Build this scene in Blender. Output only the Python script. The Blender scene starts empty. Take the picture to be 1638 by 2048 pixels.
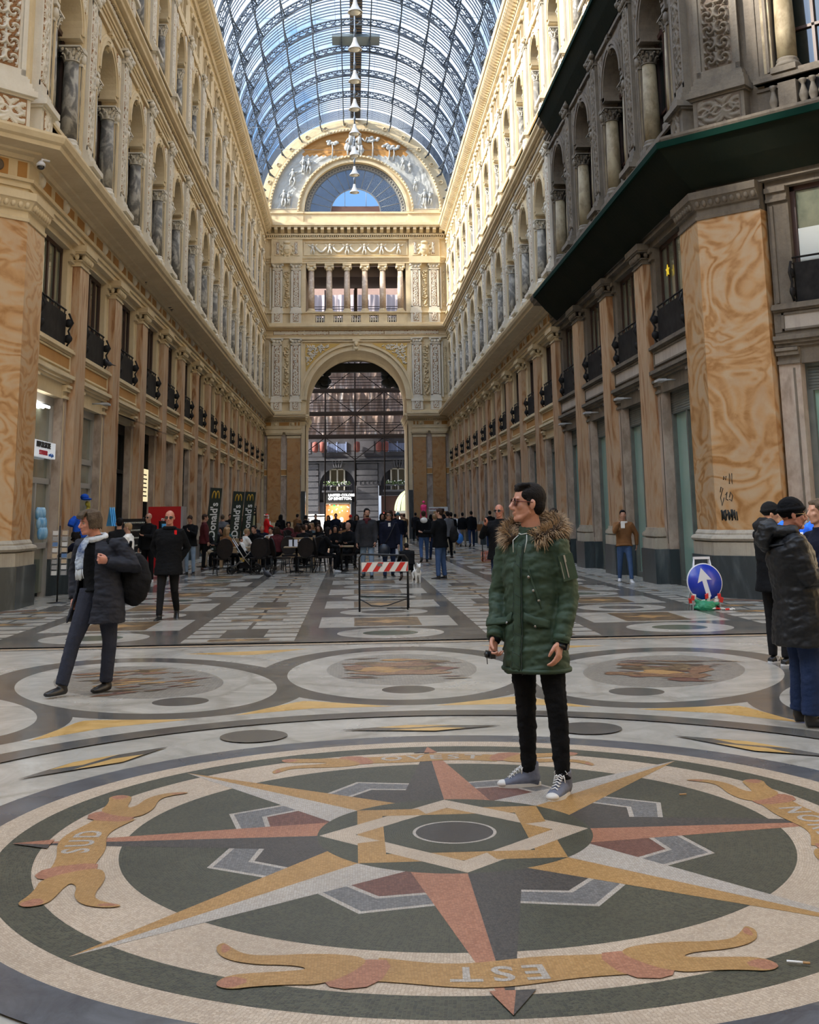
import bpy, bmesh, math, random
from mathutils import Vector, Matrix
import numpy as np
S=bpy.context.scene; COL=S.collection
PI=math.pi; R=math.radians
# ---------------- camera
cam=bpy.data.cameras.new('camera'); co=bpy.data.objects.new('camera',cam); COL.objects.link(co); S.camera=co
FPX=2318.0; CY=566.0; PITCH=.198; ROLL=-.0144; YAW=.0504
cam.sensor_fit='HORIZONTAL'; cam.sensor_width=36.0; cam.lens=FPX/1638*36.0
cam.shift_y=(CY-1024)/1638.0      # the photograph is a crop from the lower part of the frame
cam.clip_start=.05; cam.clip_end=600
_f=Vector((math.sin(YAW)*math.cos(PITCH),math.cos(YAW)*math.cos(PITCH),math.sin(PITCH)))
_r=Vector((math.cos(YAW),-math.sin(YAW),0)); _u=_r.cross(_f)
_r2=_r*math.cos(ROLL)+_u*math.sin(ROLL); _u2=-_r*math.sin(ROLL)+_u*math.cos(ROLL)
co.matrix_world=Matrix(((_r2.x,_u2.x,-_f.x,0),(_r2.y,_u2.y,-_f.y,0),(_r2.z,_u2.z,-_f.z,1.6),(0,0,0,1)))
# ---------------- light
S.view_settings.view_transform='Standard'; S.view_settings.look='None'; S.view_settings.gamma=1.0
S.view_settings.use_curve_mapping=False; S.view_settings.exposure=0.0
SUN_EL=31; SUN_AZ=-104      # azimuth of the sun seen from the gallery axis, negative is to the west side
W=bpy.data.worlds.new('sky'); S.world=W; W.use_nodes=True
nt=W.node_tree; nt.nodes.clear()
def N(nt,t,**k):
    n=nt.nodes.new(t)
    for a,b in k.items():
        if a=='inp':
            for i,v in b.items(): n.inputs[i].default_value=v
        else: setattr(n,a,b)
    return n
def build_world():
    o=N(nt,'ShaderNodeOutputWorld'); bg=N(nt,'ShaderNodeBackground'); tc=N(nt,'ShaderNodeTexCoord')
    no=N(nt,'ShaderNodeTexNoise',inp={'Scale':3.0,'Detail':6.0,'Roughness':.62}); rp=N(nt,'ShaderNodeValToRGB')
    rp.color_ramp.elements[0].position=.43; rp.color_ramp.elements[0].color=(.085,.175,.34,1)
    rp.color_ramp.elements[1].position=.64; rp.color_ramp.elements[1].color=(.70,.70,.69,1)
    nt.links.new(tc.outputs['Generated'],no.inputs['Vector']); nt.links.new(no.outputs['Fac'],rp.inputs['Fac'])
    sp=N(nt,'ShaderNodeSeparateXYZ'); nt.links.new(tc.outputs['Generated'],sp.inputs[0])
    g=N(nt,'ShaderNodeMapRange',inp={'From Min':-.05,'From Max':.5,'To Min':.35,'To Max':1.0}); nt.links.new(sp.outputs['Z'],g.inputs['Value'])
    m=N(nt,'ShaderNodeMixRGB',blend_type='MULTIPLY',inp={0:1.0}); nt.links.new(rp.outputs[0],m.inputs[1]); nt.links.new(g.outputs[0],m.inputs[2])
    # bright haze round the sun, to the west
    d=N(nt,'ShaderNodeVectorMath',operation='DOT_PRODUCT'); d.inputs[1].default_value=(math.sin(R(SUN_AZ))*math.cos(R(45)),math.cos(R(SUN_AZ))*math.cos(R(45)),math.sin(R(45))); nt.links.new(tc.outputs['Generated'],d.inputs[0])
    h=N(nt,'ShaderNodeMapRange',inp={'From Min':.1,'From Max':1.0,'To Min':.8,'To Max':2.4}); nt.links.new(d.outputs['Value'],h.inputs['Value'])
    m2=N(nt,'ShaderNodeMixRGB',blend_type='MULTIPLY',inp={0:1.0}); nt.links.new(m.outputs[0],m2.inputs[1]); nt.links.new(h.outputs[0],m2.inputs[2]); m=m2
    nt.links.new(m.outputs[0],bg.inputs['Color']); bg.inputs['Strength'].default_value=SKY
    nt.links.new(bg.outputs[0],o.inputs[0])
SKY=5.3
build_world()
sl=bpy.data.lights.new('sun','SUN'); sl.energy=15.0; sl.angle=R(3.0); sl.color=(1.0,.93,.82)
so=bpy.data.objects.new('sun',sl); COL.objects.link(so)
_d=Vector((math.sin(R(SUN_AZ))*math.cos(R(SUN_EL)),math.cos(R(SUN_AZ))*math.cos(R(SUN_EL)),math.sin(R(SUN_EL))))
so.rotation_euler=_d.to_track_quat('Z','Y').to_euler(); so.location=_d*60
# ---------------- object helpers
def tag(o,label=None,cat=None,group=None,kind=None):
    if label: o['label']=label
    if cat: o['category']=cat
    if group: o['group']=group
    if kind: o['kind']=kind
    return o
class MB:
    def __init__(s): s.v=[]; s.f=[]; s.m=[]; s.sm=[]
    def add(s,vs,fs,m=0,sm=False):
        b=len(s.v); s.v+=[tuple(v) for v in vs]; s.f+=[tuple(b+i for i in f) for f in fs]; s.m+=[m]*len(fs); s.sm+=[sm]*len(fs)
    def box(s,x0,x1,y0,y1,z0,z1,m=0):
        vs=[(x,y,z) for z in (z0,z1) for y in (y0,y1) for x in (x0,x1)]
        s.add(vs,[(0,2,3,1),(4,5,7,6),(0,1,5,4),(2,6,7,3),(0,4,6,2),(1,3,7,5)],m)
    def obox(s,c,ax,ay,az,m=0):   # oriented box: centre and three half-axis vectors
        c=Vector(c);ax=Vector(ax);ay=Vector(ay);az=Vector(az)
        vs=[c+i*ax+j*ay+k*az for k in (-1,1) for j in (-1,1) for i in (-1,1)]
        s.add(vs,[(0,2,3,1),(4,5,7,6),(0,1,5,4),(2,6,7,3),(0,4,6,2),(1,3,7,5)],m)
    def lathe(s,prof,c=(0,0,0),n=16,m=0,sm=True,sx=1,sy=1):
        vs=[];fs=[]
        for r,z in prof:
            for i in range(n):
                a=2*PI*i/n; vs.append((c[0]+r*sx*math.cos(a),c[1]+r*sy*math.sin(a),c[2]+z))
        for j in range(len(prof)-1):
            for i in range(n):
                k=(i+1)%n; fs.append((j*n+i,j*n+k,(j+1)*n+k,(j+1)*n+i))
        fs.append(tuple(range(n-1,-1,-1))); fs.append(tuple((len(prof)-1)*n+i for i in range(n)))
        s.add(vs,fs,m,sm)
    def tube(s,pts,r,n=6,m=0,sm=True,closed=False,cap=True,ry=None,up=None):
        pts=[Vector(p) for p in pts]; L=len(pts)
        rs=r if isinstance(r,(list,tuple)) else [r]*L
        rys=ry if isinstance(ry,(list,tuple)) else ([ry]*L if ry else rs)
        vs=[];fs=[]; nrm=None
        for i,p in enumerate(pts):
            if closed: t=(pts[(i+1)%L]-pts[i-1])
            else: t=pts[min(i+1,L-1)]-pts[max(i-1,0)]
            t=t.normalized() if t.length>1e-9 else Vector((0,0,1))
            if up is not None: 
                nrm=Vector(up)-t*Vector(up).dot(t)
                if nrm.length<1e-4: nrm=t.orthogonal()
            elif nrm is None: nrm=t.orthogonal()
            else: nrm=nrm-t*nrm.dot(t)
            if nrm.length<1e-6: nrm=t.orthogonal()
            nrm=nrm.normalized(); b=t.cross(nrm)
            for k in range(n):
                a=2*PI*k/n; vs.append(p+nrm*math.cos(a)*rs[i]+b*math.sin(a)*rys[i])
        for i in range(L if closed else L-1):
            j=(i+1)%L
            for k in range(n):
                q=(k+1)%n; fs.append((i*n+k,i*n+q,j*n+q,j*n+k))
        if cap and not closed: fs.append(tuple(range(n-1,-1,-1))); fs.append(tuple((L-1)*n+k for k in range(n)))
        s.add(vs,fs,m,sm)
    def ell(s,c,r,n=12,k=8,m=0,rot=None):
        c=Vector(c); r=(r,r,r) if not hasattr(r,'__len__') else r
        vs=[];fs=[]
        for j in range(k+1):
            t=PI*j/k
            for i in range(n):
                a=2*PI*i/n; p=Vector((r[0]*math.sin(t)*math.cos(a),r[1]*math.sin(t)*math.sin(a),-r[2]*math.cos(t)))
                if rot is not None: p=rot@p
                vs.append(c+p)
        for j in range(k):
            for i in range(n):
                q=(i+1)%n; fs.append((j*n+i,j*n+q,(j+1)*n+q,(j+1)*n+i))
        s.add(vs,fs,m,True)
    def prism(s,poly,f,d0,d1,m=0,sm=False):   # poly of (a,b), f(a,b,d)->xyz
        n=len(poly); vs=[f(a,b,d0) for a,b in poly]+[f(a,b,d1) for a,b in poly]
        fs=[tuple(range(n)),tuple(range(2*n-1,n-1,-1))]+[(i,i+n,(i+1)%n+n,(i+1)%n) for i in range(n)]
        s.add(vs,fs,m,sm)
    def build(s,name,mats,parent=None,loc=None,rz=0,flip=False):
        me=s.mesh(name,mats); return link(name,me,parent,loc,rz)
    def mesh(s,name,mats):
        me=bpy.data.meshes.new(name); me.from_pydata([tuple(v) for v in s.v],[],s.f)
        for m in (mats if isinstance(mats,(list,tuple)) else [mats]): me.materials.append(m)
        me.polygons.foreach_set('material_index',s.m); me.polygons.foreach_set('use_smooth',s.sm)
        me.update(); bm=bmesh.new(); bm.from_mesh(me); bmesh.ops.recalc_face_normals(bm,faces=bm.faces); bm.to_mesh(me); bm.free()
        return me
def link(name,me,parent=None,loc=None,rz=0):
    o=bpy.data.objects.new(name,me); COL.objects.link(o)
    if parent is not None: o.parent=parent
    if loc is not None: o.location=loc
    if rz: o.rotation_euler=(0,0,rz)
    return o
def empty(name,loc=(0,0,0),rz=0,label=None,cat=None,group=None):
    o=bpy.data.objects.new(name,None); COL.objects.link(o); o.location=loc; o.rotation_euler=(0,0,rz); o.empty_display_size=.2
    return tag(o,label,cat,group)
def kids(o): return [c for c in list(COL.objects) if c.parent==o]
def dup(root,loc,rz=0,label=None,parent=None):
    r=root.copy(); COL.objects.link(r); r.location=loc; r.rotation_euler=(0,0,rz)
    if parent is not None: r.parent=parent
    if label: r['label']=label
    for ch in root.children:
        c=ch.copy(); COL.objects.link(c); c.parent=r
        for g in ch.children:
            d=g.copy(); COL.objects.link(d); d.parent=c
    return r
# ---------------- materials
MATS={}
def mat(name,col,rough=.6,metal=0,noise=None,bump=None,spec=None,coat=0,emit=None,alpha=None,trans=None,sheen=None):
    """noise=(scale,second colour,contrast,detail); bump=(scale,strength)"""
    if name in MATS: return MATS[name]
    m=bpy.data.materials.new(name); m.use_nodes=True; t=m.node_tree; b=t.nodes['Principled BSDF']
    b.inputs['Base Color'].default_value=(*col,1); b.inputs['Roughness'].default_value=rough; b.inputs['Metallic'].default_value=metal
    if spec is not None: b.inputs['Specular IOR Level'].default_value=spec
    if coat: b.inputs['Coat Weight'].default_value=coat; b.inputs['Coat Roughness'].default_value=.08
    if sheen: b.inputs['Sheen Weight'].default_value=sheen; b.inputs['Sheen Roughness'].default_value=.5
    if emit: b.inputs['Emission Color'].default_value=(*emit[0],1); b.inputs['Emission Strength'].default_value=emit[1]
    if noise or bump: tc=N(t,'ShaderNodeTexCoord')
    if noise:
        sc,c2,con,det=(list(noise)+[6])[:4]
        no=N(t,'ShaderNodeTexNoise',inp={'Scale':sc,'Detail':det,'Roughness':.6}); t.links.new(tc.outputs['Object'],no.inputs['Vector'])
        rp=N(t,'ShaderNodeValToRGB'); e=rp.color_ramp.elements; e[0].position=.5-con/2; e[1].position=.5+con/2; e[0].color=(*col,1); e[1].color=(*c2,1)
        t.links.new(no.outputs['Fac'],rp.inputs[0]); t.links.new(rp.outputs[0],b.inputs['Base Color'])
    if bump:
        no=N(t,'ShaderNodeTexNoise',inp={'Scale':bump[0],'Detail':4.0}); t.links.new(tc.outputs['Object'],no.inputs['Vector'])
        bp=N(t,'ShaderNodeBump',inp={'Strength':bump[1],'Distance':.02}); t.links.new(no.outputs['Fac'],bp.inputs['Height']); t.links.new(bp.outputs[0],b.inputs['Normal'])
    MATS[name]=m; return m
def marble(name,c1,c2,c3,scale=1.0,stretch=(1,1,1),dist=2.0,rough=.4,bands=3.0,stain=None,pos=(.25,.55,.8),gray=None):
    """veined stone: swirling contour bands of a low noise field over a mottled ground"""
    if name in MATS: return MATS[name]
    m=bpy.data.materials.new(name); m.use_nodes=True; t=m.node_tree; b=t.nodes['Principled BSDF']; b.inputs['Roughness'].default_value=rough
    tc=N(t,'ShaderNodeTexCoord'); mp=N(t,'ShaderNodeMapping'); mp.inputs['Scale'].default_value=stretch
    ge=N(t,'ShaderNodeNewGeometry'); t.links.new(ge.outputs['Position'],mp.inputs['Vector'])
    n1=N(t,'ShaderNodeTexNoise',inp={'Scale':scale,'Detail':3.0,'Roughness':.5,'Distortion':dist}); t.links.new(mp.outputs[0],n1.inputs['Vector'])
    mu=N(t,'ShaderNodeMath',operation='MULTIPLY',inp={1:bands*6.28}); t.links.new(n1.outputs['Fac'],mu.inputs[0])
    si=N(t,'ShaderNodeMath',operation='SINE'); t.links.new(mu.outputs[0],si.inputs[0])
    n2=N(t,'ShaderNodeTexNoise',inp={'Scale':scale*3.5,'Detail':6.0,'Roughness':.65,'Distortion':.6}); t.links.new(mp.outputs[0],n2.inputs['Vector'])
    ad=N(t,'ShaderNodeMath',operation='MULTIPLY_ADD',inp={1:.28,2:0}); t.links.new(si.outputs[0],ad.inputs[0]); t.links.new(n2.outputs['Fac'],ad.inputs[2])
    rp=N(t,'ShaderNodeValToRGB'); cr=rp.color_ramp; cr.elements[0].position=pos[0]; cr.elements[0].color=(*c1,1); cr.elements[1].position=pos[2]; cr.elements[1].color=(*c3,1)
    e=cr.elements.new(pos[1]); e.color=(*c2,1)
    t.links.new(ad.outputs[0],rp.inputs[0]); out=rp.outputs[0]
    if stain:
        n3=N(t,'ShaderNodeTexNoise',inp={'Scale':.6,'Detail':7.0,'Roughness':.7}); t.links.new(ge.outputs['Position'],n3.inputs['Vector'])
        r3=N(t,'ShaderNodeMapRange',inp={'From Min':.5,'From Max':.72,'To Min':0.0,'To Max':stain[1]}); t.links.new(n3.outputs['Fac'],r3.inputs['Value'])
        mx=N(t,'ShaderNodeMixRGB'); mx.inputs[2].default_value=(*stain[0],1); t.links.new(r3.outputs[0],mx.inputs[0]); t.links.new(out,mx.inputs[1]); out=mx.outputs[0]
    t.links.new(out,b.inputs['Base Color'])
    MATS[name]=m; return m
def stone(name,c1,c2,rough=.75,streak=None,bumpy=.25):
    """plaster or stone with soft patches and rain-run vertical streaks of dirt"""
    if name in MATS: return MATS[name]
    m=bpy.data.materials.new(name); m.use_nodes=True; t=m.node_tree; b=t.nodes['Principled BSDF']; b.inputs['Roughness'].default_value=rough
    ge=N(t,'ShaderNodeNewGeometry'); n1=N(t,'ShaderNodeTexNoise',inp={'Scale':1.3,'Detail':7.0,'Roughness':.68}); t.links.new(ge.outputs['Position'],n1.inputs['Vector'])
    rp=N(t,'ShaderNodeValToRGB'); e=rp.color_ramp.elements; e[0].position=.35; e[1].position=.68; e[0].color=(*c1,1); e[1].color=(*c2,1)
    t.links.new(n1.outputs['Fac'],rp.inputs[0]); out=rp.outputs[0]
    if streak:
        mp=N(t,'ShaderNodeMapping'); mp.inputs['Scale'].default_value=(5,5,.45); t.links.new(ge.outputs['Position'],mp.inputs['Vector'])
        n2=N(t,'ShaderNodeTexNoise',inp={'Scale':1.0,'Detail':6.0,'Roughness':.7}); t.links.new(mp.outputs[0],n2.inputs['Vector'])
        mr=N(t,'ShaderNodeMapRange',inp={'From Min':.48,'From Max':.75,'To Min':0.0,'To Max':streak[1]}); t.links.new(n2.outputs['Fac'],mr.inputs['Value'])
        mx=N(t,'ShaderNodeMixRGB'); mx.inputs[2].default_value=(*streak[0],1); t.links.new(mr.outputs[0],mx.inputs[0]); t.links.new(out,mx.inputs[1]); out=mx.outputs[0]
    t.links.new(out,b.inputs['Base Color'])
    n4=N(t,'ShaderNodeTexNoise',inp={'Scale':14.0,'Detail':5.0}); t.links.new(ge.outputs['Position'],n4.inputs['Vector'])
    bp=N(t,'ShaderNodeBump',inp={'Strength':bumpy,'Distance':.02}); t.links.new(n4.outputs['Fac'],bp.inputs['Height']); t.links.new(bp.outputs[0],b.inputs['Normal'])
    MATS[name]=m; return m
def glass(name,tint,clear=.75,rough=.05,top=.9):
    if name in MATS: return MATS[name]
    m=bpy.data.materials.new(name); m.use_nodes=True; t=m.node_tree; t.nodes.clear()
    o=N(t,'ShaderNodeOutputMaterial'); tr=N(t,'ShaderNodeBsdfTransparent'); tr.inputs[0].default_value=(*tint,1)
    gl=N(t,'ShaderNodeBsdfGlossy'); gl.inputs['Roughness'].default_value=rough; gl.inputs['Color'].default_value=(.9,.95,1,1)
    lw=N(t,'ShaderNodeLayerWeight',inp={'Blend':.25}); mr=N(t,'ShaderNodeMapRange',inp={'From Min':0.0,'From Max':1.0,'To Min':1-clear,'To Max':top})
    mx=N(t,'ShaderNodeMixShader'); t.links.new(lw.outputs['Fresnel'],mr.inputs['Value']); t.links.new(mr.outputs[0],mx.inputs[0])
    t.links.new(tr.outputs[0],mx.inputs[1]); t.links.new(gl.outputs[0],mx.inputs[2]); t.links.new(mx.outputs[0],o.inputs[0])
    MATS[name]=m; return m
CREAM=stone('cream_plaster',(.58,.455,.275),(.68,.56,.36),streak=((.45,.35,.22),.18))
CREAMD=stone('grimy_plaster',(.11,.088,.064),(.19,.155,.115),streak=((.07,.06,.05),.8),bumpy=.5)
WHITE=stone('white_stucco',(.58,.525,.43),(.68,.63,.53),streak=((.5,.42,.3),.2))
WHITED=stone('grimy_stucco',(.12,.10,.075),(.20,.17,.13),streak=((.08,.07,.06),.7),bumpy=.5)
OCHRE=stone('ochre_plaster',(.38,.18,.045),(.45,.23,.065))
OCHRER=stone('relief_ground',(.25,.12,.05),(.36,.19,.08))
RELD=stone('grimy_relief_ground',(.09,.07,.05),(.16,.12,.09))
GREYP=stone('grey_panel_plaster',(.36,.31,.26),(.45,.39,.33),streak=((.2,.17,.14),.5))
ALAB=marble('alabaster_swirl',(.34,.155,.045),(.50,.285,.125),(.50,.35,.21),scale=.62,stretch=(1,1,1.35),dist=1.0,bands=8.5,rough=.38,pos=(.12,.42,.8),stain=((.40,.20,.08),.55))
PILM=marble('veined_pink_marble',(.27,.12,.045),(.44,.26,.135),(.48,.34,.22),scale=1.0,stretch=(2.2,2.2,.45),dist=1.5,bands=2.5,rough=.42,stain=((.30,.25,.19),.35))
PINK=marble('pink_jamb_marble',(.27,.205,.155),(.40,.315,.25),(.46,.38,.31),scale=1.5,stretch=(1.5,1.5,.8),dist=1.0,bands=1.0,rough=.5,stain=((.25,.21,.17),.5))
GREYM=marble('grey_column_marble',(.11,.10,.085),(.20,.18,.15),(.36,.33,.27),scale=2.2,stretch=(1,1,.7),dist=2.0,bands=2.0,rough=.65)
YELM=marble('yellow_column_marble',(.17,.13,.07),(.26,.21,.13),(.31,.26,.16),scale=2.2,stretch=(1,1,.7),dist=1.0,bands=1.0,rough=.7)
DARKM=marble('dark_plinth_marble',(.035,.045,.05),(.07,.085,.09),(.16,.17,.165),scale=.9,stretch=(1.6,1.6,.35),dist=2.0,bands=1.6,rough=.3,pos=(.3,.6,.95))
LTST=stone('light_plinth_stone',(.36,.32,.25),(.48,.42,.33),streak=((.2,.16,.12),.6))
IRON=mat('dark_iron',(.014,.013,.013),.6,0,spec=.2)
IRONB=mat('vault_iron',(.07,.09,.12),.55,.3)
TARPV=marble('dust_sheet_brown',(.34,.24,.20),(.60,.47,.41),(1.0,.95,.9),scale=.5,stretch=(2.2,1,.35),dist=1.5,bands=1.6,rough=.5,pos=(.2,.48,.78))  # brown sheet; pale end of the ramp paints bright highlight streaks
ALABE=marble('alabaster_orange',(.33,.155,.05),(.42,.215,.075),(.40,.23,.10),scale=1.2,stretch=(1,1,1),dist=1.5,bands=2.5,rough=.4,stain=((.24,.12,.05),.6))
BLACKP=mat('black_sheet',(.012,.011,.011),.7,spec=.1,noise=(4,(.025,.023,.022),.3))
WOODW=mat('brown_window_frame',(.045,.018,.012),.5)
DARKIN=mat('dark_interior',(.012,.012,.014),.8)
WGL=mat('window_glass',(.015,.02,.018),.06,spec=.9,coat=.6)
WGLP=mat('curtained_window_glass',(.10,.12,.09),.12,spec=.8,coat=.5,noise=(1.5,(.20,.21,.15),.3))
TEAL=mat('papered_shop_glass',(.20,.33,.28),.22,spec=.7,coat=.5,noise=(.8,(.27,.42,.36),.5))
GREYFR=mat('grey_shutter_metal',(.11,.12,.11),.5,.2,noise=(3,(.16,.17,.15),.4))
WHFR=mat('white_shop_frame',(.34,.32,.29),.5)
NET=mat('green_net',(.007,.012,.008),.85,spec=.1,noise=(1.2,(.014,.016,.010),.5),bump=(8,.4))
NETE=mat('green_net_edge',(.002,.020,.013),.9,spec=.1)
VGL=glass('vault_glass',(.97,.99,1.0),clear=.98,rough=.3,top=.12)
# ---------------- architecture
AX=.3; XL=AX-6.6; XR=AX+6.6; Y0=23.02; PITCHB=4.08; YEND=84.25
NB=15
def sweep(mb,path,prof,m=0,side=1):
    """path: plan polyline; prof: open list of (v,z), v = distance out from the path towards the hall"""
    P=[Vector((p[0],p[1],0)) for p in path]; n=len(P); offs=[]
    for i in range(n):
        d0=(P[i]-P[i-1]).normalized() if i>0 else None; d1=(P[i+1]-P[i]).normalized() if i<n-1 else None
        n0=Vector((-d0.y,d0.x,0))*side if d0 else None; n1=Vector((-d1.y,d1.x,0))*side if d1 else None
        if n0 is None: o=n1
        elif n1 is None: o=n0
        else:
            o=(n0+n1); o=o/(o.length_squared/2) 
        offs.append(o)
    k=len(prof); vs=[P[i]+offs[i]*v+Vector((0,0,z)) for i in range(n) for v,z in prof]
    fs=[(i*k+j,i*k+j+1,(i+1)*k+j+1,(i+1)*k+j) for i in range(n-1) for j in range(k-1)]
    fs+= [tuple(range(k)),tuple((n-1)*k+j for j in range(k-1,-1,-1))]
    mb.add(vs,fs,m)
def relief(w,h,seed=0,cell=None,amp=.05,nx=None,style='scroll'):
    """carved ornament panel in the x(u)-z plane, facing +x... returned as MB with two material slots: 0 raised, 1 ground; u along y, relief towards +x"""
    rnd=random.Random(seed); cell=cell or w*1.0
    horiz=w>h*1.3
    L=max(w,h); B=min(w,h); nb=nx or 18; nl=max(8,int(L/B*nb)); nl=min(nl,230)
    a=(np.arange(nb+1)/nb-.5)*B; l=(np.arange(nl+1)/nl)*L
    A,Lg=np.meshgrid(a,l); 
    c=B*1.0; k=np.floor(Lg/c); ph=(Lg/c-k)-.5
    x=np.abs(A)/B*2; 
    if style=='scroll':
        sgn=np.where(k%2==0,1,-1); cx=(.45)*sgn; xx=A/B*2*1.0
        r=np.hypot(xx*.55-0.0*cx,ph*1.0); th=np.arctan2(ph,xx*sgn+.001)
        hgt=np.cos(th*2+r*17+k*.7)*.5+.5; stem=np.exp(-((x-.05-.25*np.abs(np.sin(ph*PI*2)))/.12)**2)
        leaf=np.cos(x*9+np.abs(ph)*16+k)*.5+.5
        hh=np.maximum(hgt*.85*(r<.62),np.maximum(stem,leaf*.75*(r>.4)))
    elif style=='fruit':
        hh=np.zeros_like(A)
        for i in range(int(L/B*16)):
            z0=rnd.random()*L; wd=.25+.6*abs(math.sin(z0/B*1.4+seed)); x0=(rnd.random()-.5)*B*wd; rr=B*(.07+.08*rnd.random())
            d=((A-x0)**2+(Lg-z0)**2)/rr**2; hh=np.maximum(hh,np.sqrt(np.clip(1-d,0,1)))
    else:
        hh=np.zeros_like(A)
        cz=L/2
        def blob(x0,z0,rx,rz,hv=1):
            nonlocal hh
            d=((A-x0*B)/(rx*B))**2+((Lg-z0*L)/(rz*L))**2; hh=np.maximum(hh,hv*np.sqrt(np.clip(1-d,0,1)))
        for (x0,z0,rx,rz) in ((0,.90,.09,.035),(0,.80,.17,.07),(.02,.70,.16,.08),(-.04,.60,.13,.1),(.07,.58,.1,.1),(-.06,.48,.08,.09),(.08,.47,.07,.08),(.2,.82,.05,.06),(-.22,.8,.06,.07),(.26,.88,.05,.05)): blob(x0,z0,rx,rz)
        cc=B*.52; uu=np.abs(A)-B*.24; vv=((Lg/cc)%1-.5)*cc; sw=np.cos(np.arctan2(vv,uu)*2+np.hypot(uu,vv)/B*30)*.5+.5; sw=np.maximum(sw,np.exp(-(A/(B*.035))**2))
        sw2=np.cos(x*10+Lg/B*12)*.5+.5
        hh=np.maximum(hh,np.where(Lg<L*.38,sw*.85,np.where(x>.55,sw2*.75,0)))
    edge=np.clip(np.minimum(1-x,np.minimum(Lg,L-Lg)/B*2)*6,0,1); hh=np.clip(hh,0,1)*edge
    hv=np.where(hh>.45,hh,hh*.3)*amp
    mb=MB(); nn=nb+1
    if horiz: vs=[(float(hv[j,i]),float(Lg[j,i]-L/2),float(A[j,i]+B/2)) for j in range(nl+1) for i in range(nn)]
    else: vs=[(float(hv[j,i]),float(A[j,i]),float(Lg[j,i])) for j in range(nl+1) for i in range(nn)]
    up=[];lo=[]
    for j in range(nl):
        for i in range(nb):
            f=(j*nn+i,j*nn+i+1,(j+1)*nn+i+1,(j+1)*nn+i); s4=(hh[j,i]+hh[j,i+1]+hh[j+1,i]+hh[j+1,i+1])/4
            (up if s4>.40 else lo).append(f)
    b=len(mb.v); mb.v+=vs; mb.f+=up+lo; mb.m+=[0]*len(up)+[1]*len(lo); mb.sm+=[True]*len(up)+[False]*len(lo)
    return mb
def rmesh(mb,name,mats):   # open surfaces: orient towards +x
    me=bpy.data.meshes.new(name); me.from_pydata(mb.v,[],mb.f)
    for m in mats: me.materials.append(m)
    me.polygons.foreach_set('material_index',mb.m); me.polygons.foreach_set('use_smooth',mb.sm); me.update()
    if me.polygons and sum(p.normal.x for p in me.polygons)<0: me.flip_normals()
    return me
def capital(mb,c,r,h,m=0,sq=True,n=16,leaves=8,half=False):
    """Corinthian capital: bell, two rows of leaves, four volutes, abacus"""
    x,y,z=c
    mb.lathe([(r*1.0,0),(r*1.12,.02*h),(r*1.12,.07*h),(r*.98,.09*h),(r*1.0,.5*h),(r*1.25,.85*h)],(x,y,z),n,m)
    for row,(z0,hh,k) in enumerate(((.08,.42,leaves),(.35,.42,leaves))):
        for i in range(k):
            a=2*PI*(i+.5*row)/k; ca,sa=math.cos(a),math.sin(a)
            pts=[(x+ca*r*q,y+sa*r*q,z+h*(z0+t*hh)) for q,t in ((1.02,0),(1.12,.45),(1.25,.85),(1.5,1.0),(1.58,.85))]
            w=r*.30; mb.tube(pts,[w*.8,w,w*.9,w*.6,w*.2],5,m,ry=[.04*r+.01]*5,up=(-sa,ca,0))
    for i in range(4):
        a=PI/4+i*PI/2; ca,sa=math.cos(a),math.sin(a)
        mb.ell((x+ca*r*1.55,y+sa*r*1.55,z+h*.80),(r*.26,r*.26,h*.13),8,6,m)
    s_=r*1.5; mb.box(x-s_,x+s_,y-s_,y+s_,z+h*.9,z+h,m)
def arch_ring(mb,u0,zc,r0,r1,v0,v1,m=0,n=18,f=None):
    """half ring in (u,z), extruded v0..v1"""
    f=f or (lambda u,z,v:(v,u,z))
    vs=[];fs=[]
    for i in range(n+1):
        a=PI*i/n
        for r in (r0,r1):
            for v in (v0,v1): vs.append(f(u0+r*math.cos(a),zc+r*math.sin(a),v))
    for i in range(n):
        b=i*4;c=b+4
        fs+=[(b,c,c+1,b+1),(b+2,b+3,c+3,c+2),(b,b+2,c+2,c),(b+1,c+1,c+3,b+3)]
    fs+=[(0,1,3,2),(n*4,n*4+2,n*4+3,n*4+1)]
    mb.add(vs,fs,m)
def arch_fill(mb,u0,zc,r,hw,ztop,v0,v1,m=0,n=18,f=None):
    """wall piece with an arched opening cut out: spans u0-hw..u0+hw, zc..ztop"""
    f=f or (lambda u,z,v:(v,u,z))
    def outer(a):
        c,s=math.cos(a),math.sin(a)
        t=min(hw/abs(c) if abs(c)>1e-6 else 1e9,(ztop-zc)/s if s>1e-6 else 1e9); return (c*t,s*t)
    angs=sorted(set([PI*i/n for i in range(n+1)]+[math.atan2(ztop-zc,hw),PI-math.atan2(ztop-zc,hw)]))
    vs=[];fs=[]
    for a in angs:
        o=outer(a)
        for v in (v0,v1):
            vs.append(f(u0+r*math.cos(a),zc+r*math.sin(a),v)); vs.append(f(u0+o[0],zc+o[1],v))
    for i in range(len(angs)-1):
        b=i*4;c=b+4
        fs+=[(b,c,c+1,b+1),(b+2,b+3,c+3,c+2),(b,b+2,c+2,c),(b+1,c+1,c+3,b+3)]
    mb.add(vs,fs,m)
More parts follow.
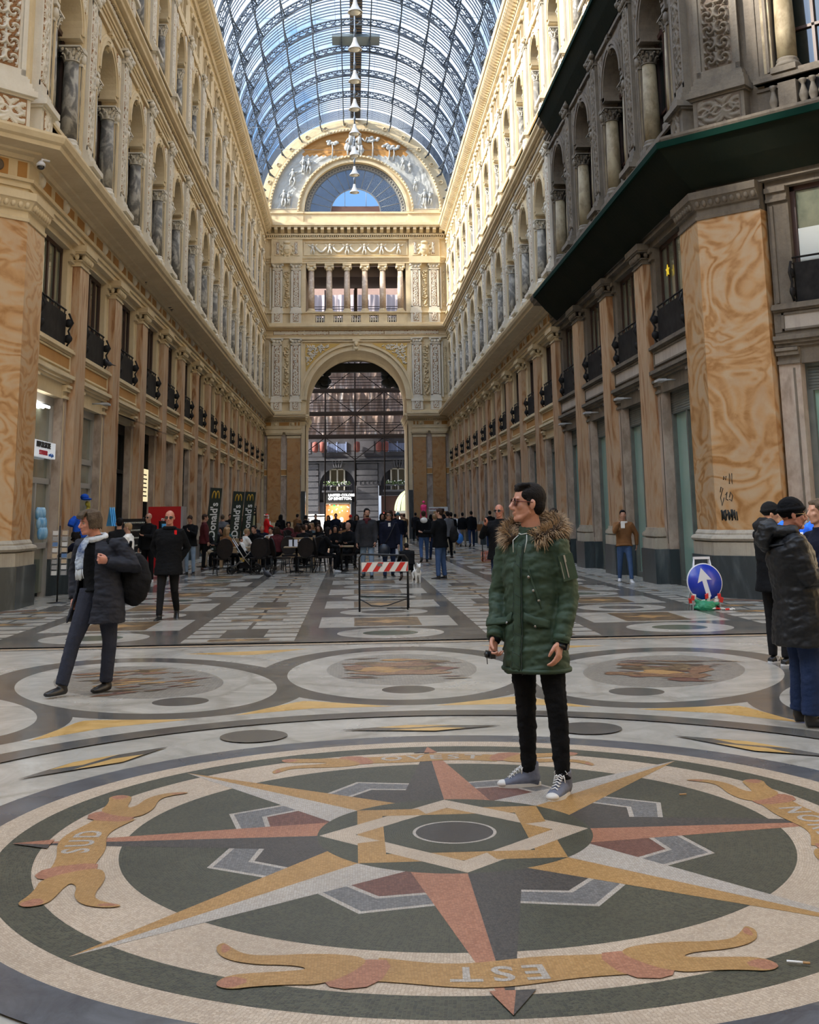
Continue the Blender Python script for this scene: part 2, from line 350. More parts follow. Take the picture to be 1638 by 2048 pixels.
# ---- ornament meshes shared between bays, clean and grimy
REL={}
def rel(key,*a,**k):
    if key not in REL: REL[key]=(relief(*a,**k),{})
    mb,d=REL[key]
    def get(clean):
        if clean not in d: d[clean]=rmesh(mb,'relief',(WHITE,OCHRER) if clean==1 else ((WHITED,RELD) if clean==0 else (CREAM,CREAM)))
        return d[clean]
    return get
rel_p2=rel('p2',.46,3.75,1,amp=.06); rel_p3=rel('p3',.42,3.0,2,amp=.05)
rel_ped=rel('ped',.62,.5,3,amp=.05,nx=26); rel_fr=rel('fr',3.9,.26,4,amp=.035,nx=8); rel_sp=rel('sp',.46,.62,9,amp=.05,nx=14)
rel_fruit=rel('fruit',.5,3.7,5,amp=.11,style='fruit',nx=16)
rel_stat=rel('stat',.62,3.7,6,amp=.10,style='statue',nx=34)
rel_pedL=rel('pedL',.95,.58,7,amp=.05,nx=26)
CACHE={}
def cached(key,fn,mats,name):
    k=(key,tuple(m.name for m in mats))
    if k not in CACHE: CACHE[k]=fn().mesh(name,mats)
    return CACHE[k]
# each maker works in bay space: x = v (out into the hall), y = u (along the wall), z up
def mk_pilaster():
    mb=MB()
    mb.box(-.6,.12,-.64,.64,0,.78,1); mb.box(-.6,.09,-.60,.60,.78,1.02,2)
    mb.box(-.5,.0,-.45,.45,1.25,7.38,0)
    for i,(o,z0,z1) in enumerate(((.03,1.02,1.04),(.08,1.04,1.06),(.10,1.06,1.13),(.08,1.13,1.16),(.05,1.16,1.19),(.03,1.19,1.25))): mb.box(-.5,o,-.45-o,.45+o,z0,z1,2)
    return mb
def mk_pilcap(w=.45):
    mb=MB()
    for o,z0,z1 in ((.03,7.38,7.42),(.0,7.42,7.50),(.04,7.50,7.53),(.13,7.66,7.70),(.16,7.70,7.85)): mb.box(-.5,o,-w-o,w+o,z0,z1)
    n=7
    for i in range(n):
        u=-w+(i+.5)*2*w/n; mb.ell((.06,u,7.60),(.06,w/n*.85,.085),8,6)
    for s_ in (-1,1):
        for i in range(3): mb.ell((-.08-.15*i,s_*(w+.05),7.60),(.06,.06,.085),8,6)
    return mb
def mk_bay_ground():
    """jambs, lintel, ledge, sill, window jambs of one bay (0 plaster, 1 pink marble, 2 ochre, 3 dark marble, 4 light stone)"""
    mb=MB()
    for s_ in (-1,1):
        a,b=sorted((s_*1.2,s_*1.62)); mb.box(-.6,-.16,a,b,0,.78,3); mb.box(-.6,-.18,a,b,.78,4.28,1)
        a,b=sorted((s_*1.18,s_*1.62)); mb.box(-.6,-.13,a,b,4.28,4.34,0); mb.box(-.6,-.17,a,b,4.34,4.44,0); mb.box(-.6,-.10,a,b,4.44,4.52,0); mb.box(-.6,-.06,a,b,4.52,4.58)
        a,b=sorted((s_*1.2,s_*1.62)); mb.box(-.6,-.2,a,b,5.3,7.42,0); mb.box(-.6,-.13,a,b,7.42,7.48); mb.box(-.6,-.16,a,b,7.48,7.60); mb.box(-.6,-.10,a,b,7.60,7.70)
        a,b=sorted((s_*1.3,s_*1.34)); mb.box(-.21,-.17,a,b,.9,4.2,0)
        a,b=sorted((s_*1.5,s_*1.56)); mb.box(-.21,-.17,a,b,5.45,7.35,0)
    mb.box(-.6,-.2,-1.2,1.2,4.28,4.60); mb.box(-.6,-.13,-1.62,1.62,4.60,4.66); mb.box(-.6,-.07,-1.62,1.62,4.66,4.72); mb.box(-.6,-.01,-1.62,1.62,4.72,4.80); mb.box(-.6,-.14,-1.62,1.62,4.80,4.88)
    mb.box(-.6,-.13,-1.62,1.62,4.88,5.26); mb.box(-.6,-.125,-1.42,1.42,4.93,5.21,2)
    for (a,b,c,d) in ((-1.46,1.46,4.90,4.94),(-1.46,1.46,5.20,5.24),(-1.47,-1.41,4.90,5.24),(1.41,1.47,4.90,5.24)): mb.box(-.2,-.10,a,b,c,d)
    mb.box(-.6,-.10,-1.62,1.62,5.26,5.30); mb.box(-.6,-.03,-1.62,1.62,5.30,5.36); mb.box(-.6,-.07,-1.62,1.62,5.36,5.41)
    mb.box(-.6,-.16,-1.62,1.62,7.70,7.86)
    return mb
def mk_window1():   # piano window over the shop: frame
    mb=MB()
    for a,b,c,d in ((-1.2,-1.1,5.41,7.70),(1.1,1.2,5.41,7.70),(-1.2,1.2,7.60,7.70),(-1.2,1.2,5.41,5.5),(-.06,.06,5.5,7.6),(-.62,-.56,5.5,7.6),(.56,.62,5.5,7.6)): mb.box(-.42,-.32,a,b,c,d)
    return mb
def mk_pane1():
    mb=MB(); mb.box(-.38,-.36,-1.1,1.1,5.5,7.6); return mb
def mk_rail():
    mb=MB(); mb.box(-.2,-.17,-1.15,1.15,5.42,6.18,1)
    mb.tube([(-.19,-1.2,6.28),(-.19,1.2,6.28)],.022,6); mb.tube([(-.19,-1.2,6.17),(-.19,1.2,6.17)],.016,6)
    for i in range(6): mb.tube([(-.19,-1.1+i*.44,5.42),(-.19,-1.1+i*.44,6.28)],.014,5)
    for s_ in (-1,1):
        for z in (5.62,5.98): mb.ell((-.12,s_*1.2,z),(.10,.05,.10),8,6)
        mb.tube([(-.15,s_*1.2,5.45),(-.05,s_*1.2,5.6),(-.12,s_*1.2,5.8),(-.02,s_*1.2,5.98),(-.12,s_*1.2,6.2)],.025,6)
    return mb
def mk_shop(kind):
    def f():
        mb=MB()    # 0 frame 1 glass 2 second
        if kind=='teal':
            for a,b,c,d in ((-1.2,-1.08,0,4.28),(1.08,1.2,0,4.28),(-1.2,1.2,3.78,4.28),(-.05,.05,0,3.8),(-1.1,1.1,0,.12)): mb.box(-.55,-.38,a,b,c,d,0)
            mb.box(-.48,-.46,-1.1,1.1,.1,3.8,1)
            for i in range(8): mb.tube([(-.4,-1.15,3.82+i*.055),(-.4,1.15,3.82+i*.055)],.028,6,0)
        elif kind=='white':
            for a,b,c,d in ((-1.2,-1.06,0,4.2),(1.06,1.2,0,4.2),(-1.2,1.2,4.1,4.28),(-1.2,1.2,2.95,3.08),(-1.2,1.2,2.38,2.5),(-1.2,1.2,1.02,1.14),(-.06,.06,0,2.4)): mb.box(-.5,-.36,a,b,c,d,0)
            mb.box(-.44,-.42,-1.1,1.1,.1,4.1,1)
        elif kind=='dark':
            for a,b,c,d in ((-1.2,-1.1,0,4.28),(1.1,1.2,0,4.28),(-1.2,1.2,4.0,4.28),(-1.2,1.2,2.9,3.0)): mb.box(-.5,-.36,a,b,c,d,0)
            mb.box(-.46,-.44,-1.1,1.1,0,4.0,1)
        elif kind=='shutter':
            for a,b,c,d in ((-1.2,-1.1,0,4.28),(1.1,1.2,0,4.28),(-1.2,1.2,4.05,4.28)): mb.box(-.5,-.36,a,b,c,d,0)
            for i in range(40): mb.box(-.47,-.43+(.015 if i%2 else 0),-1.1,1.1,.05+i*.1,.05+(i+1)*.1,2)
        elif kind=='stone':
            mb.box(-.6,-.4,-1.2,1.2,0,4.28,2); mb.box(-.42,-.36,-.5,.5,0,2.3,0); mb.box(-.38,-.34,-.42,.42,.05,2.2,1)
        return mb
    return f
def mk_upper(z0,zl,zp,zc,ztop,colr,rad,ucol):
    """arcade storey bay. z0 podium bottom, zl ledge top, zp column cap bottom, zc springing, ztop pilaster cap top
       0 plaster/white mouldings"""
    mb=MB(); D=.18
    # podium and ledges
    mb.box(-1.2,-.12,-1.6,1.6,z0,zl-.3); 
    for o,a,b in ((-.08,zl-.34,zl-.28),(-.02,zl-.10,zl-.2),(.04,zl-.2,zl-.12),(-.06,zl-.12,zl-.02)): mb.box(-1.2,o,-1.6,1.6,a,b)
    mb.box(-.2,-.09,-1.3,1.3,z0+.12,zl-.42); mb.box(-.2,-.07,-1.36,1.36,z0,z0+.1)
    # wall beside the arch, and arch wall
    hw=1.62; zt=ztop
    ru=rad+.24
    for s_ in (-1,1):
        a,b=sorted((s_*ru,s_*hw)); mb.box(-1.1,-.10,a,b,zl-.05,zc)
        a,b=sorted((s_*(rad+.30),s_*(rad+.36))); mb.box(-.4,-.05,a,b,zl,ztop-.5)
        a,b=sorted((s_*(hw-.10),s_*hw)); mb.box(-.4,-.08,a,b,zl-.05,ztop-.1)
        a,b=sorted((s_*rad,s_*(ru+.02))); mb.box(-1.1,-.08,a,b,zp+.62,zc)   # impost block
        a,b=sorted((s_*(rad-.04),s_*(ru+.10))); mb.box(-1.1,-.08,a,b,zc-.10,zc)
    arch_fill(mb,0,zc,rad,hw,zt,-1.1,-.10,0,20)
    arch_ring(mb,0,zc,rad,rad+.10,-.6,-.05); arch_ring(mb,0,zc,rad+.10,rad+.2,-.6,-.02); arch_ring(mb,0,zc,rad+.2,rad+.27,-.6,-.07)
    # keystone bracket
    zk=zc+rad
    for o,w,a,b in ((-.12,.10,zk-.12,zk+.12),(-.04,.12,zk+.1,zk+.32),(.02,.15,zk+.3,zk+.42)): mb.box(-.6,o,-w,w,a,b)
    mb.ell((-.08,0,zk+.02),(.09,.11,.13),8,6); mb.ell((-.02,0,zk+.3),(.08,.10,.08),8,6)
    # square frame over the arch
    for o,a,b in ((-.13,.10,.0),(-.08,.20,.10),(-.02,.30,.20)): mb.box(-.6,o,-hw,hw,ztop-a,ztop-b)
    mb.box(-.6,-.12,-hw,hw,ztop-.55,ztop-.47)
    return mb
def mk_column(zl,zp,colr,uc):
    mb=MB(); 
    for s_ in (-1,1):
        pass
    return mb
def col_mesh(zl,zp,hcap,r):
    mb=MB()
    mb.box(-r*1.35,r*1.35,-r*1.35,r*1.35,zl-.05,zl+.07,1); mb.lathe([(r*1.3,.07),(r*1.35,.11),(r*1.2,.16),(r*1.05,.18),(r*1.15,.22),(r*1.02,.26)],(0,0,zl),16,1)
    mb.lathe([(r,.26),(r*1.01,(zp-zl)*.4),(r*.86,zp-zl)],(0,0,zl),18,0)
    capital(mb,(0,0,zp),r*.88,hcap,1)
    return mb
def mk_uwin(zl,zc,rad):
    mb=MB(); z0=zl; v0,v1=-.56,-.50
    for s_ in (-1,1):
        a,b=sorted((s_*(rad+.3),s_*(rad+.14))); mb.box(v0,v1,a,b,z0,zc+.1)
        a,b=sorted((s_*.5,s_*.56)); mb.box(v0,v1,a,b,z0,zc)
    mb.box(v0,v1,-.06,.06,z0,zc+rad); mb.box(v0,v1,-rad-.3,rad+.3,zc-.06,zc+.06); mb.box(v0,v1,-rad-.3,rad+.3,z0+.9,z0+.96)
    return mb
def mk_uglass(zl,zc,rad):
    mb=MB(); mb.box(-.58,-.56,-rad-.35,rad+.35,zl,zc+rad+.1); return mb
def mk_upilaster(z0,zl,zb,zc,ztop,w):
    """relief pilaster with pedestal; frame only, relief panels are separate"""
    mb=MB(); h=w/2
    mb.box(-.4,.10,-h-.08,h+.08,z0,zl-.25)
    for o,a,b in ((.14,zl-.25,zl-.2),(.22,zl-.2,zl-.08),(.13,zl-.08,zl)): mb.box(-.4,o,-h-.06-o*.5,h+.06+o*.5,a,b)
    mb.box(-.4,.13,-h-.12,h+.12,z0,z0+.10)
    for o,a,b in ((.10,zl,zl+.10),(.06,zl+.10,zl+.2),(.03,zl+.2,zl+.25)): mb.box(-.4,o,-h-o,h+o,a,b)
    mb.box(-.4,-.03,-h,h,zb,zc)
    fw=.10
    for a,b in ((-h,-h+fw),(h-fw,h)): mb.box(-.1,.0,a,b,zb,zc)
    mb.box(-.1,.0,-h,h,zb,zb+.14); mb.box(-.1,.0,-h,h,zc-.12,zc)
    # leafy capital
    mb.box(-.4,.03,-h-.02,h+.02,zc,zc+.05); mb.box(-.4,.0,-h+.04,h-.04,zc+.05,ztop-.08)
    for i in range(4):
        u=-h+(i+.5)*2*h/4; mb.ell((.03,u,zc+.14),(.07,.09,.10),8,6); mb.ell((.05,u,zc+.24),(.06,.07,.05),6,5)
    for s_ in (-1,1): mb.ell((.06,s_*(h-.0),ztop-.14),(.10,.10,.09),8,6)
    mb.ell((.07,0,ztop-.12),(.06,.07,.07),8,6)
    mb.box(-.4,.09,-h-.08,h+.08,ztop-.07,ztop)
    return mb
def mk_attic():
    """attic storey bay 20.3-22.1: paired small openings"""
    mb=MB(); a0,a1=20.66,21.86
    mb.box(-1.2,-.16,-2.04,2.04,20.2,a0); mb.box(-1.2,-.16,-2.04,2.04,a1,22.1)
    for a,b in ((-2.04,-1.35),(1.35,2.04)): mb.box(-1.2,-.16,a,b,a0,a1)
    for u in (-1.42,-.5,.5,1.42):
        w=.13; mb.box(-.45,-.14,u-w*.6,u+w*.6,a0,a1); 
        mb.ell((-.12,u,a1-.15),(.10,.14,.12),8,6); mb.ell((-.12,u,a1-.38),(.07,.09,.12),8,6); mb.box(-.6,-.14,u-w-.04,u+w+.04,a0-.02,a0+.1)
    for o,z0,z1 in ((-.2,20.2,20.28),(-.12,20.28,20.40),(-.2,20.40,20.5),(-.2,20.62,20.72),(-.22,21.78,21.86)): mb.box(-.6,o,-2.04,2.04,z0,z1)
    mb.box(-.5,-.18,-2.14+.0,-1.74,20.5,22.1)
    return mb
def mk_attback():
    mb=MB(); mb.box(-.8,-.72,-2.04,2.04,20.2,22.1); return mb
def prof_cornice(levels):
    """levels: list of (v,z) stepping outwards; returns an open profile"""
    return levels
C1=[(-.5,7.84),(-.02,7.84),(-.02,7.96),(.02,7.96),(.02,8.08),(.08,8.08),(.10,8.14),(-.02,8.16),(-.02,8.52),(.04,8.52),(.08,8.60),(.22,8.62),(.24,8.66),(.62,8.68),(.64,8.76),(.70,8.80),(.74,8.90),(.74,8.95),(-.3,9.02),(-.6,9.02)]
C2=[(-.6,14.5),(-.06,14.5),(-.06,14.58),(-.02,14.58),(-.02,14.68),(.04,14.70),(.05,14.74),(-.05,14.74),(-.05,15.0),(.0,15.0),(.03,15.04),(.03,15.12),(.18,15.14),(.20,15.22),(.27,15.28),(.28,15.36),(-.3,15.42),(-.6,15.42)]
C3=[(-.6,22.05),(-.16,22.05),(-.12,22.12),(-.10,22.22),(-.04,22.24),(-.04,22.30),(-.0,22.34),(-.0,22.66),(.34,22.70),(.36,22.80),(.42,22.84),(.46,22.98),(.46,23.05),(.1,23.1),(.1,23.5),(-.4,23.5)]
def side_path(right,y1=YEND):
    if right: return [(XR,y1),(XR,22.2),(XR+7,15.2)]
    return [(XL,y1),(XL,22.2),(XL-7,15.2)]
def wall_root(name,right):
    mb=MB(); p=side_path(right); s_=1 if not right else -1
    # the solid fabric behind: three long cores, set back, and the pier-side return
    q=[(-.6,0),(-.6,0)]
    for v0,z0,z1 in ((-.62,7.7,9.0),(-.62,14.45,15.45),(-.9,22.0,24.2)): sweep(mb,p,[(v0-1,z0),(v0,z0),(v0,z1),(v0-1,z1)],0,s_)
    sweep(mb,p,[(-2.6,0),(-1.6,0),(-1.6,24.2),(-2.6,24.2)],1,s_)
    return mb.build(name,[CREAM,DARKIN])
def bayframe(right,j):
    """world placement of bay j (centre) for a wall"""
    y=Y0+PITCHB*(j+.5)
    return ((XR,y,0),PI) if right else ((XL,y,0),0)
wall_left=tag(wall_root('wall_left',False),kind='structure'); wall_right=tag(wall_root('wall_right',True),kind='structure')
U2=(9.02,9.98,12.15,12.85,14.5,.19,.98,.98); U3=(15.42,16.30,18.0,18.75,20.2,.15,.78,.78)
wn=[0]; dn=[0]
def put(name,me,root,loc,rz):
    o=link(name,me,None,loc,rz); o.parent=root; return o
NDIRTY=4
KINDS_L=['white','white','dark','dark','stone','dark','dark','shutter','dark','dark','stone','dark','dark','dark','dark']
KINDS_R=['teal','teal','teal','teal','teal','shutter','shutter','dark','stone','dark','dark','shutter','dark','dark','dark']
def mesh_once(name,fn,mats): return cached(name,fn,mats,name)
def storey_unit(root,loc,rz,clean,ground='dark',first=True,do_pil=True,upper=True,detail=True):
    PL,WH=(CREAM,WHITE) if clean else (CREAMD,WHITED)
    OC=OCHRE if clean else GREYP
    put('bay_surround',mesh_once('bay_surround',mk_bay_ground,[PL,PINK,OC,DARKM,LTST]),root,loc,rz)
    # window above the shop
    wn[0]+=1; w=tag(link('window_%d'%wn[0],mesh_once('window_frame',mk_window1,[WOODW]),None,loc,rz),kind='structure')
    o=link('pane',mesh_once('pane'+('a' if clean else 'b'),mk_pane1,[WGLP if not clean or wn[0]<3 else WGL]),w)
    o=link('balcony_rail',mesh_once('balcony_rail',mk_rail,[IRON,BLACKP]),w)
    # shopfront
    dn[0]+=1; fr,gl,sec={'teal':(GREYFR,TEAL,GREYFR),'white':(WHFR,WGLP,WHFR),'dark':(IRON,WGL,IRON),'shutter':(GREYFR,WGL,GREYFR),'stone':(IRON,WGL,PINK)}[ground]
    tag(link('door_%d'%dn[0],mesh_once('shopfront_'+ground,mk_shop(ground),[fr,gl,sec]),None,loc,rz),kind='structure')
    # arcade storeys
    for (t,(z0,zl,zp,zc,zt,cr,rad,uc)) in (('a',U2),('b',U3)):
        cl=clean or t=='b'
        PP=PL if not cl else CREAM
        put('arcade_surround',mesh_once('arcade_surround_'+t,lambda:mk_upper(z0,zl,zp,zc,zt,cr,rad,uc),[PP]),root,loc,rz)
        cm=(GREYM if cl else YELM) if t=='a' else GREYM
        me=mesh_once('arcade_column_'+t,lambda:col_mesh(zl,zp,zc-.35-zp,cr),[cm,WHITE if cl else WHITED])
        for s_ in (-1,1):
            off=Vector((-.27,s_*(rad+.02),0)); off.rotate(Matrix.Rotation(rz,3,'Z')); put('arcade_column',me,root,Vector(loc)+off,rz)
            off=Vector((-.14,s_*(rad+.34),0)); off.rotate(Matrix.Rotation(rz,3,'Z'))
            if t=='a' : 
                def qp():
                    mb=MB(); mb.box(-.3,.05,-.09,.09,zl,zp,0); mb.box(-.3,.08,-.12,.12,zp,zp+.06,1); mb.ell((.06,0,zp+.2),(.08,.12,.14),8,6,1); mb.box(-.3,.12,-.15,.15,zp+.36,zp+.45,1); return mb
                put('quarter_pilaster',mesh_once('quarter_pilaster',qp,[cm,WHITE if cl else WHITED]),root,Vector(loc)+off,rz)
        wn[0]+=1; w=tag(link('window_%d'%wn[0],mesh_once('arcade_window_'+t,lambda:mk_uwin(zl,zc,rad),[WOODW]),None,loc,rz),kind='structure')
        link('pane',mesh_once('arcade_pane_'+t,lambda:mk_uglass(zl,zc,rad),[WGL]),w)
        # spandrel reliefs
        for s_ in (-1,1):
            off=Vector((-.34,s_*(rad+.36),zc+rad*.55)); off.rotate(Matrix.Rotation(rz,3,'Z')); off=Vector((-.09,s_*(rad+.27),zc+rad*.66)); off.rotate(Matrix.Rotation(rz,3,'Z'))
            put('spandrel_relief',rel_sp(1 if cl else 0),root,Vector(loc)+off,rz)
    off=Vector((-.04,0,14.745)); off.rotate(Matrix.Rotation(rz,3,'Z')); put('frieze_relief',rel_fr(1 if clean else 0),root,Vector(loc)+off,rz)
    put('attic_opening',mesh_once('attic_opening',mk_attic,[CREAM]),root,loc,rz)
    put('attic_wall',mesh_once('attic_wall',mk_attback,[mat('attic_recess_plaster',(.20,.14,.08),.8)]),root,loc,rz)  # back of the cream recess, its shade put into a darker tan
def pilaster_unit(root,loc,rz,clean,ground=True):
    PL,WH=(CREAM,WHITE) if clean else (CREAMD,WHITED)
    if ground:
        put('marble_pilaster',mesh_once('marble_pilaster',mk_pilaster,[PILM,DARKM,LTST]),root,loc,rz)
        put('pilaster_capital',mesh_once('pilaster_capital',mk_pilcap,[PL]),root,loc,rz)
    z0,zl,zp,zc,zt=U2[:5]
    put('relief_pilaster',mesh_once('relief_pilaster_a',lambda:mk_upilaster(z0,zl,zl+.25,zt-.42,zt,.72),[WH]),root,loc,rz)
    def at(v,u,z): o=Vector((v,u,z)); o.rotate(Matrix.Rotation(rz,3,'Z')); return Vector(loc)+o
    put('relief_panel',rel_p2(1 if clean else 0),root,at(-.025,0,zl+.39),rz)
    put('pedestal_relief',rel_ped(1 if clean else 0),root,at(.105,0,z0+.14),rz)
    z0,zl,zp,zc,zt=U3[:5]
    put('relief_pilaster',mesh_once('relief_pilaster_b',lambda:mk_upilaster(z0,zl,zl+.25,zt-.42,zt,.66),[WHITE]),root,loc,rz)
    put('relief_panel',rel_p3(1),root,at(-.025,0,zl+.39),rz)
    put('pedestal_relief',rel_ped(1),root,at(.105,0,z0+.14),rz)
def modillions(y0,y1,v=.0):
    mb=MB(); n=int((y1-y0)/.34)
    for i in range(n):
        y=y0+(i+.5)*.34
        mb.add([(v,y-.07,22.36),(v,y+.07,22.36),(v,y-.07,22.68),(v,y+.07,22.68),(v+.33,y-.07,22.56),(v+.33,y+.07,22.56),(v+.33,y-.07,22.68),(v+.33,y+.07,22.68),(v+.16,y-.07,22.42),(v+.16,y+.07,22.42)],
               [(0,1,3,2),(0,8,9,1),(8,4,5,9),(4,6,7,5),(0,2,6,4,8),(1,9,5,7,3),(2,3,7,6)])
    return mb
def dentils(y0,y1,z0,z1,v0,v1,step,w):
    mb=MB()
    for i in range(int((y1-y0)/step)):
        y=y0+(i+.5)*step; mb.box(v0,v1,y-w/2,y+w/2,z0,z1)
    return mb
def frieze_panels(clean):
    mb=MB(); OCC=0
    for i in range(-2,2):
        c=.0+i*1.02+.51; mb.box(-.03,-.012,c-.34,c+.34,8.20,8.48,0)
    mb.box(-.05,.03,-.16,.16,8.18,8.5,1) if False else None
    for u in (-2.04,0):
        mb.box(-.05,.01,u-.13,u+.13,8.17,8.51,1); mb.ell((.0,u,8.34),(.10,.11,.13),8,6,1)
    return mb
for right in (False,True):
    root=wall_right if right else wall_left
    kinds=KINDS_R if right else KINDS_L
    sd=-1 if right else 1; X=XR if right else XL; rz=PI if right else 0
    for j in range(NB):
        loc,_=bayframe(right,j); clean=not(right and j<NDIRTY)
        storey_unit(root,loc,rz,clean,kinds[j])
        put('modillion_row',mesh_once('modillion_row',lambda:modillions(-2.04,2.04),[CREAM]),root,loc,rz)
        put('dentil_row',mesh_once('dentil_row_a',lambda:dentils(-2.04,2.04,15.0,15.11,-.05,.06,.12,.07),[CREAM]),root,loc,rz) if clean else None
        put('dentil_row',mesh_once('dentil_row_b',lambda:dentils(-2.04,2.04,22.12,22.22,-.15,-.02,.12,.07),[CREAM]),root,loc,rz)
        put('ochre_frieze',mesh_once('ochre_frieze',lambda:frieze_panels(1),[OCHRE if clean else GREYP,WHITE if clean else WHITED]),root,loc,rz)
        if j>0: pilaster_unit(root,(X,Y0+PITCHB*j,0),rz,clean)
    # long cornices: clean stretch and grimy stretch
    yj=Y0+PITCHB*NDIRTY
    for nm,pr in (('lower_cornice',C1),('middle_cornice',C2),('upper_cornice',C3)):
        if right and nm!='upper_cornice':
            a=MB(); sweep(a,[(XR,YEND),(XR,yj)],pr,0,-1); a.build(nm,[CREAM],root)
            a=MB(); sweep(a,[(XR,yj),(XR,22.2),(XR+7,15.2)],pr,0,-1); a.build(nm,[CREAMD],root)
        else:
            a=MB(); sweep(a,side_path(right),pr,0,sd); a.build(nm,[CREAM],root)
    # corner pier: narrow face along the hall, broad face turned 45 degrees to the crossing
    def pp(d0=0,back=1.0):   # plan polyline of the pier, offset handled by sweep
        return [(X,23.47),(X,22.2),(X-sd*.95,21.25)]
    path=pp(); pl=CREAM if not right else CREAMD
    for nm,pr,mt in (('pier_plinth',[(-.5,0),(.14,0),(.14,.78),(-.5,.78)],DARKM),('pier_base',[(-.5,.78),(.10,.78),(.10,1.02),(.05,1.03),(.12,1.05),(.15,1.09),(.12,1.14),(.05,1.16),(.05,1.19),(0,1.25),(-.5,1.25)],LTST),
                     ('pier_shaft',[(-.5,1.25),(0,1.25),(0,7.3),(-.5,7.3)],ALAB),('pier_capital',[(-.5,7.3),(.03,7.3),(.04,7.36),(.0,7.38),(.0,7.50),(.05,7.52),(.10,7.62),(.14,7.68),(.17,7.7),(.17,7.85),(-.5,7.85)],pl)):
        a=MB(); sweep(a,path,pr,0,sd)
        if nm=='pier_capital':
            for k in range(9):
                t=(k+.5)/9; p=Vector((X,22.2,0)).lerp(Vector((X-sd*.95,21.25,0)),t); nn=Vector((sd*1,-1,0)).normalized()
                a.ell(p+nn*.09+Vector((0,0,7.61)),(.055,.055,.075),8,6)
            for k in range(8): a.ell((X+sd*.09,22.3+k*.15,7.61),(.055,.055,.075),8,6)
        a.build(nm,[mt],root)
    # upper pier pilaster on the 45-degree face + matching one along the hall
    PLr,WHr=(pl,WHITE if not right else WHITED)
    rzd=(R(-45) if not right else R(180+45))
    nn=Vector((sd*1,-1,0)).normalized(); along=Vector((-sd*1,-1,0)).normalized()
    cd=Vector((X,22.2,0))+along*.68
    for (z0,zl,zp,zc,zt),w in ((U2[:5],.95),(U3[:5],.9)):
        cl=0 if right and z0<12 else 1
        me=cached('pier_pilaster%d'%(z0>12),lambda:mk_upilaster(z0,zl,zl+.25,zt-.42,zt,w),[WHITE if cl else WHITED],'pier_pilaster')
        put('pier_pilaster',me,root,cd,rzd)
        put('statue_relief',rel_stat(cl),root,cd+nn*(-.025)+Vector((0,0,zl+.40)),rzd) if z0<12 else put('relief_panel',rel_p3(cl),root,cd-nn*.025+Vector((0,0,zl+.4)),rzd)
        put('pedestal_relief',rel_pedL(cl) if z0<12 else rel_ped(cl),root,cd+nn*.11+Vector((0,0,z0+.12)),rzd)
        a=MB(); sweep(a,[(X,23.5),(X,22.2),(X-sd*1.1,21.1)],[(-.9,z0),(-.15,z0),(-.15,zt),(-.9,zt)],0,sd); a.build('pier_core',[CREAM if cl else CREAMD],root)
    fp=MB()
    for u0,u1 in ((-.62,-.42),(-.22,.22),(.42,.62)): fp.box(-.03,-.010,u0,u1,8.18,8.49,0)
    fp.lathe([(0,0),(.12,0),(.12,.02),(.08,.03),(.05,.02),(0,.03)],(0,0,0),20,1); nv=len(fp.v)
    vv=[];cut=24
    for q,(x_,y_,z_) in enumerate(fp.v):
        vv.append((x_,y_,z_) if q<24 else (z_-.01,x_,y_+8.335))
    fp.v=vv; put('pier_frieze',fp.mesh('pier_frieze',[OCHRE if not right else GREYP,RELD]),root,cd,rzd)
    pilaster_unit(root,(X,22.85,0),rz,0 if right else 1,ground=False)
    # one bay of the wall of the crossing, then plain wall beyond the frame
    cb=Vector((X,22.2,0))+along*(.95*1.414+.42+1.25)
    storey_unit(root,cb-nn*0,rzd,not right,'teal' if right else 'dark')
    if right:
        bm_=MB(); bm_.lathe([(.07,0),(.07,.05),(.035,.09),(.085,.24),(.09,.30),(.04,.46),(.035,.5),(.065,.55),(.07,.6)],(0,0,0),12); bal=bm_.mesh('baluster',[WHITED])
        for k in range(10): put('baluster',bal,root,cb+along*(-.62+k*.19)+nn*.0+Vector((0,0,9.06)),0)
        put('baluster',bal,root,cb+along*(-1.22)+Vector((0,0,9.06)),0)
        bx=MB(); bx.box(-.14,-.07,-.72,1.25,9.05,9.66); put('balustrade_recess',bx.mesh('balustrade_recess',[DARKIN]),root,cb,rzd); bx=MB(); bx.box(-.1,.06,-1.1,-.74,9.02,9.68); put('balustrade_pier',bx.mesh('balustrade_pier',[CREAMD]),root,cb,rzd)  # dark box paints the shade behind the balusters, no hollow there
    cb2=cb+along*2.2; pilaster_unit(root,cb2,rzd,not right)
    a=MB(); q0=cb2+along*.6; q1=q0+along*3; sweep(a,[tuple(q0)[:2],tuple(q1)[:2]],[(-1,0),(-.1,0),(-.1,22),(-1,22)],0,sd); a.build('crossing_wall',[CREAM],root)
# plain walls of the crossing and its arms, beside and behind the photographer
def plain(name,x0,x1,y0,y1,h=24.0):
    m=MB(); m.box(min(x0,x1),max(x0,x1),min(y0,y1),max(y0,y1),0,h); tag(m.build(name,[CREAM]),kind='structure')
for s_,n in ((-1,'west'),(1,'east')):
    plain('wall_arm_'+n,AX+s_*13.4,AX+s_*31,13.6,14.4); plain('wall_arm_far_'+n,AX+s_*13.4,AX+s_*31,-2.2,-1.4); plain('wall_arm_end_'+n,AX+s_*31,AX+s_*32,-2.2,14.4)  # unseen arm ends added close in to keep sun and sky light out
    m=MB(); sweep(m,[(AX+s_*13.5,-1.5),(AX+s_*6.8,-8.2),(AX+s_*6.8,-30)],[(-.8,0),(0,0),(0,24),(-.8,24)],0,s_); tag(m.build('wall_south_'+n,[CREAM]),kind='structure')
plain('wall_back',AX-7.6,AX+7.6,-30,-29.2)

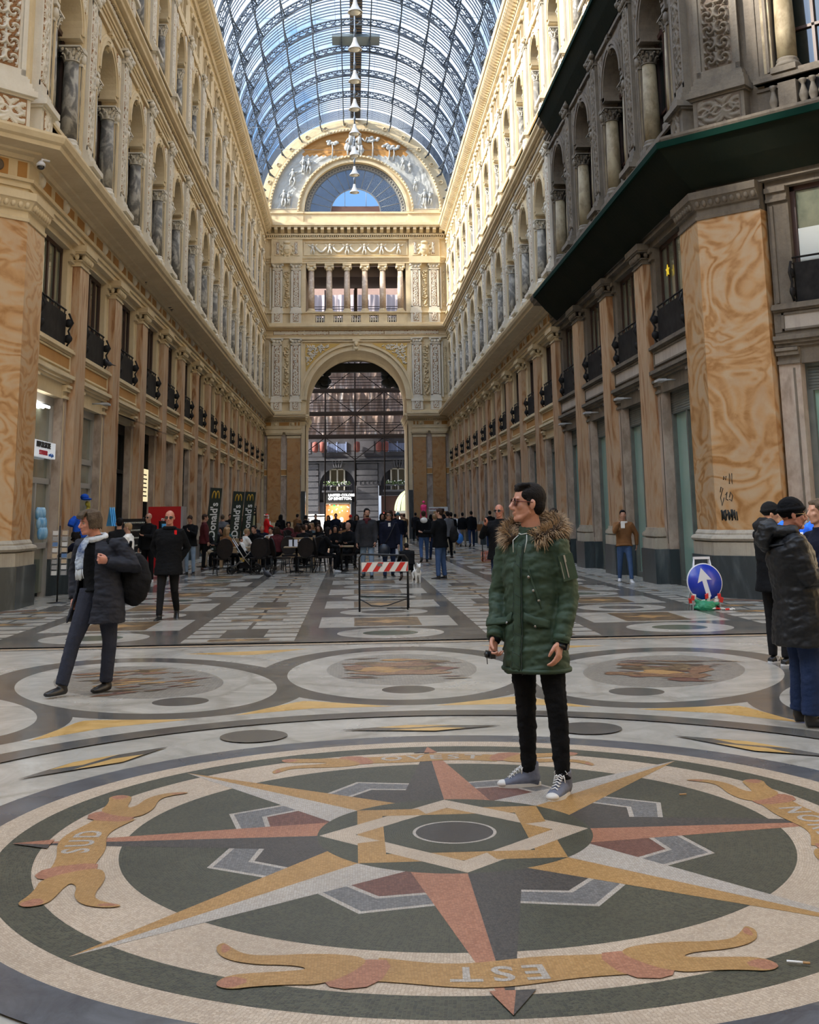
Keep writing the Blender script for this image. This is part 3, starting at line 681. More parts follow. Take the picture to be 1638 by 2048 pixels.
# ironwork and glass over the crossing
dm=MB(); fr=MB(); pts=[(AX+16.3*math.cos(R(22.5+45*k)),6.3+16.3*math.sin(R(22.5+45*k))) for k in range(8)]
for k in range(8):
    for j in range(6):
        f0,f1=[ (math.cos(t*PI/12),math.sin(t*PI/12)) for t in (j,j+1)]
        a,b=pts[k],pts[(k+1)%8]; L=lambda p,f:(AX+(p[0]-AX)*f[0],6.3+(p[1]-6.3)*f[0],24.2+15*f[1])
        dm.add([L(a,f0),L(b,f0),L(b,f1),L(a,f1)],[(0,1,2,3)]); fr.tube([L(a,f0),L(a,f1)],.16,4); fr.tube([L(a,f0),L(b,f0)],.08,4)
        for q in range(1,6):
            m_=lambda f:Vector(L(a,f)).lerp(Vector(L(b,f)),q/6); fr.tube([m_(f0),m_(f1)],.05,3)
dome=tag(dm.build('ceiling_dome',[glass('dusty_dome_glass',(.70,.67,.62),clear=.98,rough=.3,top=.1)]),kind='structure'); fr.build('dome_frame',[IRONB],dome)
# ---------------- end wall of the hall
CXE=.28
def EF(u,z,v): return (CXE+u,YEND-v,z)
def ebox(mb,u0,u1,z0,z1,v0,v1,m=0): mb.box(CXE+min(u0,u1),CXE+max(u0,u1),YEND-v1,YEND-v0,z0,z1,m)
wall_end=MB()
H=6.62
for s_ in (-1,1):
    ebox(wall_end,s_*3.72,s_*8.5,0,8.8,-6.5,0)
    ebox(wall_end,s_*3.62,s_*8.5,9.9,20.0,-1.2,0) if False else None
    ebox(wall_end,s_*3.70,s_*8.5,15.4,20.05,-5.5,0)
ebox(wall_end,-3.7,3.7,15.4,16.3,-1.2,-.35) if False else None
ebox(wall_end,-8.5,8.5,20.05,24.0,-1.2,0)
ebox(wall_end,-8.5,8.5,14.4,15.42,-5.5,0)
arch_fill(wall_end,0,9.9,3.66,8.5,14.4,-6.5,0,0,32,EF)
for s_ in (-1,1): ebox(wall_end,s_*3.66,s_*8.5,8.8,9.9,-6.5,0)
# tympanum above: wall with the fan window cut out, closed to the vault
arch_ring(wall_end,0,24.0,3.84,7.25,-1.0,0,0,48,EF)
wall_end=tag(wall_end.build('wall_end',[CREAM]),kind='structure')
def ech(name,mb,mats): return mb.build(name,mats,wall_end)
def rot_end(me,name,u,z,v,sc=None):
    o=link(name,me,wall_end,EF(u,z,v),R(-90))
    if sc: o.scale=sc
    return o
# lower order
mb=MB()
for s_ in (-1,1):
    for c in (4.52,5.92):
        m2=MB(); ebox(m2,s_*c-.47,s_*c+.47,1.25,7.16,-.1,.16); m2.build('marble_pilaster',[ALABE],wall_end)
        m3=MB(); ebox(m3,s_*c-.66,s_*c+.66,0,.78,-.1,.30); m3.build('pilaster_plinth',[DARKM],wall_end)
        m4=MB()
        for o,z0,z1 in ((.06,.78,1.02),(.12,1.03,1.15),(.05,1.15,1.25),(.03,7.16,7.3),(.0,7.3,7.36),(.10,7.4,7.5),(.14,7.5,7.6)): ebox(m4,s_*c-.47-o,s_*c+.47+o,z0,z1,-.1,.16+o)
        m4.build('pilaster_capital',[CREAM],wall_end)
    for a,b in ((3.98,4.04),(5.02,5.42),(6.42,6.62)):
        ebox(mb,s_*a,s_*b,.8,4.5,-.1,.05,1); ebox(mb,s_*a,s_*b,4.55,4.93,-.1,.06,2); ebox(mb,s_*a,s_*b,4.93,7.4,-.1,.05,1); ebox(mb,s_*a,s_*b,4.5,4.56,-.1,.12,0); ebox(mb,s_*a,s_*b,4.92,4.98,-.1,.10,0); ebox(mb,s_*a,s_*b,0,.8,-.1,.06,3)
    ebox(mb,s_*3.72,s_*3.98,.8,8.2,-1.2,.10,0); ebox(mb,s_*3.70,s_*3.99,0,3.4,-1.25,.14,3)
    for o,z0,z1 in ((.02,8.1,8.2),(.06,8.2,8.35),(.14,8.4,8.6),(.2,8.6,8.72),(.26,8.72,8.86)): ebox(mb,s_*(3.72-o),s_*4.0,z0,z1,-6.4,.12+o*.5,0)
    for k in range(4): mb.ell(EF(s_*(3.70),8.45,-.1+.0+k*-.25),(.14,.1,.12),8,6)
    ebox(mb,s_*3.98,s_*6.62,7.6,8.03,-.1,.2); ebox(mb,s_*3.98,s_*6.62,7.82,7.86,-.1,.24)
    ebox(mb,s_*3.98,s_*6.62,8.03,8.33,-.1,.16)
    for a,b in ((4.1,4.22),(4.34,4.46),(4.86,5.58),(6.15,6.55)): ebox(mb,s_*a,s_*b,8.06,8.30,-.1,.175,2)
    for c in (4.66,5.85): mb.ell(EF(s_*c,8.18,.17),(.14,.05,.13),10,8); mb.ell(EF(s_*c,8.18,.2),(.05,.05,.05),8,6)
    pth=[(CXE+s_*6.7,YEND),(CXE+s_*3.72,YEND)] 
    for k in range(17): ebox(mb,s_*(4.0+k*.155),s_*(4.08+k*.155),8.36,8.44,0,.24)
    for z0,z1,v in ((8.33,8.36,.2),(8.44,8.5,.26),(8.5,8.56,.32),(8.56,8.66,.5),(8.66,8.8,.62),(8.8,8.95,.68)): ebox(mb,s_*3.64,s_*6.66,z0,z1,-.1,v)
    # podium of the second order
    ebox(mb,s_*3.95,s_*6.62,8.95,9.1,-.1,.26)
    ebox(mb,s_*3.95,s_*6.62,9.75,9.85,-.1,.16); ebox(mb,s_*3.95,s_*6.62,9.85,9.9,-.1,.2)
ech('end_mouldings',mb,[CREAM,PINK,OCHRE,DARKM])
def order2(z0,z1,zp,zt,zpl0,zpl1,fz,tag_):
    for s_ in (-1,1):
        mb=MB()
        for c in (4.42,5.78):
            ebox(mb,s_*c-.40,s_*c+.40,zpl0,zpl1,-.1,.26); ebox(mb,s_*c-.45,s_*c+.45,zpl1,zpl1+.08,-.1,.30)
            ebox(mb,s_*c-.42,s_*c+.42,zpl1+.08,zpl1+.2,-.1,.22); ebox(mb,s_*c-.38,s_*c+.38,zpl1+.2,z0-.06,-.1,.18)
            ebox(mb,s_*c-.35,s_*c+.35,z0-.06,z1+.06,-.1,.13); 
            for a,b in ((-.35,-.22),(.22,.35)): ebox(mb,s_*c+a,s_*c+b,z0-.06,z1+.06,0,.17)
            ebox(mb,s_*c-.35,s_*c+.35,z0-.1,z0,0,.17); ebox(mb,s_*c-.35,s_*c+.35,z1,z1+.1,0,.17)
            ebox(mb,s_*c-.38,s_*c+.38,z1+.1,z1+.16,-.1,.2); ebox(mb,s_*c-.46,s_*c+.46,zt-.07,zt,-.1,.28); ebox(mb,s_*c-.33,s_*c+.33,z1+.16,zt-.07,-.1,.16)
            for k in (-1,0,1): mb.ell(EF(s_*c+k*.24,zt-.25,.18),(.12,.08,.12),8,6)
            for k in (-1,1): mb.ell(EF(s_*c+k*.36,zt-.15,.2),(.10,.10,.09),8,6)
            rot_end(rel_p2(1) if tag_=='a' else rel_p3(1),'relief_panel',s_*c,z0,.14,(1,.95,(z1-z0)/(3.75 if tag_=='a' else 3.0)))
            rot_end(rel_ped(1),'pedestal_relief',s_*c,zpl0+.1,.27,(1,.8,(zpl1-zpl0-.2)/.5))
        ebox(mb,s_*6.25,s_*6.34,z0-.2,zt-.3,-.1,.1)
        ech('paired_pilasters',mb,[WHITE])
        rot_end(rel_fruit(2),'fruit_garland',s_*5.10,z0-.05,.01,(1.3,1.0,(z1-z0+.1)/3.7))
        rot_end(rel_p2(2),'side_relief',s_*6.50,z0,.01,(1,.5,(z1-z0)/3.75))
order2(10.24,13.87,0,14.42,9.12,9.74,0,'a')
order2(16.75,19.45,0,20.02,15.52,16.24,0,'b')
# great arch mouldings and spandrels
mb=MB()
arch_ring(mb,0,9.9,3.60,3.76,-.4,.14,0,40,EF); arch_ring(mb,0,9.9,3.76,3.98,-.2,.08,0,40,EF); arch_ring(mb,0,9.9,3.98,4.12,-.2,.2,0,40,EF)
ebox(mb,-.22,.22,13.45,14.1,-.3,.34); ebox(mb,-.27,.27,14.1,14.35,-.3,.42); mb.ell(EF(0,13.95,.36),(.16,.10,.2),10,8); mb.ell(EF(0,13.6,.34),(.14,.1,.14),10,8)
for a,b in ((-4.05,-3.95),(3.95,4.05)): ebox(mb,a,b,9.9,14.2,-.1,.10)
ebox(mb,-4.05,4.05,14.14,14.24,-.1,.12); ebox(mb,-4.05,4.05,14.30,14.42,-.1,.16)
ech('great_arch',mb,[CREAM])
rnd=random.Random(3)
for s_ in (-1,1):
    mb=MB(); pts=[(s_*3.75,14.02)]+[(s_*max(.95,4.2*math.cos(a)),9.9+4.2*math.sin(a)) for a in [R(27+ (77-27)*i/10) for i in range(11)]][::1]
    pts=[(s_*4.2*math.cos(a),9.9+4.2*math.sin(a)) for a in [R(29+i*4.4) for i in range(10)]]+[(s_*1.15,14.02),(s_*3.72,14.02)]
    mb.prism(pts,EF,.0,.03,1)
    for i in range(520):
        u=.9+rnd.random()*2.8; z=11.6+rnd.random()*2.4
        if math.hypot(u,z-9.9)<4.36 or u>3.62 or z>13.9: continue
        a=rnd.random()*PI; mb.ell(EF(s_*u,z,.05),(.13,.05,.045),6,4,0,Matrix.Rotation(a,3,'Y'))
    ech('spandrel_relief',mb,[WHITE,mat('spandrel_ochre',(.55,.36,.10),.7)])
# soffit details of the passage and frieze
for k in range(3): rot_end(rel_fr(1),'frieze_relief',-4.05+k*4.05,14.66,.05,(1,1.03,1.25))
mb=MB()
for a in (-2.02,2.02,6.1,-6.1): pass
for z0,z1,v in ((14.42,14.5,.1),(14.5,14.62,.06),(14.62,14.66,.12),(15.0,15.06,.12),(15.06,15.14,.2),(15.14,15.22,.38),(15.22,15.40,.46)): ebox(mb,-6.7,6.7,z0,z1,-.1,v)
# balustrade zone
ebox(mb,-6.62,6.62,15.4,15.52,-.1,.34); ebox(mb,-6.62,-3.7,15.52,16.24,-.1,.02); ebox(mb,3.7,6.62,15.52,16.24,-.1,.02)
for z0,z1,v in ((16.24,16.28,.1),(16.28,16.38,.16)): ebox(mb,-6.62,6.62,z0,z1,-.5,v)
for c in (-3.3,-1.98,-.66,.66,1.98,3.3): ebox(mb,c-.32,c+.32,15.5,16.24,-.5,.06)
for c in (-2.64,-1.32,0,1.32,2.64): ebox(mb,c-.4,c+.4,15.5,15.6,-.5,.05); ebox(mb,c-.4,c+.4,16.14,16.24,-.5,.05)
ebox(mb,-3.72,-3.4,15.5,16.24,-.5,.05); ebox(mb,3.4,3.72,15.5,16.24,-.5,.05)
for z0,z1,v in ((20.02,20.2,.1),(20.2,20.34,.14),(20.34,20.42,.2),(20.42,20.5,.24)): ebox(mb,-6.62,6.62,z0,z1,-.8,v)
for s_ in (-1,1):
    for z0,z1,v in ((20.0,20.5,.34),(20.5,21.9,.16)): ebox(mb,s_*3.95,s_*6.25,z0,z1,0,v)
    for c in (4.42,5.78): 
        ebox(mb,s_*c-.22,s_*c+.22,20.6,21.5,0,.2)
        rot_end(rel_ped(1),'attic_relief',s_*c,20.68,.21,(1,.45,1.5))
    # coat of arms
    mb.ell(EF(s_*5.1,21.05,.2),(.42,.10,.52),16,10); mb.ell(EF(s_*5.1,21.05,.26),(.27,.12,.36),16,10); mb.ell(EF(s_*5.1,21.58,.26),(.26,.1,.12),10,8)
    for a in range(10): mb.ell(EF(s_*5.1+.45*math.cos(a*.63),21.05+.52*math.sin(a*.63),.22),(.10,.06,.10),6,5)
    ebox(mb,s_*5.1-.2,s_*5.1+.2,21.03,21.08,.2,.40); 
ebox(mb,-3.8,3.8,20.62,20.66,0,.08); ebox(mb,-3.8,3.8,21.6,21.66,0,.08); ebox(mb,-3.84,-3.78,20.62,21.66,0,.08); ebox(mb,3.78,3.84,20.62,21.66,0,.08)
for k in range(84): ebox(mb,-6.6+k*.158,-6.52+k*.158,22.0,22.12,0,.26)
for z0,z1,v in ((21.85,22.0,.2),(22.12,22.24,.3),(22.68,22.8,.62),(22.8,22.96,.70),(22.96,23.05,.6)): ebox(mb,-6.62,6.62,z0,z1,-.1,v)
for k in range(27): 
    u=-6.4+k*.49; mb.add([EF(u-.12,22.28,.28),EF(u+.12,22.28,.28),EF(u-.12,22.68,.28),EF(u+.12,22.68,.28),EF(u-.12,22.5,.6),EF(u+.12,22.5,.6),EF(u-.12,22.68,.6),EF(u+.12,22.68,.6)],[(0,1,3,2),(0,4,5,1),(4,6,7,5),(0,2,6,4),(1,5,7,3),(2,3,7,6)])
for k in range(12): u=-6.3+k*1.12; ebox(mb,u-.09,u+.09,23.05,23.16,.4,.6)
for a,b,v in ((-6.7,-3.9,.16),(3.9,6.7,.16),(-3.9,3.9,.08)): ebox(mb,a,b,23.1,23.82,-.1,v); ebox(mb,a,b,23.82,23.95,-.1,v+.08)
ech('end_entablatures',mb,[CREAM])
# putti with garlands
for k in range(6):
    c=-3.2+k*1.28; mb=MB()
    mb.ell(EF(c,21.42,.12),(.09,.09,.10),8,6); mb.ell(EF(c,21.2,.1),(.11,.08,.17),8,6); 
    for s_ in (-1,1): mb.tube([EF(c+s_*.04,21.1,.1),EF(c+s_*.12,20.88,.14),EF(c+s_*.10,20.70,.1)],.05,6); mb.tube([EF(c+s_*.08,21.3,.1),EF(c+s_*.25,21.36,.1),EF(c+s_*.34,21.48,.1)],.035,6); 
    ech('putto_relief',mb,[WHITE])
    if k<5:
        mb=MB(); pts=[EF(c+.2+i/10*.88,21.3-.42*math.sin(PI*i/10),.08) for i in range(11)]; mb.tube(pts,[.03]+[.085]*9+[.03],6); ech('garland_relief',mb,[WHITE])
# loggia
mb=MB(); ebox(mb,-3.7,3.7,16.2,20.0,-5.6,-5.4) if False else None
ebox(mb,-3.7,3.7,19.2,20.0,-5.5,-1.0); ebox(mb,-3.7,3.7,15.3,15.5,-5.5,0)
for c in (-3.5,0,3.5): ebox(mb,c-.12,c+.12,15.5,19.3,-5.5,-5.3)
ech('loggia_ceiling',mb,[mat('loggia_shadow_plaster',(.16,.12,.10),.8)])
for k,c in enumerate((-3.3,-1.98,-.66,.66,1.98,3.3)):
    mb=MB(); p=EF(c,16.38,-.22); mb.box(p[0]-.3,p[0]+.3,p[1]-.3,p[1]+.3,16.38,16.46,1); mb.lathe([(.29,.08),(.30,.14),(.25,.18),(.27,.22),(.235,.26)],p,16,1); mb.lathe([(.23,.26),(.235,1.2),(.20,3.15)],p,18,0)
    mb.lathe([(.21,3.12),(.23,3.16),(.21,3.2),(.26,3.36)],p,16,1); mb.box(p[0]-.33,p[0]+.33,p[1]-.3,p[1]+.3,19.86,20.02,1)
    for s_ in (-1,1): mb.tube([(p[0]+s_*.25,p[1]-.28,19.74),(p[0]+s_*.25,p[1]+.28,19.74)],.12,10,1)
    mb.box(p[0]-.22,p[0]+.22,p[1]-.22,p[1]+.22,19.5,19.9,1)
    ech('loggia_column',mb,[marble('rose_column_marble',(.45,.33,.24),(.62,.50,.38),(.70,.60,.48),scale=1.5,dist=1.5,bands=1.5,rough=.4),CREAM])
balu=MB(); balu.lathe([(.055,0),(.055,.05),(.03,.08),(.075,.2),(.08,.26),(.035,.42),(.03,.5),(.055,.54),(.055,.6)],(0,0,0),10); bme=balu.mesh('baluster',[WHITE])
for c in (-2.64,-1.32,0,1.32,2.64):
    for i in range(4): link('baluster',bme,wall_end,EF(c-.26+i*.175,15.57,-.1))
# fan window
mb=MB(); z0=24.0
arch_ring(mb,0,z0,3.84,4.02,-.5,.14,0,40,EF); arch_ring(mb,0,z0,4.02,4.22,-.2,.06,0,40,EF); arch_ring(mb,0,z0,4.22,4.36,-.2,.22,0,40,EF)
arch_ring(mb,0,z0,6.30,6.46,-.2,.24,0,48,EF); arch_ring(mb,0,z0,6.46,6.60,-.2,.12,0,48,EF); arch_ring(mb,0,z0,6.60,7.05,-.2,.08,0,48,EF)
for i in range(48):
    a=PI*(i+.5)/48; mb.ell(EF(4.29*math.cos(a),z0+4.29*math.sin(a),.24),(.07,.05,.07),6,5); 
for i in range(80):
    a=PI*(i+.5)/80; mb.ell(EF(6.38*math.cos(a),z0+6.38*math.sin(a),.26),(.07,.05,.07),6,5)
for i in range(14):
    a=PI*(i+.5)/14; mb.tube([EF(6.83*math.cos(a)+.14*math.cos(t),z0+6.83*math.sin(a)+.14*math.sin(t),.12) for t in [k*PI/5 for k in range(10)]],.035,5,closed=True)
for s_ in (-1,1): ebox(mb,s_*4.36,s_*6.3,23.95,24.12,0,.2)
for i in range(40):
    for s_ in (-1,1): mb.ell(EF(s_*(4.45+i*.046),24.16,.2),(.02,.04,.03),5,4)
ech('tympanum_mouldings',mb,[CREAM])
TYM=stone('pale_relief_stucco',(.38,.385,.37),(.50,.50,.47),bumpy=.9)
mb=MB()
nA=60;nR=14;vs=[];fs=[];rn=random.Random(5)
for i in range(nA+1):
    a=PI*i/nA
    for j in range(nR+1):
        r=4.36+(6.3-4.36)*j/nR; u=r*math.cos(a); z=z0+r*math.sin(a)
        vs.append(EF(u,z,.02+.06*rn.random()*(.2<j/nR<.9)))
for i in range(nA):
    for j in range(nR): b=i*(nR+1)+j; fs.append((b,b+1,b+nR+2,b+nR+1))
ms=[]
for f in fs:
    zc=sum(vs[k][2] for k in f)/4; ms.append(1 if zc>28.35 and abs(sum(vs[k][0] for k in f)/4-CXE)<3.9 else 0)
b=len(mb.v); mb.v+=vs; mb.f+=fs; mb.m+=ms; mb.sm+=[False]*len(fs)
ech('tympanum_relief',mb,[TYM,OCHRE])
def figure_relief(u,z,s,pose,name='relief_figure'):
    mb=MB(); f=lambda a,b,c=.16: EF(u+a*s,z+b*s,c)
    mb.ell(f(0,1.62),(.12*s,.10,.14*s),8,6); mb.tube([f(0,1.45),f(.03*pose,1.1),f(0,.85)],[.16*s,.2*s,.17*s],8,ry=[.1,.1,.1])
    mb.tube([f(.08,.85),f(.14+.1*pose,.45),f(.08,.0)],[.12*s,.09*s,.05*s],6); mb.tube([f(-.08,.85),f(-.12-.2*pose,.5),f(-.2,.05)],[.12*s,.09*s,.05*s],6)
    mb.tube([f(.15,1.35),f(.36,1.2+.2*pose),f(.5,1.45)],[.07*s,.05*s,.04*s],6); mb.tube([f(-.15,1.35),f(-.33,1.1),f(-.2,.9+.2*pose)],[.07*s,.05*s,.04*s],6)
    ech(name,mb,[TYM])
for a in ((-5.35,24.35,.75,.3),(-5.0,24.45,.6,-.5),(-4.7,26.0,.75,.8),(-3.9,26.95,.75,-.4),(-3.5,26.9,.7,.5),(-.35,28.2,1.1,.4),(.35,28.2,1.1,-.4),(3.6,27.2,.55,.7),(4.1,27.0,.5,-.6),(4.5,25.6,.5,.6),(5.2,24.4,.75,-.3),(5.6,24.5,.6,.4)): figure_relief(*a)
for u,z,hh in ((-1.75,28.1,1.5),(1.3,28.2,1.6),(2.55,28.0,1.25),(2.9,28.0,1.1)):
    mb=MB(); mb.tube([EF(u,z,.12),EF(u+.05,z+hh*.5,.12),EF(u,z+hh*.8,.12)],[.07,.05,.04],6)
    for i in range(9): mb.ell(EF(u+rnd.uniform(-.45,.45),z+hh*(.75+.25*rnd.random()),.12),(.16,.06,.12),7,5)
    ech('relief_tree',mb,[TYM])
mb=MB()  # seated group drapery at the crown
for i in range(14): mb.ell(EF(rnd.uniform(-.7,.7),28.0+rnd.uniform(0,1.9),.14),(.22,.12,.28),8,6)
ech('relief_group',mb,[TYM])
wn[0]+=1
mb=MB()
arch_ring(mb,0,z0,3.40,3.84,-.45,-.35,0,40,EF); arch_ring(mb,0,z0,1.84,1.92,-.45,-.35,0,30,EF); 
for i in range(1,14):
    a=PI*i/14; c,s=math.cos(a),math.sin(a); mb.tube([EF(1.85*c,z0+1.85*s,-.4),EF(3.45*c,z0+3.45*s,-.4)],.03,5)
for i in range(46):
    a=PI*(i+.5)/46; c,s=math.cos(a),math.sin(a); mb.tube([EF(3.62*c+.13*math.cos(t),z0+3.62*s+.13*math.sin(t),-.34) for t in [k*PI/4 for k in range(8)]],.02,4,closed=True,m=1)
for u in (-.8,.8): mb.tube([EF(u,z0+.5,-.4),EF(u,z0+math.sqrt(1.85**2-u*u),-.4)],.02,5)
ebox(mb,-3.84,3.84,z0-.04,z0+.03,-.5,-.3)
fan=tag(mb.build('window_%d'%wn[0],[mat('fan_window_iron',(.16,.17,.18),.6),mat('fan_window_filigree',(.45,.44,.40),.6)]),kind='structure')
mb=MB(); arch_ring(mb,0,z0,1.88,3.5,-.42,-.40,0,40,EF); mb.build('pane',[glass('smoky_glass',(.30,.34,.38),clear=.8,rough=.2,top=.3)],fan)
mb=MB(); pts=[(-1.84,0),(1.84,0)]+[(1.84*math.cos(a),1.84*math.sin(a)) for a in [.12,.22,.3]]+[(1.2,.52),(-1.2,.52)]+[(1.84*math.cos(a),1.84*math.sin(a)) for a in [PI-.3,PI-.22,PI-.12]]
mb.prism([(a,b+z0) for a,b in pts],EF,-.43,-.41); mb.build('lower_panel',[mat('rusty_panel',(.10,.05,.04),.7)],fan)
# ---------------- glass vault (the ceiling)
ZS=24.15; RV=6.85
ceiling=MB()
n=40; yv0,yv1=17.0,YEND+.2
vs=[];fs=[]
for i in range(n+1):
    a=R(2)+ (PI-R(4))*i/n
    for y in (yv0,yv1): vs.append((AX+ (RV+.42)*math.cos(a),y,ZS+(RV+.42)*math.sin(a)))
for i in range(n): fs.append((i*2,i*2+1,i*2+3,i*2+2))
ceiling.add(vs,fs,0,True)
ceiling=tag(ceiling.build('ceiling',[VGL]),kind='structure')
def arcp(r,y,a): return (AX+r*math.cos(a),y,ZS+r*math.sin(a))
def rib_mesh():
    mb=MB(); r0,r1=RV-.28,RV+.12
    for r,w in ((r0,.06),(r1,.05)):
        n=64
        vs=[];fs=[]
        for i in range(n+1):
            a=PI*i/n
            for rr,yy in ((r-.035,-w),(r-.035,w),(r+.035,w),(r+.035,-w)): vs.append((rr*math.cos(a),yy,rr*math.sin(a)))
        for i in range(n):
            for k in range(4): fs.append((i*4+k,i*4+(k+1)%4,i*4+4+(k+1)%4,i*4+4+k))
        mb.add(vs,fs)
    m=38
    for i in range(m):
        a0=PI*i/m; a1=PI*(i+1)/m; am=(a0+a1)/2
        P=lambda r,a:(r*math.cos(a),0,r*math.sin(a))
        mb.tube([P(r0,a0),P(r1,a1)],.03,4); mb.tube([P(r1,a0),P(r0,a1)],.03,4)
        rc=(r0+r1)/2; rr=.095
        mb.tube([(rc*math.cos(am)+rr*math.cos(t),0,rc*math.sin(am)+rr*math.sin(t)) for t in [k*PI/4 for k in range(8)]],.02,4,closed=True)
    return mb.mesh('rib',[IRONB])
rme=rib_mesh()
ribs=[77.9-4.08*i for i in range(15)]
for y in ribs: link('rib',rme,ceiling,(AX,y,ZS))
PA=[R(5+17*i) for i in range(11)]
PA=[PI*(i+.5)/12 for i in range(12)]
def purlin_mesh():
    mb=MB(); 
    # curved truss purlin between two ribs: straight top chord, bottom chord bowed towards the ribs
    L=4.08; top=RV+.14
    for k in range(12):
        y0=-L/2+L*k/12; y1=y0+L/12
        d=lambda y:   .34*abs(y/(L/2))**2.2+.04
        mb.tube([(top,y0,0),(top,y1,0)],.04,4); mb.tube([(top-d(y0),y0,0),(top-d(y1),y1,0)],.045,4)
        if abs(y0)>.6 or abs(y1)>.6: mb.tube([(top-d(y0),y0,0),(top,y1,0)],.022,4); mb.tube([(top,y0,0),(top-d(y1),y1,0)],.022,4)
    return mb.mesh('purlin',[IRONB])
pme=purlin_mesh()
cnt=0
for y in ribs[:8]:
    for a in PA:
        o=link('purlin',pme,ceiling,(AX,y+2.04,ZS)); o.rotation_euler=(0,-a,0)
mb=MB()
for y in [ribs[7]-2.04-4.08*i for i in range(7)]:
    for a in PA: mb.tube([arcp(RV+.1,y-2.04,a),arcp(RV+.1,y+2.04,a)],.05,4)
mb.build('purlin_run',[IRONB],ceiling)
def bars():
    mb=MB(); 
    for k in range(1,10):
        y=-2.04+.408*k; n=40; r=RV+.30
        vs=[];fs=[]
        for i in range(n+1):
            a=PI*i/n
            for rr,yy in ((r-.025,-.026),(r-.025,.026),(r+.025,.026),(r+.025,-.026)): vs.append((rr*math.cos(a),y+yy,rr*math.sin(a)))
        for i in range(n):
            for q in range(4): fs.append((i*4+q,i*4+(q+1)%4,i*4+4+(q+1)%4,i*4+4+q))
        mb.add(vs,fs)
    return mb.mesh('glazing_bars',[IRONB])
gme=bars()
for y in ribs: link('glazing_bars',gme,ceiling,(AX,y+2.04,ZS))
g9=link('glazing_bars',gme,ceiling,(AX,83.1,ZS)); g9.scale=(1,.55,1)
for a in PA: p9=link('purlin',pme,ceiling,(AX,83.1,ZS)); p9.rotation_euler=(0,-a,0); p9.scale=(1,.55,1)
mb=MB()
for i in range(1,36):
    a=PI*i/36
    if i%2: continue
    mb.tube([arcp(RV+.34,18,a),arcp(RV+.34,YEND,a)],.010,3)
mb.build('thin_purlins',[IRONB],ceiling)
mb=MB(); mb.box(AX-.38,AX+.38,17,YEND,ZS+RV+.34,ZS+RV+.40); mb.build('ridge_walkway',[mat('ridge_boards',(.18,.13,.09),.8)],ceiling)
mb=MB(); mb.box(AX-1.5,AX+1.5,68.2,69.6,ZS+RV+.05,ZS+RV+.25); mb.build('ridge_hatch',[mat('hatch_grey',(.20,.25,.28),.6)],ceiling)
# tie cables across the hall
mb=MB()
for y,z in ((40,25.2),(52,25.0),(60,25.4),(68,25.0),(74,25.6)): mb.tube([(XL,y,z),(AX,y,z-.12),(XR,y,z+.1)],.012,4)
mb.build('tie_cables',[IRONB],ceiling)
# hanging bell lamps
lampm=mat('lamp_grey_metal',(.50,.48,.44),.4,.3); lampw=mat('lamp_diffuser',(.80,.80,.78),.4)
def make_lamp():
    t=empty('pendant_lamp',(AX-.12,0,0),0,'','pendant lamp','bell lamps hung in a line under the glass vault')
    m=MB(); m.lathe([(.03,.62),(.07,.60),(.09,.50),(.11,.40),(.20,.20),(.31,.06),(.33,0),(.30,0),(.2,.15),(.05,.3)],(0,0,0),20); m.build('shade',[lampm],t)
    m=MB(); m.ell((0,0,.02),(.24,.24,.10),14,6); m.build('diffuser',[lampw],t)
    m=MB(); m.tube([(0,0,.6),(0,0,1.0),(0,0,8.35)],[.05,.02,.018],8); m.ell((0,0,.95),(.07,.07,.16),8,6); m.build('rod',[IRONB],t)
    return t
L0=make_lamp()
for i in range(8):
    o=L0 if i==0 else dup(L0,(0,0,0)); o.location=(AX-.12,47.0+4.08*i,23.0)
    o['label']='grey bell lamp under the glass vault, '+['nearest of the hanging row','second from the top','third from the top','fourth from the top','fifth, in front of the tympanum relief','sixth, at the rim of the fan window','seventh, before the fan window glass','lowest, before the bright half circle window'][i]
# ---------------- green nets on the right hand side
def netting(z0,z1,v0,v1,pr_edge,name,lab):
    n=60; ya,yb=22.2,YJ
    path=[(XR,yb),(XR,22.2),(XR+7,15.2)]
    mb=MB(); sweep(mb,path,[(v1,z1),((v0+v1)/2,(z0+z1)/2-.04),(v0,z0),(v0,z0+.02),((v0+v1)/2,(z0+z1)/2-.02),(v1,z1+.02)],0,-1)
    o=mb.build(name,[NET]); mb=MB(); sweep(mb,path,[(v0-.02,z0-.03),(v0+.03,z0-.03),(v0+.03,z0+.10),(v0-.02,z0+.10)],0,-1)
    e=mb.build('hem',[NETE],o); 
    return tag(o,lab,'safety net')
YJ=38.0
netting(8.72,7.92,.80,.06,.0,'safety_net','green debris net slung under the lower cornice of the grimy wall')
netting(15.1,14.35,.42,-.02,.0,'safety_net','green debris net under the middle cornice above the arcade columns')
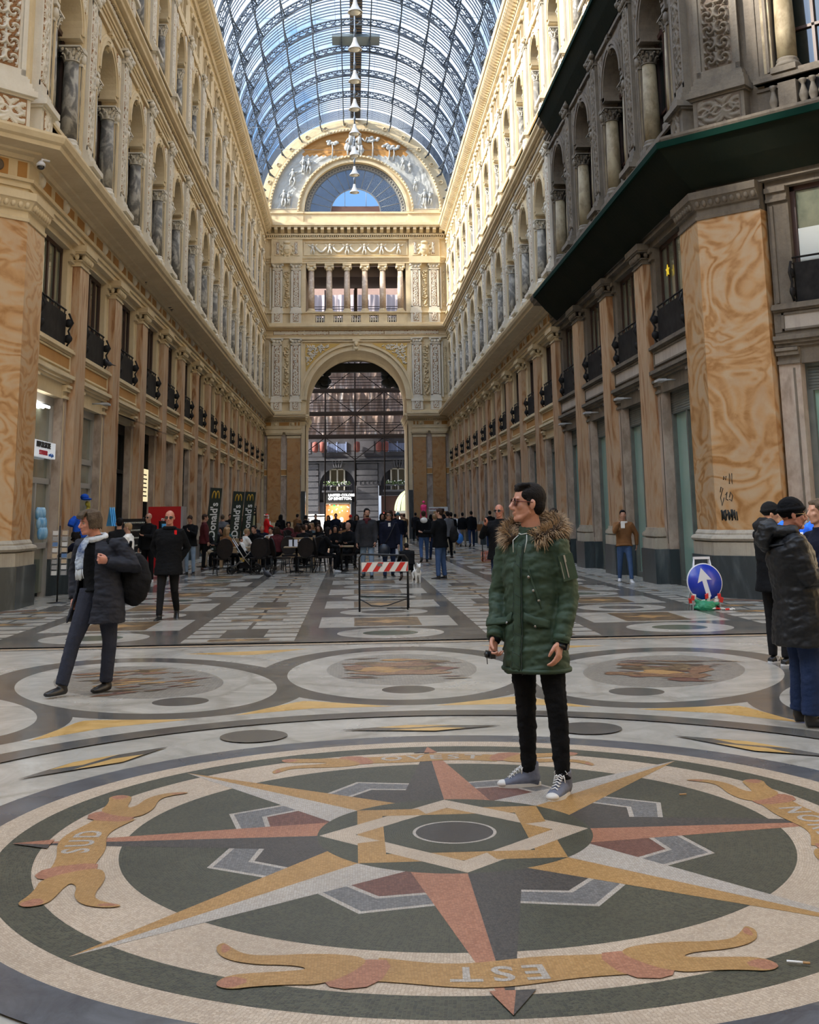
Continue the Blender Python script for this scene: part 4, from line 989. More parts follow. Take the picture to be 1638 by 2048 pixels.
# ---------------- the street beyond: facade, scaffold
ST=100.0
FAC=stone('dark_rusticated_stone',(.055,.055,.065),(.09,.09,.10),bumpy=.6); FAC2=stone('upper_facade_plaster',(.35,.22,.17),(.42,.28,.22))
bld=empty('building',(0,ST,0),0,'dark rusticated palazzo across the street, seen through the great arch','building')
mb=MB()
for (x0,x1,z0,z1) in ((-20,-2.9,0,6.3),(.22,2.15,0,6.3),(5.6,20,0,6.3)): mb.box(x0,x1,0,3,z0,z1)
for c,w in ((-1.34,1.5),(3.85,1.5)):
    arch_fill(mb,c,4.15,w,w+.3,6.3,0,.4,0,20,lambda u,z,v:(u,v,z))
mb.box(-20,20,0,3,6.3,8.4); mb.box(-20,20,-.35,0,6.25,6.42); mb.box(-20,20,-.2,0,6.05,6.15)
for k in range(12):
    z=.55+k*.5
    for (x0,x1) in ((-8,-2.95),(.3,2.1),(5.5,9)): mb.box(x0,x1,-.05,0,z,z+.42)
for k in range(5): x=.55+k*.36; mb.box(x,x+.04,-.09,0,4.25,4.6); mb.box(x,x+.25,-.09,0,4.56,4.6); mb.box(x+.1,x+.25,-.09,0,4.25,4.29)
for c in (-1.34,3.85):
    for a in (-.35,-.12,.12,.35): mb.obox((c+a,-.1,6.0),(.06,0,.0),(0,.12,0),(a*.25,0,.32))
mb.box(-20,20,0,12,8.4,26)
mb.build('masonry',[FAC],bld) 
mb=MB(); mb.box(-20,20,-.02,.01,8.4,26); mb.build('upper_wall',[FAC2],bld)
mb=MB(); mb.box(-2.85,.2,.5,.7,2.8,6.2,0); mb.box(-2.85,-2.42,.1,.7,0,2.8,0); mb.box(-.18,.2,.1,.7,0,2.8,0); mb.build('recess',[mat('shop_dark',(.03,.03,.04),.8)],bld); mb=MB(); mb.box(2.2,5.5,.5,.7,3.3,6.2,0); mb.build('recess',[MATS['shop_dark']],bld)
for c in (-1.34,3.85):
    mb=MB(); 
    for a in (-.66,-.06,.54): mb.box(c+a,c+a+.12,.3,.42,3.75,5.6)
    arch_ring(mb,c,5.45,.5,.6,.3,.42,0,12,lambda u,z,v:(u,v,z)); mb.box(c-.66,c+.66,.3,.42,5.5,5.6)
    w=mb.build('window',[mat('cream_window_frame',(.55,.52,.45),.6)],bld)
    mb=MB(); mb.box(c-.6,c+.6,.44,.46,3.75,5.6); mb.build('pane',[WGL],w)
    mb=MB(); mb.box(c-1.3,c+1.3,-.3,.4,3.62,3.78); 
    for i in range(14): mb.tube([(c-1.2+i*.185,-.25,3.78),(c-1.2+i*.185,-.25,4.3)],.015,4)
    mb.build('balcony',[FAC],bld)
for c in (-1.36,3.8,-4.2,1.2):
    f=MB()
    if c in (-1.36,3.8):
        for s_ in (-1,0,1): f.box(c+s_*.78-.04,c+s_*.78+.04,-.1,-.02,6.97,7.85)
        for i in range(14): f.box(c-.76+i*.11,c-.76+i*.11+.06,-.08,-.03,7.0,7.7)
        f.build('balcony_railing',[mat('pale_blue_rail',(.30,.38,.62),.5)],bld)
    else:
        f.box(c-.6,c+.6,-.03,.02,6.9,7.9); f.build('grey_shutter',[mat('grey_facade_panel',(.12,.12,.14),.7)],bld)
for x in (-3.2,.35,2.2,-2.6,2.8): 
    m=MB(); m.lathe([(.1,0),(.24,.1),(.26,.45),(.24,.8),(.1,.9)],(x,-.4,6.95),14); tag(m.build('paper_lantern',[mat('lantern_red',(.20,.06,.05),.8)],None,(0,ST,0)),{-3.2:'red lantern at the end of the first floor, beside the arch jamb',.35:'red lantern above the greek key panel',2.2:'red lantern next to the pale blue railing beyond the scaffold pole',-2.6:'red lantern between arch jamb and the pale blue railing',2.8:'second red lantern hung close beside another past the middle pole'}[x],'lantern','red lanterns on the palazzo')
# window box flowers
for c,l in ((-1.34,'green window box with white flowers above the lit shop sign'),(3.85,'green window box with white flowers behind the pale awning')):
    m=MB(); rr=random.Random(int(c*10))
    for i in range(90): m.ell((c+rr.uniform(-1.1,1.1),-.38+rr.uniform(-.1,.1),4.35+rr.uniform(-.14,.14)),(.09,.07,.06),5,4,0)
    for i in range(16): m.ell((c+rr.uniform(-.9,.9),-.48,4.4+rr.uniform(-.3,.16)),(.05,.04,.05),5,4,1)
    m.box(c-1.15,c+1.15,-.45,-.28,4.1,4.25,2)
    tag(m.build('window_box',[mat('plant_green',(.06,.10,.03),.7),mat('petal_white',(.8,.8,.8),.6),FAC],None,(0,ST,0)),l,'window box','flower boxes on the palazzo')
# text helper
def text_mb(txt,size,depth=.02,bold=False,align='CENTER',shear=0,space=1.0):
    cu=bpy.data.curves.new('t','FONT'); cu.body=txt; cu.size=size; cu.align_x=align; cu.align_y='CENTER'; cu.extrude=depth/2; cu.shear=shear; cu.space_character=space; cu.resolution_u=3
    if bold: cu.offset=size*.022
    o=bpy.data.objects.new('t',cu); COL.objects.link(o); dg=bpy.context.evaluated_depsgraph_get(); me=bpy.data.meshes.new_from_object(o.evaluated_get(dg)); 
    v=[tuple(x.co) for x in me.vertices]; f=[tuple(p.vertices) for p in me.polygons]
    bpy.data.objects.remove(o); bpy.data.curves.remove(cu); bpy.data.meshes.remove(me); return v,f
def add_text(mb,txt,size,fn,m=0,**k):
    v,f=text_mb(txt,size,**k); mb.add([fn(*p) for p in v],f,m)
EMW=mat('lit_letters',(1,1,1),.5,emit=((1,1,1),5.0)); EMWARM=mat('shop_lamp_glow',(1,.75,.45),.5,emit=((1,.72,.4),9.0))
sign=MB(); sign.box(-2.5,-.1,-.14,-.02,2.75,3.62); sg=tag(sign.build('shop_sign',[mat('sign_black',(.02,.02,.02),.5)],None,(0,ST,0)),'black shop sign with glowing white capitals in two lines across the street','shop sign')
m=MB(); fn=lambda x,y,z:(-1.95+x,-.17-z,3.12+y)
add_text(m,'UNITED COLORS\nOF BENETTON.',.285,fn,bold=True,align='LEFT'); 
for i,v in enumerate(m.v): m.v[i]=(v[0]-.15,v[1],v[2]+.10)
m.build('lettering',[EMW],sg)
shop=empty('shop_entrance',(0,ST,0),0,'brightly lit clothes shop entrance under the sign across the street','shop entrance')
m=MB()
for a,b,c,d in ((-2.4,-2.3,0,2.75),(-.3,-.2,0,2.75),(-2.4,-.2,2.62,2.75)): m.box(a,b,-.1,.4,c,d)
m.build('door_frame',[mat('steel_frame',(.45,.40,.32),.4,.5)],shop)
m=MB(); m.box(-2.4,-.2,2.2,2.3,0,2.7); m.box(-2.4,-.2,.4,2.3,2.7,2.75); m.build('interior',[mat('warm_shop_interior',(.45,.22,.10),.7,emit=((1,.45,.18),.06))],shop)  # faint emission on these surfaces stands in for warm lamp light
m=MB(); rr=random.Random(8)
for i in range(14): m=MB(); m.ell((rr.uniform(-2.2,-.4),rr.uniform(.6,2),rr.uniform(1.9,2.6)),(.045,.045,.045),6,5); m.build('spot_lamp',[EMWARM],shop)
for x,z in ((-1.0,1.35),(-1.9,1.5),(-2.0,.9)): m=MB(); m.ell((x,1.6,z),(.16,.1,.2),8,6); m.build('display_lamp',[EMWARM],shop)
m=MB(); m.box(-1.7,-1.5,.1,.14,2.45,2.58); m.build('exit_sign',[mat('exit_green',(.02,.4,.12),.5,emit=((.1,.8,.3),1.0))],shop)
lt=bpy.data.lights.new('shop_light','AREA'); lt.energy=110; lt.size=1.6; lt.color=(1,.75,.5); lo=bpy.data.objects.new('shop_light',lt); COL.objects.link(lo); lo.location=(-1.3,ST+1.3,2.6); lo.parent=None
shop2=empty('shop_entrance',(0,ST,0),0,'small warm lit shop with red counter sign beside the pale awning','shop entrance')
m=MB(); m.box(2.4,5.4,.9,1.0,0,3.3); m.build('interior',[mat('dim_shop_interior',(.10,.05,.04),.7)],shop2)
m=MB()
for x,z in ((3.0,1.3),(3.9,1.45),(2.7,1.5),(4.3,1.2)): m=MB(); m.ell((x,.6,z),(.13,.1,.16),8,6); m.build('display_lamp',[EMWARM],shop2)
m=MB(); m.lathe([(.0,0),(.4,0),(.36,.25),(.25,.38),(0,.42)],(2.85,.3,1.6),14); m.build('red_shade',[mat('shade_red',(.5,.05,.03),.5)],shop2)
# pale half-dome awning
m=MB(); n1,n2=12,10; vs=[];fs=[]
for i in range(n1+1):
    for j in range(n2+1):
        a=PI/2*i/n1; b=PI/2*j/n2
        ruf=1+.03*math.cos(j*6.28/1)*math.sin(i)
        vs.append((4.85-1.45*math.sin(a)*math.cos(b),-.2-1.3*math.sin(b)*math.sin(a)*ruf,2.0+1.75*math.cos(a)))
for i in range(n1):
    for j in range(n2): b=i*(n2+1)+j; fs.append((b,b+1,b+n2+2,b+n2+1))
m.add(vs,fs,0,True)
for j in range(5): m.tube([(4.85-1.45*math.sin(a)*math.cos(j*PI/8),-.21-1.3*math.sin(j*PI/8)*math.sin(a),2.0+1.75*math.cos(a)) for a in [PI/2*i/12 for i in range(13)]],.03,5)
aw=tag(m.build('awning',[mat('awning_cream',(.30,.33,.20),.8,noise=(3,(.22,.26,.15),.4))],None,(0,97.2,0)),'pale yellow green half dome awning at the street corner beyond the arch','awning')
m=MB()
for i in range(20): m.box(3.5+i*.068,3.5+i*.068+.05,-1.4,-.2,1.78,2.0)
m.build('valance',[mat('valance_grey',(.35,.36,.33),.8)],aw)
m=MB(); m.ell((4.8,-.4,3.85),(.10,.10,.10),8,6); m.build('lamp',[mat('cool_lamp',(1,1,1),.5,emit=((.9,1,1),6.0))],aw)
# news stand with fairy lights
m=MB()
m.box(-3.6,-2.35,-.2,.9,0,1.5,0); m.box(-3.7,-2.3,-.3,1.0,1.5,1.58,1); m.box(-3.7,-2.3,-.3,1.0,1.72,1.8,1)
for i in range(30): m.tube([(-3.55+i*.042,-.22,.2),(-3.55+i*.042,-.22,1.45)],.007,4,1)
tag(m.build('light_stall',[mat('stall_grey',(.2,.2,.2),.5),mat('fairy_light',(1,.97,.9),.5,emit=((1,.97,.9),2.5))],None,(0,97.3,0)),'stall hung with white light strings just past the arch','stall')
# scaffold
sc=empty('scaffold',(0,97,0),0,'scaffold of steel poles and decks in front of the palazzo beyond the arch','scaffold')
STEEL=mat('scaffold_steel',(.010,.008,.008),.95,spec=.05); DECK=mat('scaffold_deck',(.012,.009,.008),.95,spec=.05)
POLX=[-7.1,-4.7,-2.3,.18,2.62,5.05,7.5]
for x in POLX:
    m=MB()
    for y in (0,.33): m.tube([(x,y,0),(x,y,20.5)],.06,6)
    m.build('standard',[STEEL],sc)
for z in (8.08,9.98,11.9,13.9,15.9,17.9):
    m=MB(); m.box(-8,8,-.05,.30,z-.14,z,0); m.box(-8,8,-.06,-.03,z,z+.2,0); m.build('deck',[DECK],sc)
    m=MB()
    for q in (.45,.7,.95,1.15): m.tube([(-8,-.02,z+q),(8,-.02,z+q)],.03,5)
    m.build('guard_rails',[STEEL],sc)
for i in range(6):
    for k,z in enumerate((6.2,8.08,9.98,11.9,13.9,15.9)):
        m=MB(); z1=z+1.85; a,b=(z,z1) if (i+k)%2 else (z1,z); m.tube([(POLX[i],.0,a),(POLX[i+1],.0,b)],.035,5); m.build('brace',[STEEL],sc)
m=MB()
for q in (6.45,6.9): m.tube([(-8,-.02,q),(8,-.02,q)],.022,5)
m.build('guard_rails',[STEEL],sc)
# draped tarpaulins behind the poles, one per lift
TARP=mat('tarp_brown',(.62,.49,.42),.5,noise=(.9,(.82,.74,.68),.35)); TARP.node_tree.nodes['Principled BSDF'].inputs['Specular IOR Level'].default_value=.6
TARPL=mat('tarp_dusty',(.80,.72,.66),.6,noise=(1.2,(.5,.4,.35),.4))
for k,(z0,z1) in enumerate(((8.2,9.85),(9.95,11.8),(11.9,13.8),(13.9,15.9),(15.9,20.2))):
    m=MB(); nx,nz=140,12; vs=[];fs=[]; rr=random.Random(k)
    ph=[rr.random()*6 for _ in range(8)]
    for i in range(nx+1):
        x=-8+16*i/nx
        for j in range(nz+1):
            t=j/nz; z=z0+(z1-z0)*t; d=.09*math.sin(x*5+ph[0]+t*1.5)+.05*math.sin(x*13+ph[1]-t*3)+.12*math.sin(x*1.7+ph[2]+t*4)*(1-t)
            vs.append((x,.62+d*.8,z))
    for i in range(nx):
        for j in range(nz): b=i*(nz+1)+j; fs.append((b,b+1,b+nz+2,b+nz+1))
    m.add(vs,fs,0,True); tag(m.build('tarpaulin',[TARPV if k in (0,1,2) else mat('tarp_mauve',(.34,.29,.30),.7)],None,(0,97,0)),['brown dust sheet on the lowest scaffold lift, above the dark first floor','wrinkled brown dust sheet on the second scaffold lift','brown dust sheet on the third scaffold lift under the arch crown','brown dust sheet on the scaffold behind the frieze level','pale dust sheet seen between the loggia columns'][k],'dust sheet','dust sheets on the scaffold')
m=MB()
tag(m,None) if False else None
rr=random.Random(4); vs=[];fs=[]
m.box(-4,4,-.3,.2,13.05,13.75)
for s_ in (-1,1):
    for i in range(26): m.ell((s_*rr.uniform(2.2,3.6),rr.uniform(-.2,.1),rr.uniform(12.0,13.3)),(.35,.15,.28),8,6)
tag(m.build('hanging_net',[mat('net_black',(.015,.018,.02),.8)],None,(CXE,YEND+6.3,-.4)),'dark dust net bunched under the crown of the great arch','dust net')
# ---------------- floor: one slab with every inlay laid as its own piece of stone
FX,FY=.51,6.344
def fmarble(name,c1,c2,rough=.22,scale=1.6,vein=None,coat=.0):
    if name in MATS: return MATS[name]
    m=bpy.data.materials.new(name); m.use_nodes=True; t=m.node_tree; b=t.nodes['Principled BSDF']
    ge=N(t,'ShaderNodeNewGeometry'); n1=N(t,'ShaderNodeTexNoise',inp={'Scale':scale,'Detail':8.0,'Roughness':.7,'Distortion':1.2}); t.links.new(ge.outputs['Position'],n1.inputs['Vector'])
    rp=N(t,'ShaderNodeValToRGB'); e=rp.color_ramp.elements; e[0].position=.33; e[1].position=.66; e[0].color=(*c1,1); e[1].color=(*c2,1); t.links.new(n1.outputs['Fac'],rp.inputs[0]); out=rp.outputs[0]
    # grime and wear patches
    n2=N(t,'ShaderNodeTexNoise',inp={'Scale':.5,'Detail':6.0,'Roughness':.6}); t.links.new(ge.outputs['Position'],n2.inputs['Vector'])
    mr=N(t,'ShaderNodeMapRange',inp={'From Min':.4,'From Max':.72,'To Min':0.0,'To Max':.24}); t.links.new(n2.outputs['Fac'],mr.inputs['Value'])
    mx=N(t,'ShaderNodeMixRGB'); mx.inputs[2].default_value=(.16,.12,.08,1); t.links.new(mr.outputs[0],mx.inputs[0]); t.links.new(out,mx.inputs[1]); out=mx.outputs[0]
    if vein:
        vo=N(t,'ShaderNodeTexVoronoi',feature='DISTANCE_TO_EDGE',inp={'Scale':vein}); mp=N(t,'ShaderNodeMixRGB',inp={0:.25}); t.links.new(ge.outputs['Position'],mp.inputs[1]); t.links.new(n1.outputs['Color'],mp.inputs[2]); t.links.new(mp.outputs[0],vo.inputs['Vector'])
        m2=N(t,'ShaderNodeMapRange',inp={'From Min':0.0,'From Max':.02,'To Min':.45,'To Max':0.0}); t.links.new(vo.outputs['Distance'],m2.inputs['Value'])
        my=N(t,'ShaderNodeMixRGB'); my.inputs[2].default_value=(.2,.17,.13,1); t.links.new(m2.outputs[0],my.inputs[0]); t.links.new(out,my.inputs[1]); out=my.outputs[0]
    t.links.new(out,b.inputs['Base Color'])
    r=N(t,'ShaderNodeMapRange',inp={'From Min':.35,'From Max':.7,'To Min':rough,'To Max':rough+.16}); t.links.new(n2.outputs['Fac'],r.inputs['Value']); t.links.new(r.outputs[0],b.inputs['Roughness'])
    n5=N(t,'ShaderNodeTexNoise',inp={'Scale':2.5,'Detail':3.0}); t.links.new(ge.outputs['Position'],n5.inputs['Vector']); bp=N(t,'ShaderNodeBump',inp={'Strength':.10,'Distance':.02}); t.links.new(n5.outputs['Fac'],bp.inputs['Height']); t.links.new(bp.outputs[0],b.inputs['Normal'])
    MATS[name]=m; return m
def mosaic(name,c1,c2,grout,polar=True,center=(FX,FY),tess=.0115,rough=.5,jit=.9,grad=None):
    """small square tesserae laid in concentric rows"""
    if name in MATS: return MATS[name]
    m=bpy.data.materials.new(name); m.use_nodes=True; t=m.node_tree; b=t.nodes['Principled BSDF']; b.inputs['Roughness'].default_value=rough
    ge=N(t,'ShaderNodeNewGeometry'); sb=N(t,'ShaderNodeVectorMath',operation='SUBTRACT'); sb.inputs[1].default_value=(*center,0); t.links.new(ge.outputs['Position'],sb.inputs[0])
    sp=N(t,'ShaderNodeSeparateXYZ'); t.links.new(sb.outputs[0],sp.inputs[0]); cb=N(t,'ShaderNodeCombineXYZ')
    if polar:
        an=N(t,'ShaderNodeMath',operation='ARCTAN2'); t.links.new(sp.outputs[1],an.inputs[0]); t.links.new(sp.outputs[0],an.inputs[1]); m1=N(t,'ShaderNodeMath',operation='MULTIPLY',inp={1:1.7/tess}); t.links.new(an.outputs[0],m1.inputs[0])
        ln=N(t,'ShaderNodeVectorMath',operation='LENGTH'); t.links.new(sb.outputs[0],ln.inputs[0]); m2=N(t,'ShaderNodeMath',operation='MULTIPLY',inp={1:1/tess}); t.links.new(ln.outputs['Value'],m2.inputs[0])
        t.links.new(m1.outputs[0],cb.inputs[0]); t.links.new(m2.outputs[0],cb.inputs[1])
    else:
        for i in (0,1): mm=N(t,'ShaderNodeMath',operation='MULTIPLY',inp={1:1/tess}); t.links.new(sp.outputs[i],mm.inputs[0]); t.links.new(mm.outputs[0],cb.inputs[i])
    vo=N(t,'ShaderNodeTexVoronoi',feature='F1',voronoi_dimensions='2D',distance='CHEBYCHEV',inp={'Scale':1.0,'Randomness':.45}); t.links.new(cb.outputs[0],vo.inputs['Vector'])
    ed=N(t,'ShaderNodeTexVoronoi',feature='DISTANCE_TO_EDGE',voronoi_dimensions='2D',inp={'Scale':1.0,'Randomness':.45}); t.links.new(cb.outputs[0],ed.inputs['Vector'])
    se=N(t,'ShaderNodeSeparateColor'); t.links.new(vo.outputs['Color'],se.inputs[0])
    rp=N(t,'ShaderNodeValToRGB'); e=rp.color_ramp.elements; e[0].position=.5-jit/2; e[1].position=.5+jit/2; e[0].color=(*c1,1); e[1].color=(*c2,1); t.links.new(se.outputs[0],rp.inputs[0])
    mr=N(t,'ShaderNodeMapRange',inp={'From Min':.02,'From Max':.12,'To Min':.75,'To Max':0.0}); t.links.new(ed.outputs['Distance'],mr.inputs['Value'])
    mx=N(t,'ShaderNodeMixRGB'); mx.inputs[2].default_value=(*grout,1); t.links.new(mr.outputs[0],mx.inputs[0]); t.links.new(rp.outputs[0],mx.inputs[1]); out=mx.outputs[0]
    n2=N(t,'ShaderNodeTexNoise',inp={'Scale':1.4,'Detail':7.0,'Roughness':.65}); t.links.new(ge.outputs['Position'],n2.inputs['Vector'])
    m3=N(t,'ShaderNodeMapRange',inp={'From Min':.35,'From Max':.75,'To Min':.0,'To Max':.4}); t.links.new(n2.outputs['Fac'],m3.inputs['Value'])
    my=N(t,'ShaderNodeMixRGB'); my.inputs[2].default_value=(*[c*.45 for c in c1],1); t.links.new(m3.outputs[0],my.inputs[0]); t.links.new(out,my.inputs[1]); t.links.new(my.outputs[0],b.inputs['Base Color'])
    bp=N(t,'ShaderNodeBump',inp={'Strength':.35,'Distance':.003}); t.links.new(ed.outputs['Distance'],bp.inputs['Height']); t.links.new(bp.outputs[0],b.inputs['Normal'])
    MATS[name]=m; return m
FM=[fmarble('white_floor_marble',(.33,.305,.26),(.50,.47,.41),.16,1.6,.45),          #0
    fmarble('grey_floor_marble',(.075,.072,.066),(.12,.115,.105),.13,2.5,.5),            #1
    fmarble('blue_grey_floor_marble',(.05,.055,.065),(.11,.12,.135),.2,2.5,.9),         #2
    mosaic('cream_mosaic',(.40,.305,.215),(.53,.425,.315),(.21,.15,.095)),                #3
    mosaic('dark_green_mosaic',(.018,.018,.010),(.066,.063,.036),(.10,.092,.058)),         #4
    mosaic('salmon_mosaic',(.27,.10,.05),(.40,.175,.095),(.2,.1,.06),polar=False),   #5
    mosaic('ochre_mosaic',(.30,.155,.04),(.42,.235,.08),(.22,.13,.05),polar=False),     #6
    mosaic('grey_mosaic',(.095,.09,.085),(.19,.18,.17),(.08,.07,.06),polar=False),     #7
    mosaic('red_brown_mosaic',(.10,.03,.018),(.19,.075,.05),(.06,.03,.02),polar=False),#8
    mosaic('white_mosaic',(.34,.29,.235),(.45,.40,.34),(.2,.165,.13),polar=False),     #9
    fmarble('yellow_floor_marble',(.42,.24,.06),(.60,.38,.14),.25,4.0),              #10
    fmarble('green_floor_marble',(.045,.07,.05),(.085,.12,.09),.15,3.0),              #11
    mosaic('brown_star_mosaic',(.07,.045,.03),(.26,.17,.08),(.05,.03,.02),polar=False,tess=.09,rough=.3),#12
    fmarble('red_floor_marble',(.14,.075,.05),(.22,.13,.09),.25,3.0),                #13
    mosaic('light_fishscale_mosaic',(.19,.17,.14),(.31,.28,.235),(.12,.10,.08),polar=False,tess=.03,rough=.35),#14
    mosaic('figure_mosaic_brown',(.14,.06,.03),(.34,.19,.10),(.08,.05,.03),polar=False,tess=.02,rough=.35),#15
    mosaic('black_mosaic',(.025,.022,.018),(.075,.06,.05),(.05,.04,.03))]            #16
fl=MB(); LAY=[0]
def lay(poly,m,dz=None):
    z=LAY[0]*.00012 if dz is None else dz
    fl.add([(FX+p[0],FY+p[1],z) for p in poly],[tuple(range(len(poly)))],m)
def up(n=1): LAY[0]+=n
def ell_pts(cx,cy,a,b,rot=0,n=64): 
    c,s=math.cos(rot),math.sin(rot); return [(cx+a*math.cos(t)*c-b*math.sin(t)*s,cy+a*math.cos(t)*s+b*math.sin(t)*c) for t in [2*PI*i/n for i in range(n)]]
def ring(r0,r1,m,n=160,cx=0,cy=0):
    z=LAY[0]*.00012; vs=[]
    for i in range(n):
        a=2*PI*i/n
        for r in (r0,r1): vs.append((FX+cx+r*math.cos(a),FY+cy+r*math.sin(a),z))
    fl.add(vs,[(2*i,2*i+1,2*((i+1)%n)+1,2*((i+1)%n)) for i in range(n)],m)
def disc(r,m,cx=0,cy=0,n=96): lay(ell_pts(cx,cy,r,r,0,n),m)
def rect(x0,x1,y0,y1,m): lay([(x0,y0),(x1,y0),(x1,y1),(x0,y1)],m)
def pol(r,deg): a=R(90-deg); return (r*math.cos(a),r*math.sin(a))   # deg clockwise from the hall direction
fl.box(-40,40,-30,110,-.3,0,0)
up(2)
# zodiac medallions around the compass
for k in range(-7,8):
    cx,cy=pol(6.42,24*k); lay(ell_pts(cx,cy,1.50,2.28,-R(24*k)),1); up(.1)
up()
for k in range(-7,8):
    # yellow wedges beneath the chain
    g=24*k+12
    lay([pol(4.55,g-1.2),pol(4.6,g),pol(4.55,g+1.2),pol(4.1,g+9.5),pol(4.17,g),pol(4.1,g-9.5)],10)
    lay([pol(8.35,g-1.2),pol(8.3,g),pol(8.35,g+1.2),pol(8.75,g+5),pol(8.7,g),pol(8.75,g-5)],10)
    cx,cy=pol(6.36,24*k); lay(ell_pts(cx,cy,1.20,1.92,-R(24*k)),0)
up()
for k in range(-7,8):
    cx,cy=pol(6.62,24*k); lay(ell_pts(cx,cy,.80,1.28,-R(24*k),40),14)
    cx,cy=pol(5.06,24*k); lay(ell_pts(cx,cy,.25,.25,0,32),1)
up()
rr=random.Random(11)
for k in range(-7,8):
    th=-R(24*k); c,s=math.cos(th),math.sin(th); cx,cy=pol(6.62,24*k)
    def loc2(u,v): return (cx+u*c-v*s,cy+u*s+v*c)
    if k==1: blobs=[(0,-.42,.46,.17,15),(-.42,-.42,.1,.12,15),(.38,-.35,.12,.16,15),(0,-.2,.2,.16,6),(-.25,.05,.24,.14,12),(.1,.1,.28,.12,12),(.2,.35,.2,.2,12),(-.1,.45,.3,.08,12),(.35,.1,.12,.3,15),(-.4,.3,.16,.1,15),(.3,-.7,.16,.1,8),(0,.7,.25,.05,15)]
    elif k==0: blobs=[(0,-.35,.5,.22,15),(-.2,-.1,.28,.22,6),(.22,.0,.3,.2,12),(0,.3,.34,.22,15),(-.35,.45,.15,.14,12),(.35,.5,.18,.15,12),(0,.7,.22,.1,6),(-.5,.1,.12,.2,15),(.45,-.1,.14,.1,8)]
    else: blobs=[(rr.uniform(-.45,.45),rr.uniform(-.8,.8),rr.uniform(.05,.24),rr.uniform(.02,.08),rr.choice((15,12,15,6))) for _ in range(30)]
    blobs=blobs+[(rr.uniform(-.55,.55),rr.uniform(-.9,.9),rr.uniform(.04,.2),rr.uniform(.012,.035),rr.choice((15,12,8))) for _ in range(26)]
    for (u,v,a,b,mm) in blobs:
        n=18; lay([loc2(u+a*math.cos(t)*(1+.25*math.sin(5*t+a*9)),v+b*math.sin(t)*(1+.25*math.cos(4*t+v*9))) for t in [2*PI*i/n for i in range(n)]],mm); LAY[0]+=.08
LAY[0]=int(LAY[0])+1
ring(3.55,3.80,1); 
for k in range(-7,8):
    if k%2: cx,cy=pol(3.09,24*k); disc(.25,1,cx,cy,40)
    else:
        th=-R(24*k); c,s=math.cos(th),math.sin(th); cx,cy=pol(3.0,24*k)
        q=lambda u,v:(cx+u*c-v*s,cy+u*s+v*c)
        lay([q(-.62,-.02),q(-.1,.13),q(.62,.03),q(.1,-.14)],1); up()
        lay([q(-.34,.05),q(-.1,.13),q(.25,.09),q(-.12,.0)],10); lay([q(.34,-.05),q(.1,-.14),q(-.25,-.07),q(.12,.0)],10)
up(); ring(2.42,2.66,2)
# cracks
# compass rose
up(); disc(2.42,3,n=160); up(); ring(2.06,2.25,4); up(); disc(1.667,4,n=128); up()
# chevrons between the rays
for rt_,bb,rb,mm in ((1.295,15.5,1.125,9),(1.265,15.0,1.10,7),(1.095,13,.985,9),(1.065,12.5,.96,None)):
    for k in range(8):
        g=22.5+45*k; lay([pol(.6,g-22),pol(rb,g-bb),pol(rt_,g),pol(rb,g+bb),pol(.6,g+22)],mm if mm is not None else (8 if k%2==0 else 16))
    up()
for k in range(8):
    g=45*k; tip=2.23 if k%2 else 2.22; base=23
    cR,cL=(5,16) if k%2==0 else (6,9)
    lay([pol(0,g),pol(.69,g+22),pol(tip,g)],cR); lay([pol(0,g),pol(tip,g),pol(.69,g-22)],cL)
up(); disc(.70,4); up()
def sqband(rc,rot,w,m,part=None):
    P=[pol(rc,rot+90*i) for i in range(4)]; Q=[pol(rc-w*1.414,rot+90*i) for i in range(4)]
    for i in range(4):
        if part is None or i in part: lay([P[i],P[(i+1)%4],Q[(i+1)%4],Q[i]],m)
def halfband(rc,rot,w,m,t0,t1):
    P=[Vector(pol(rc,rot+90*i)) for i in range(4)]; Q=[Vector(pol(rc-w*1.414,rot+90*i)) for i in range(4)]
    for i in range(4):
        a,b=P[i].lerp(P[(i+1)%4],t0),P[i].lerp(P[(i+1)%4],t1); c,d=Q[i].lerp(Q[(i+1)%4],t0),Q[i].lerp(Q[(i+1)%4],t1); lay([tuple(a),tuple(b),tuple(d),tuple(c)],m)
halfband(.70,45,.135,6,0,1); up(); halfband(.69,0,.13,3,0,1); up(); halfband(.70,45,.135,6,0,.34); up()
disc(.36,4); up(); disc(.214,9); up(); disc(.198,16); up()
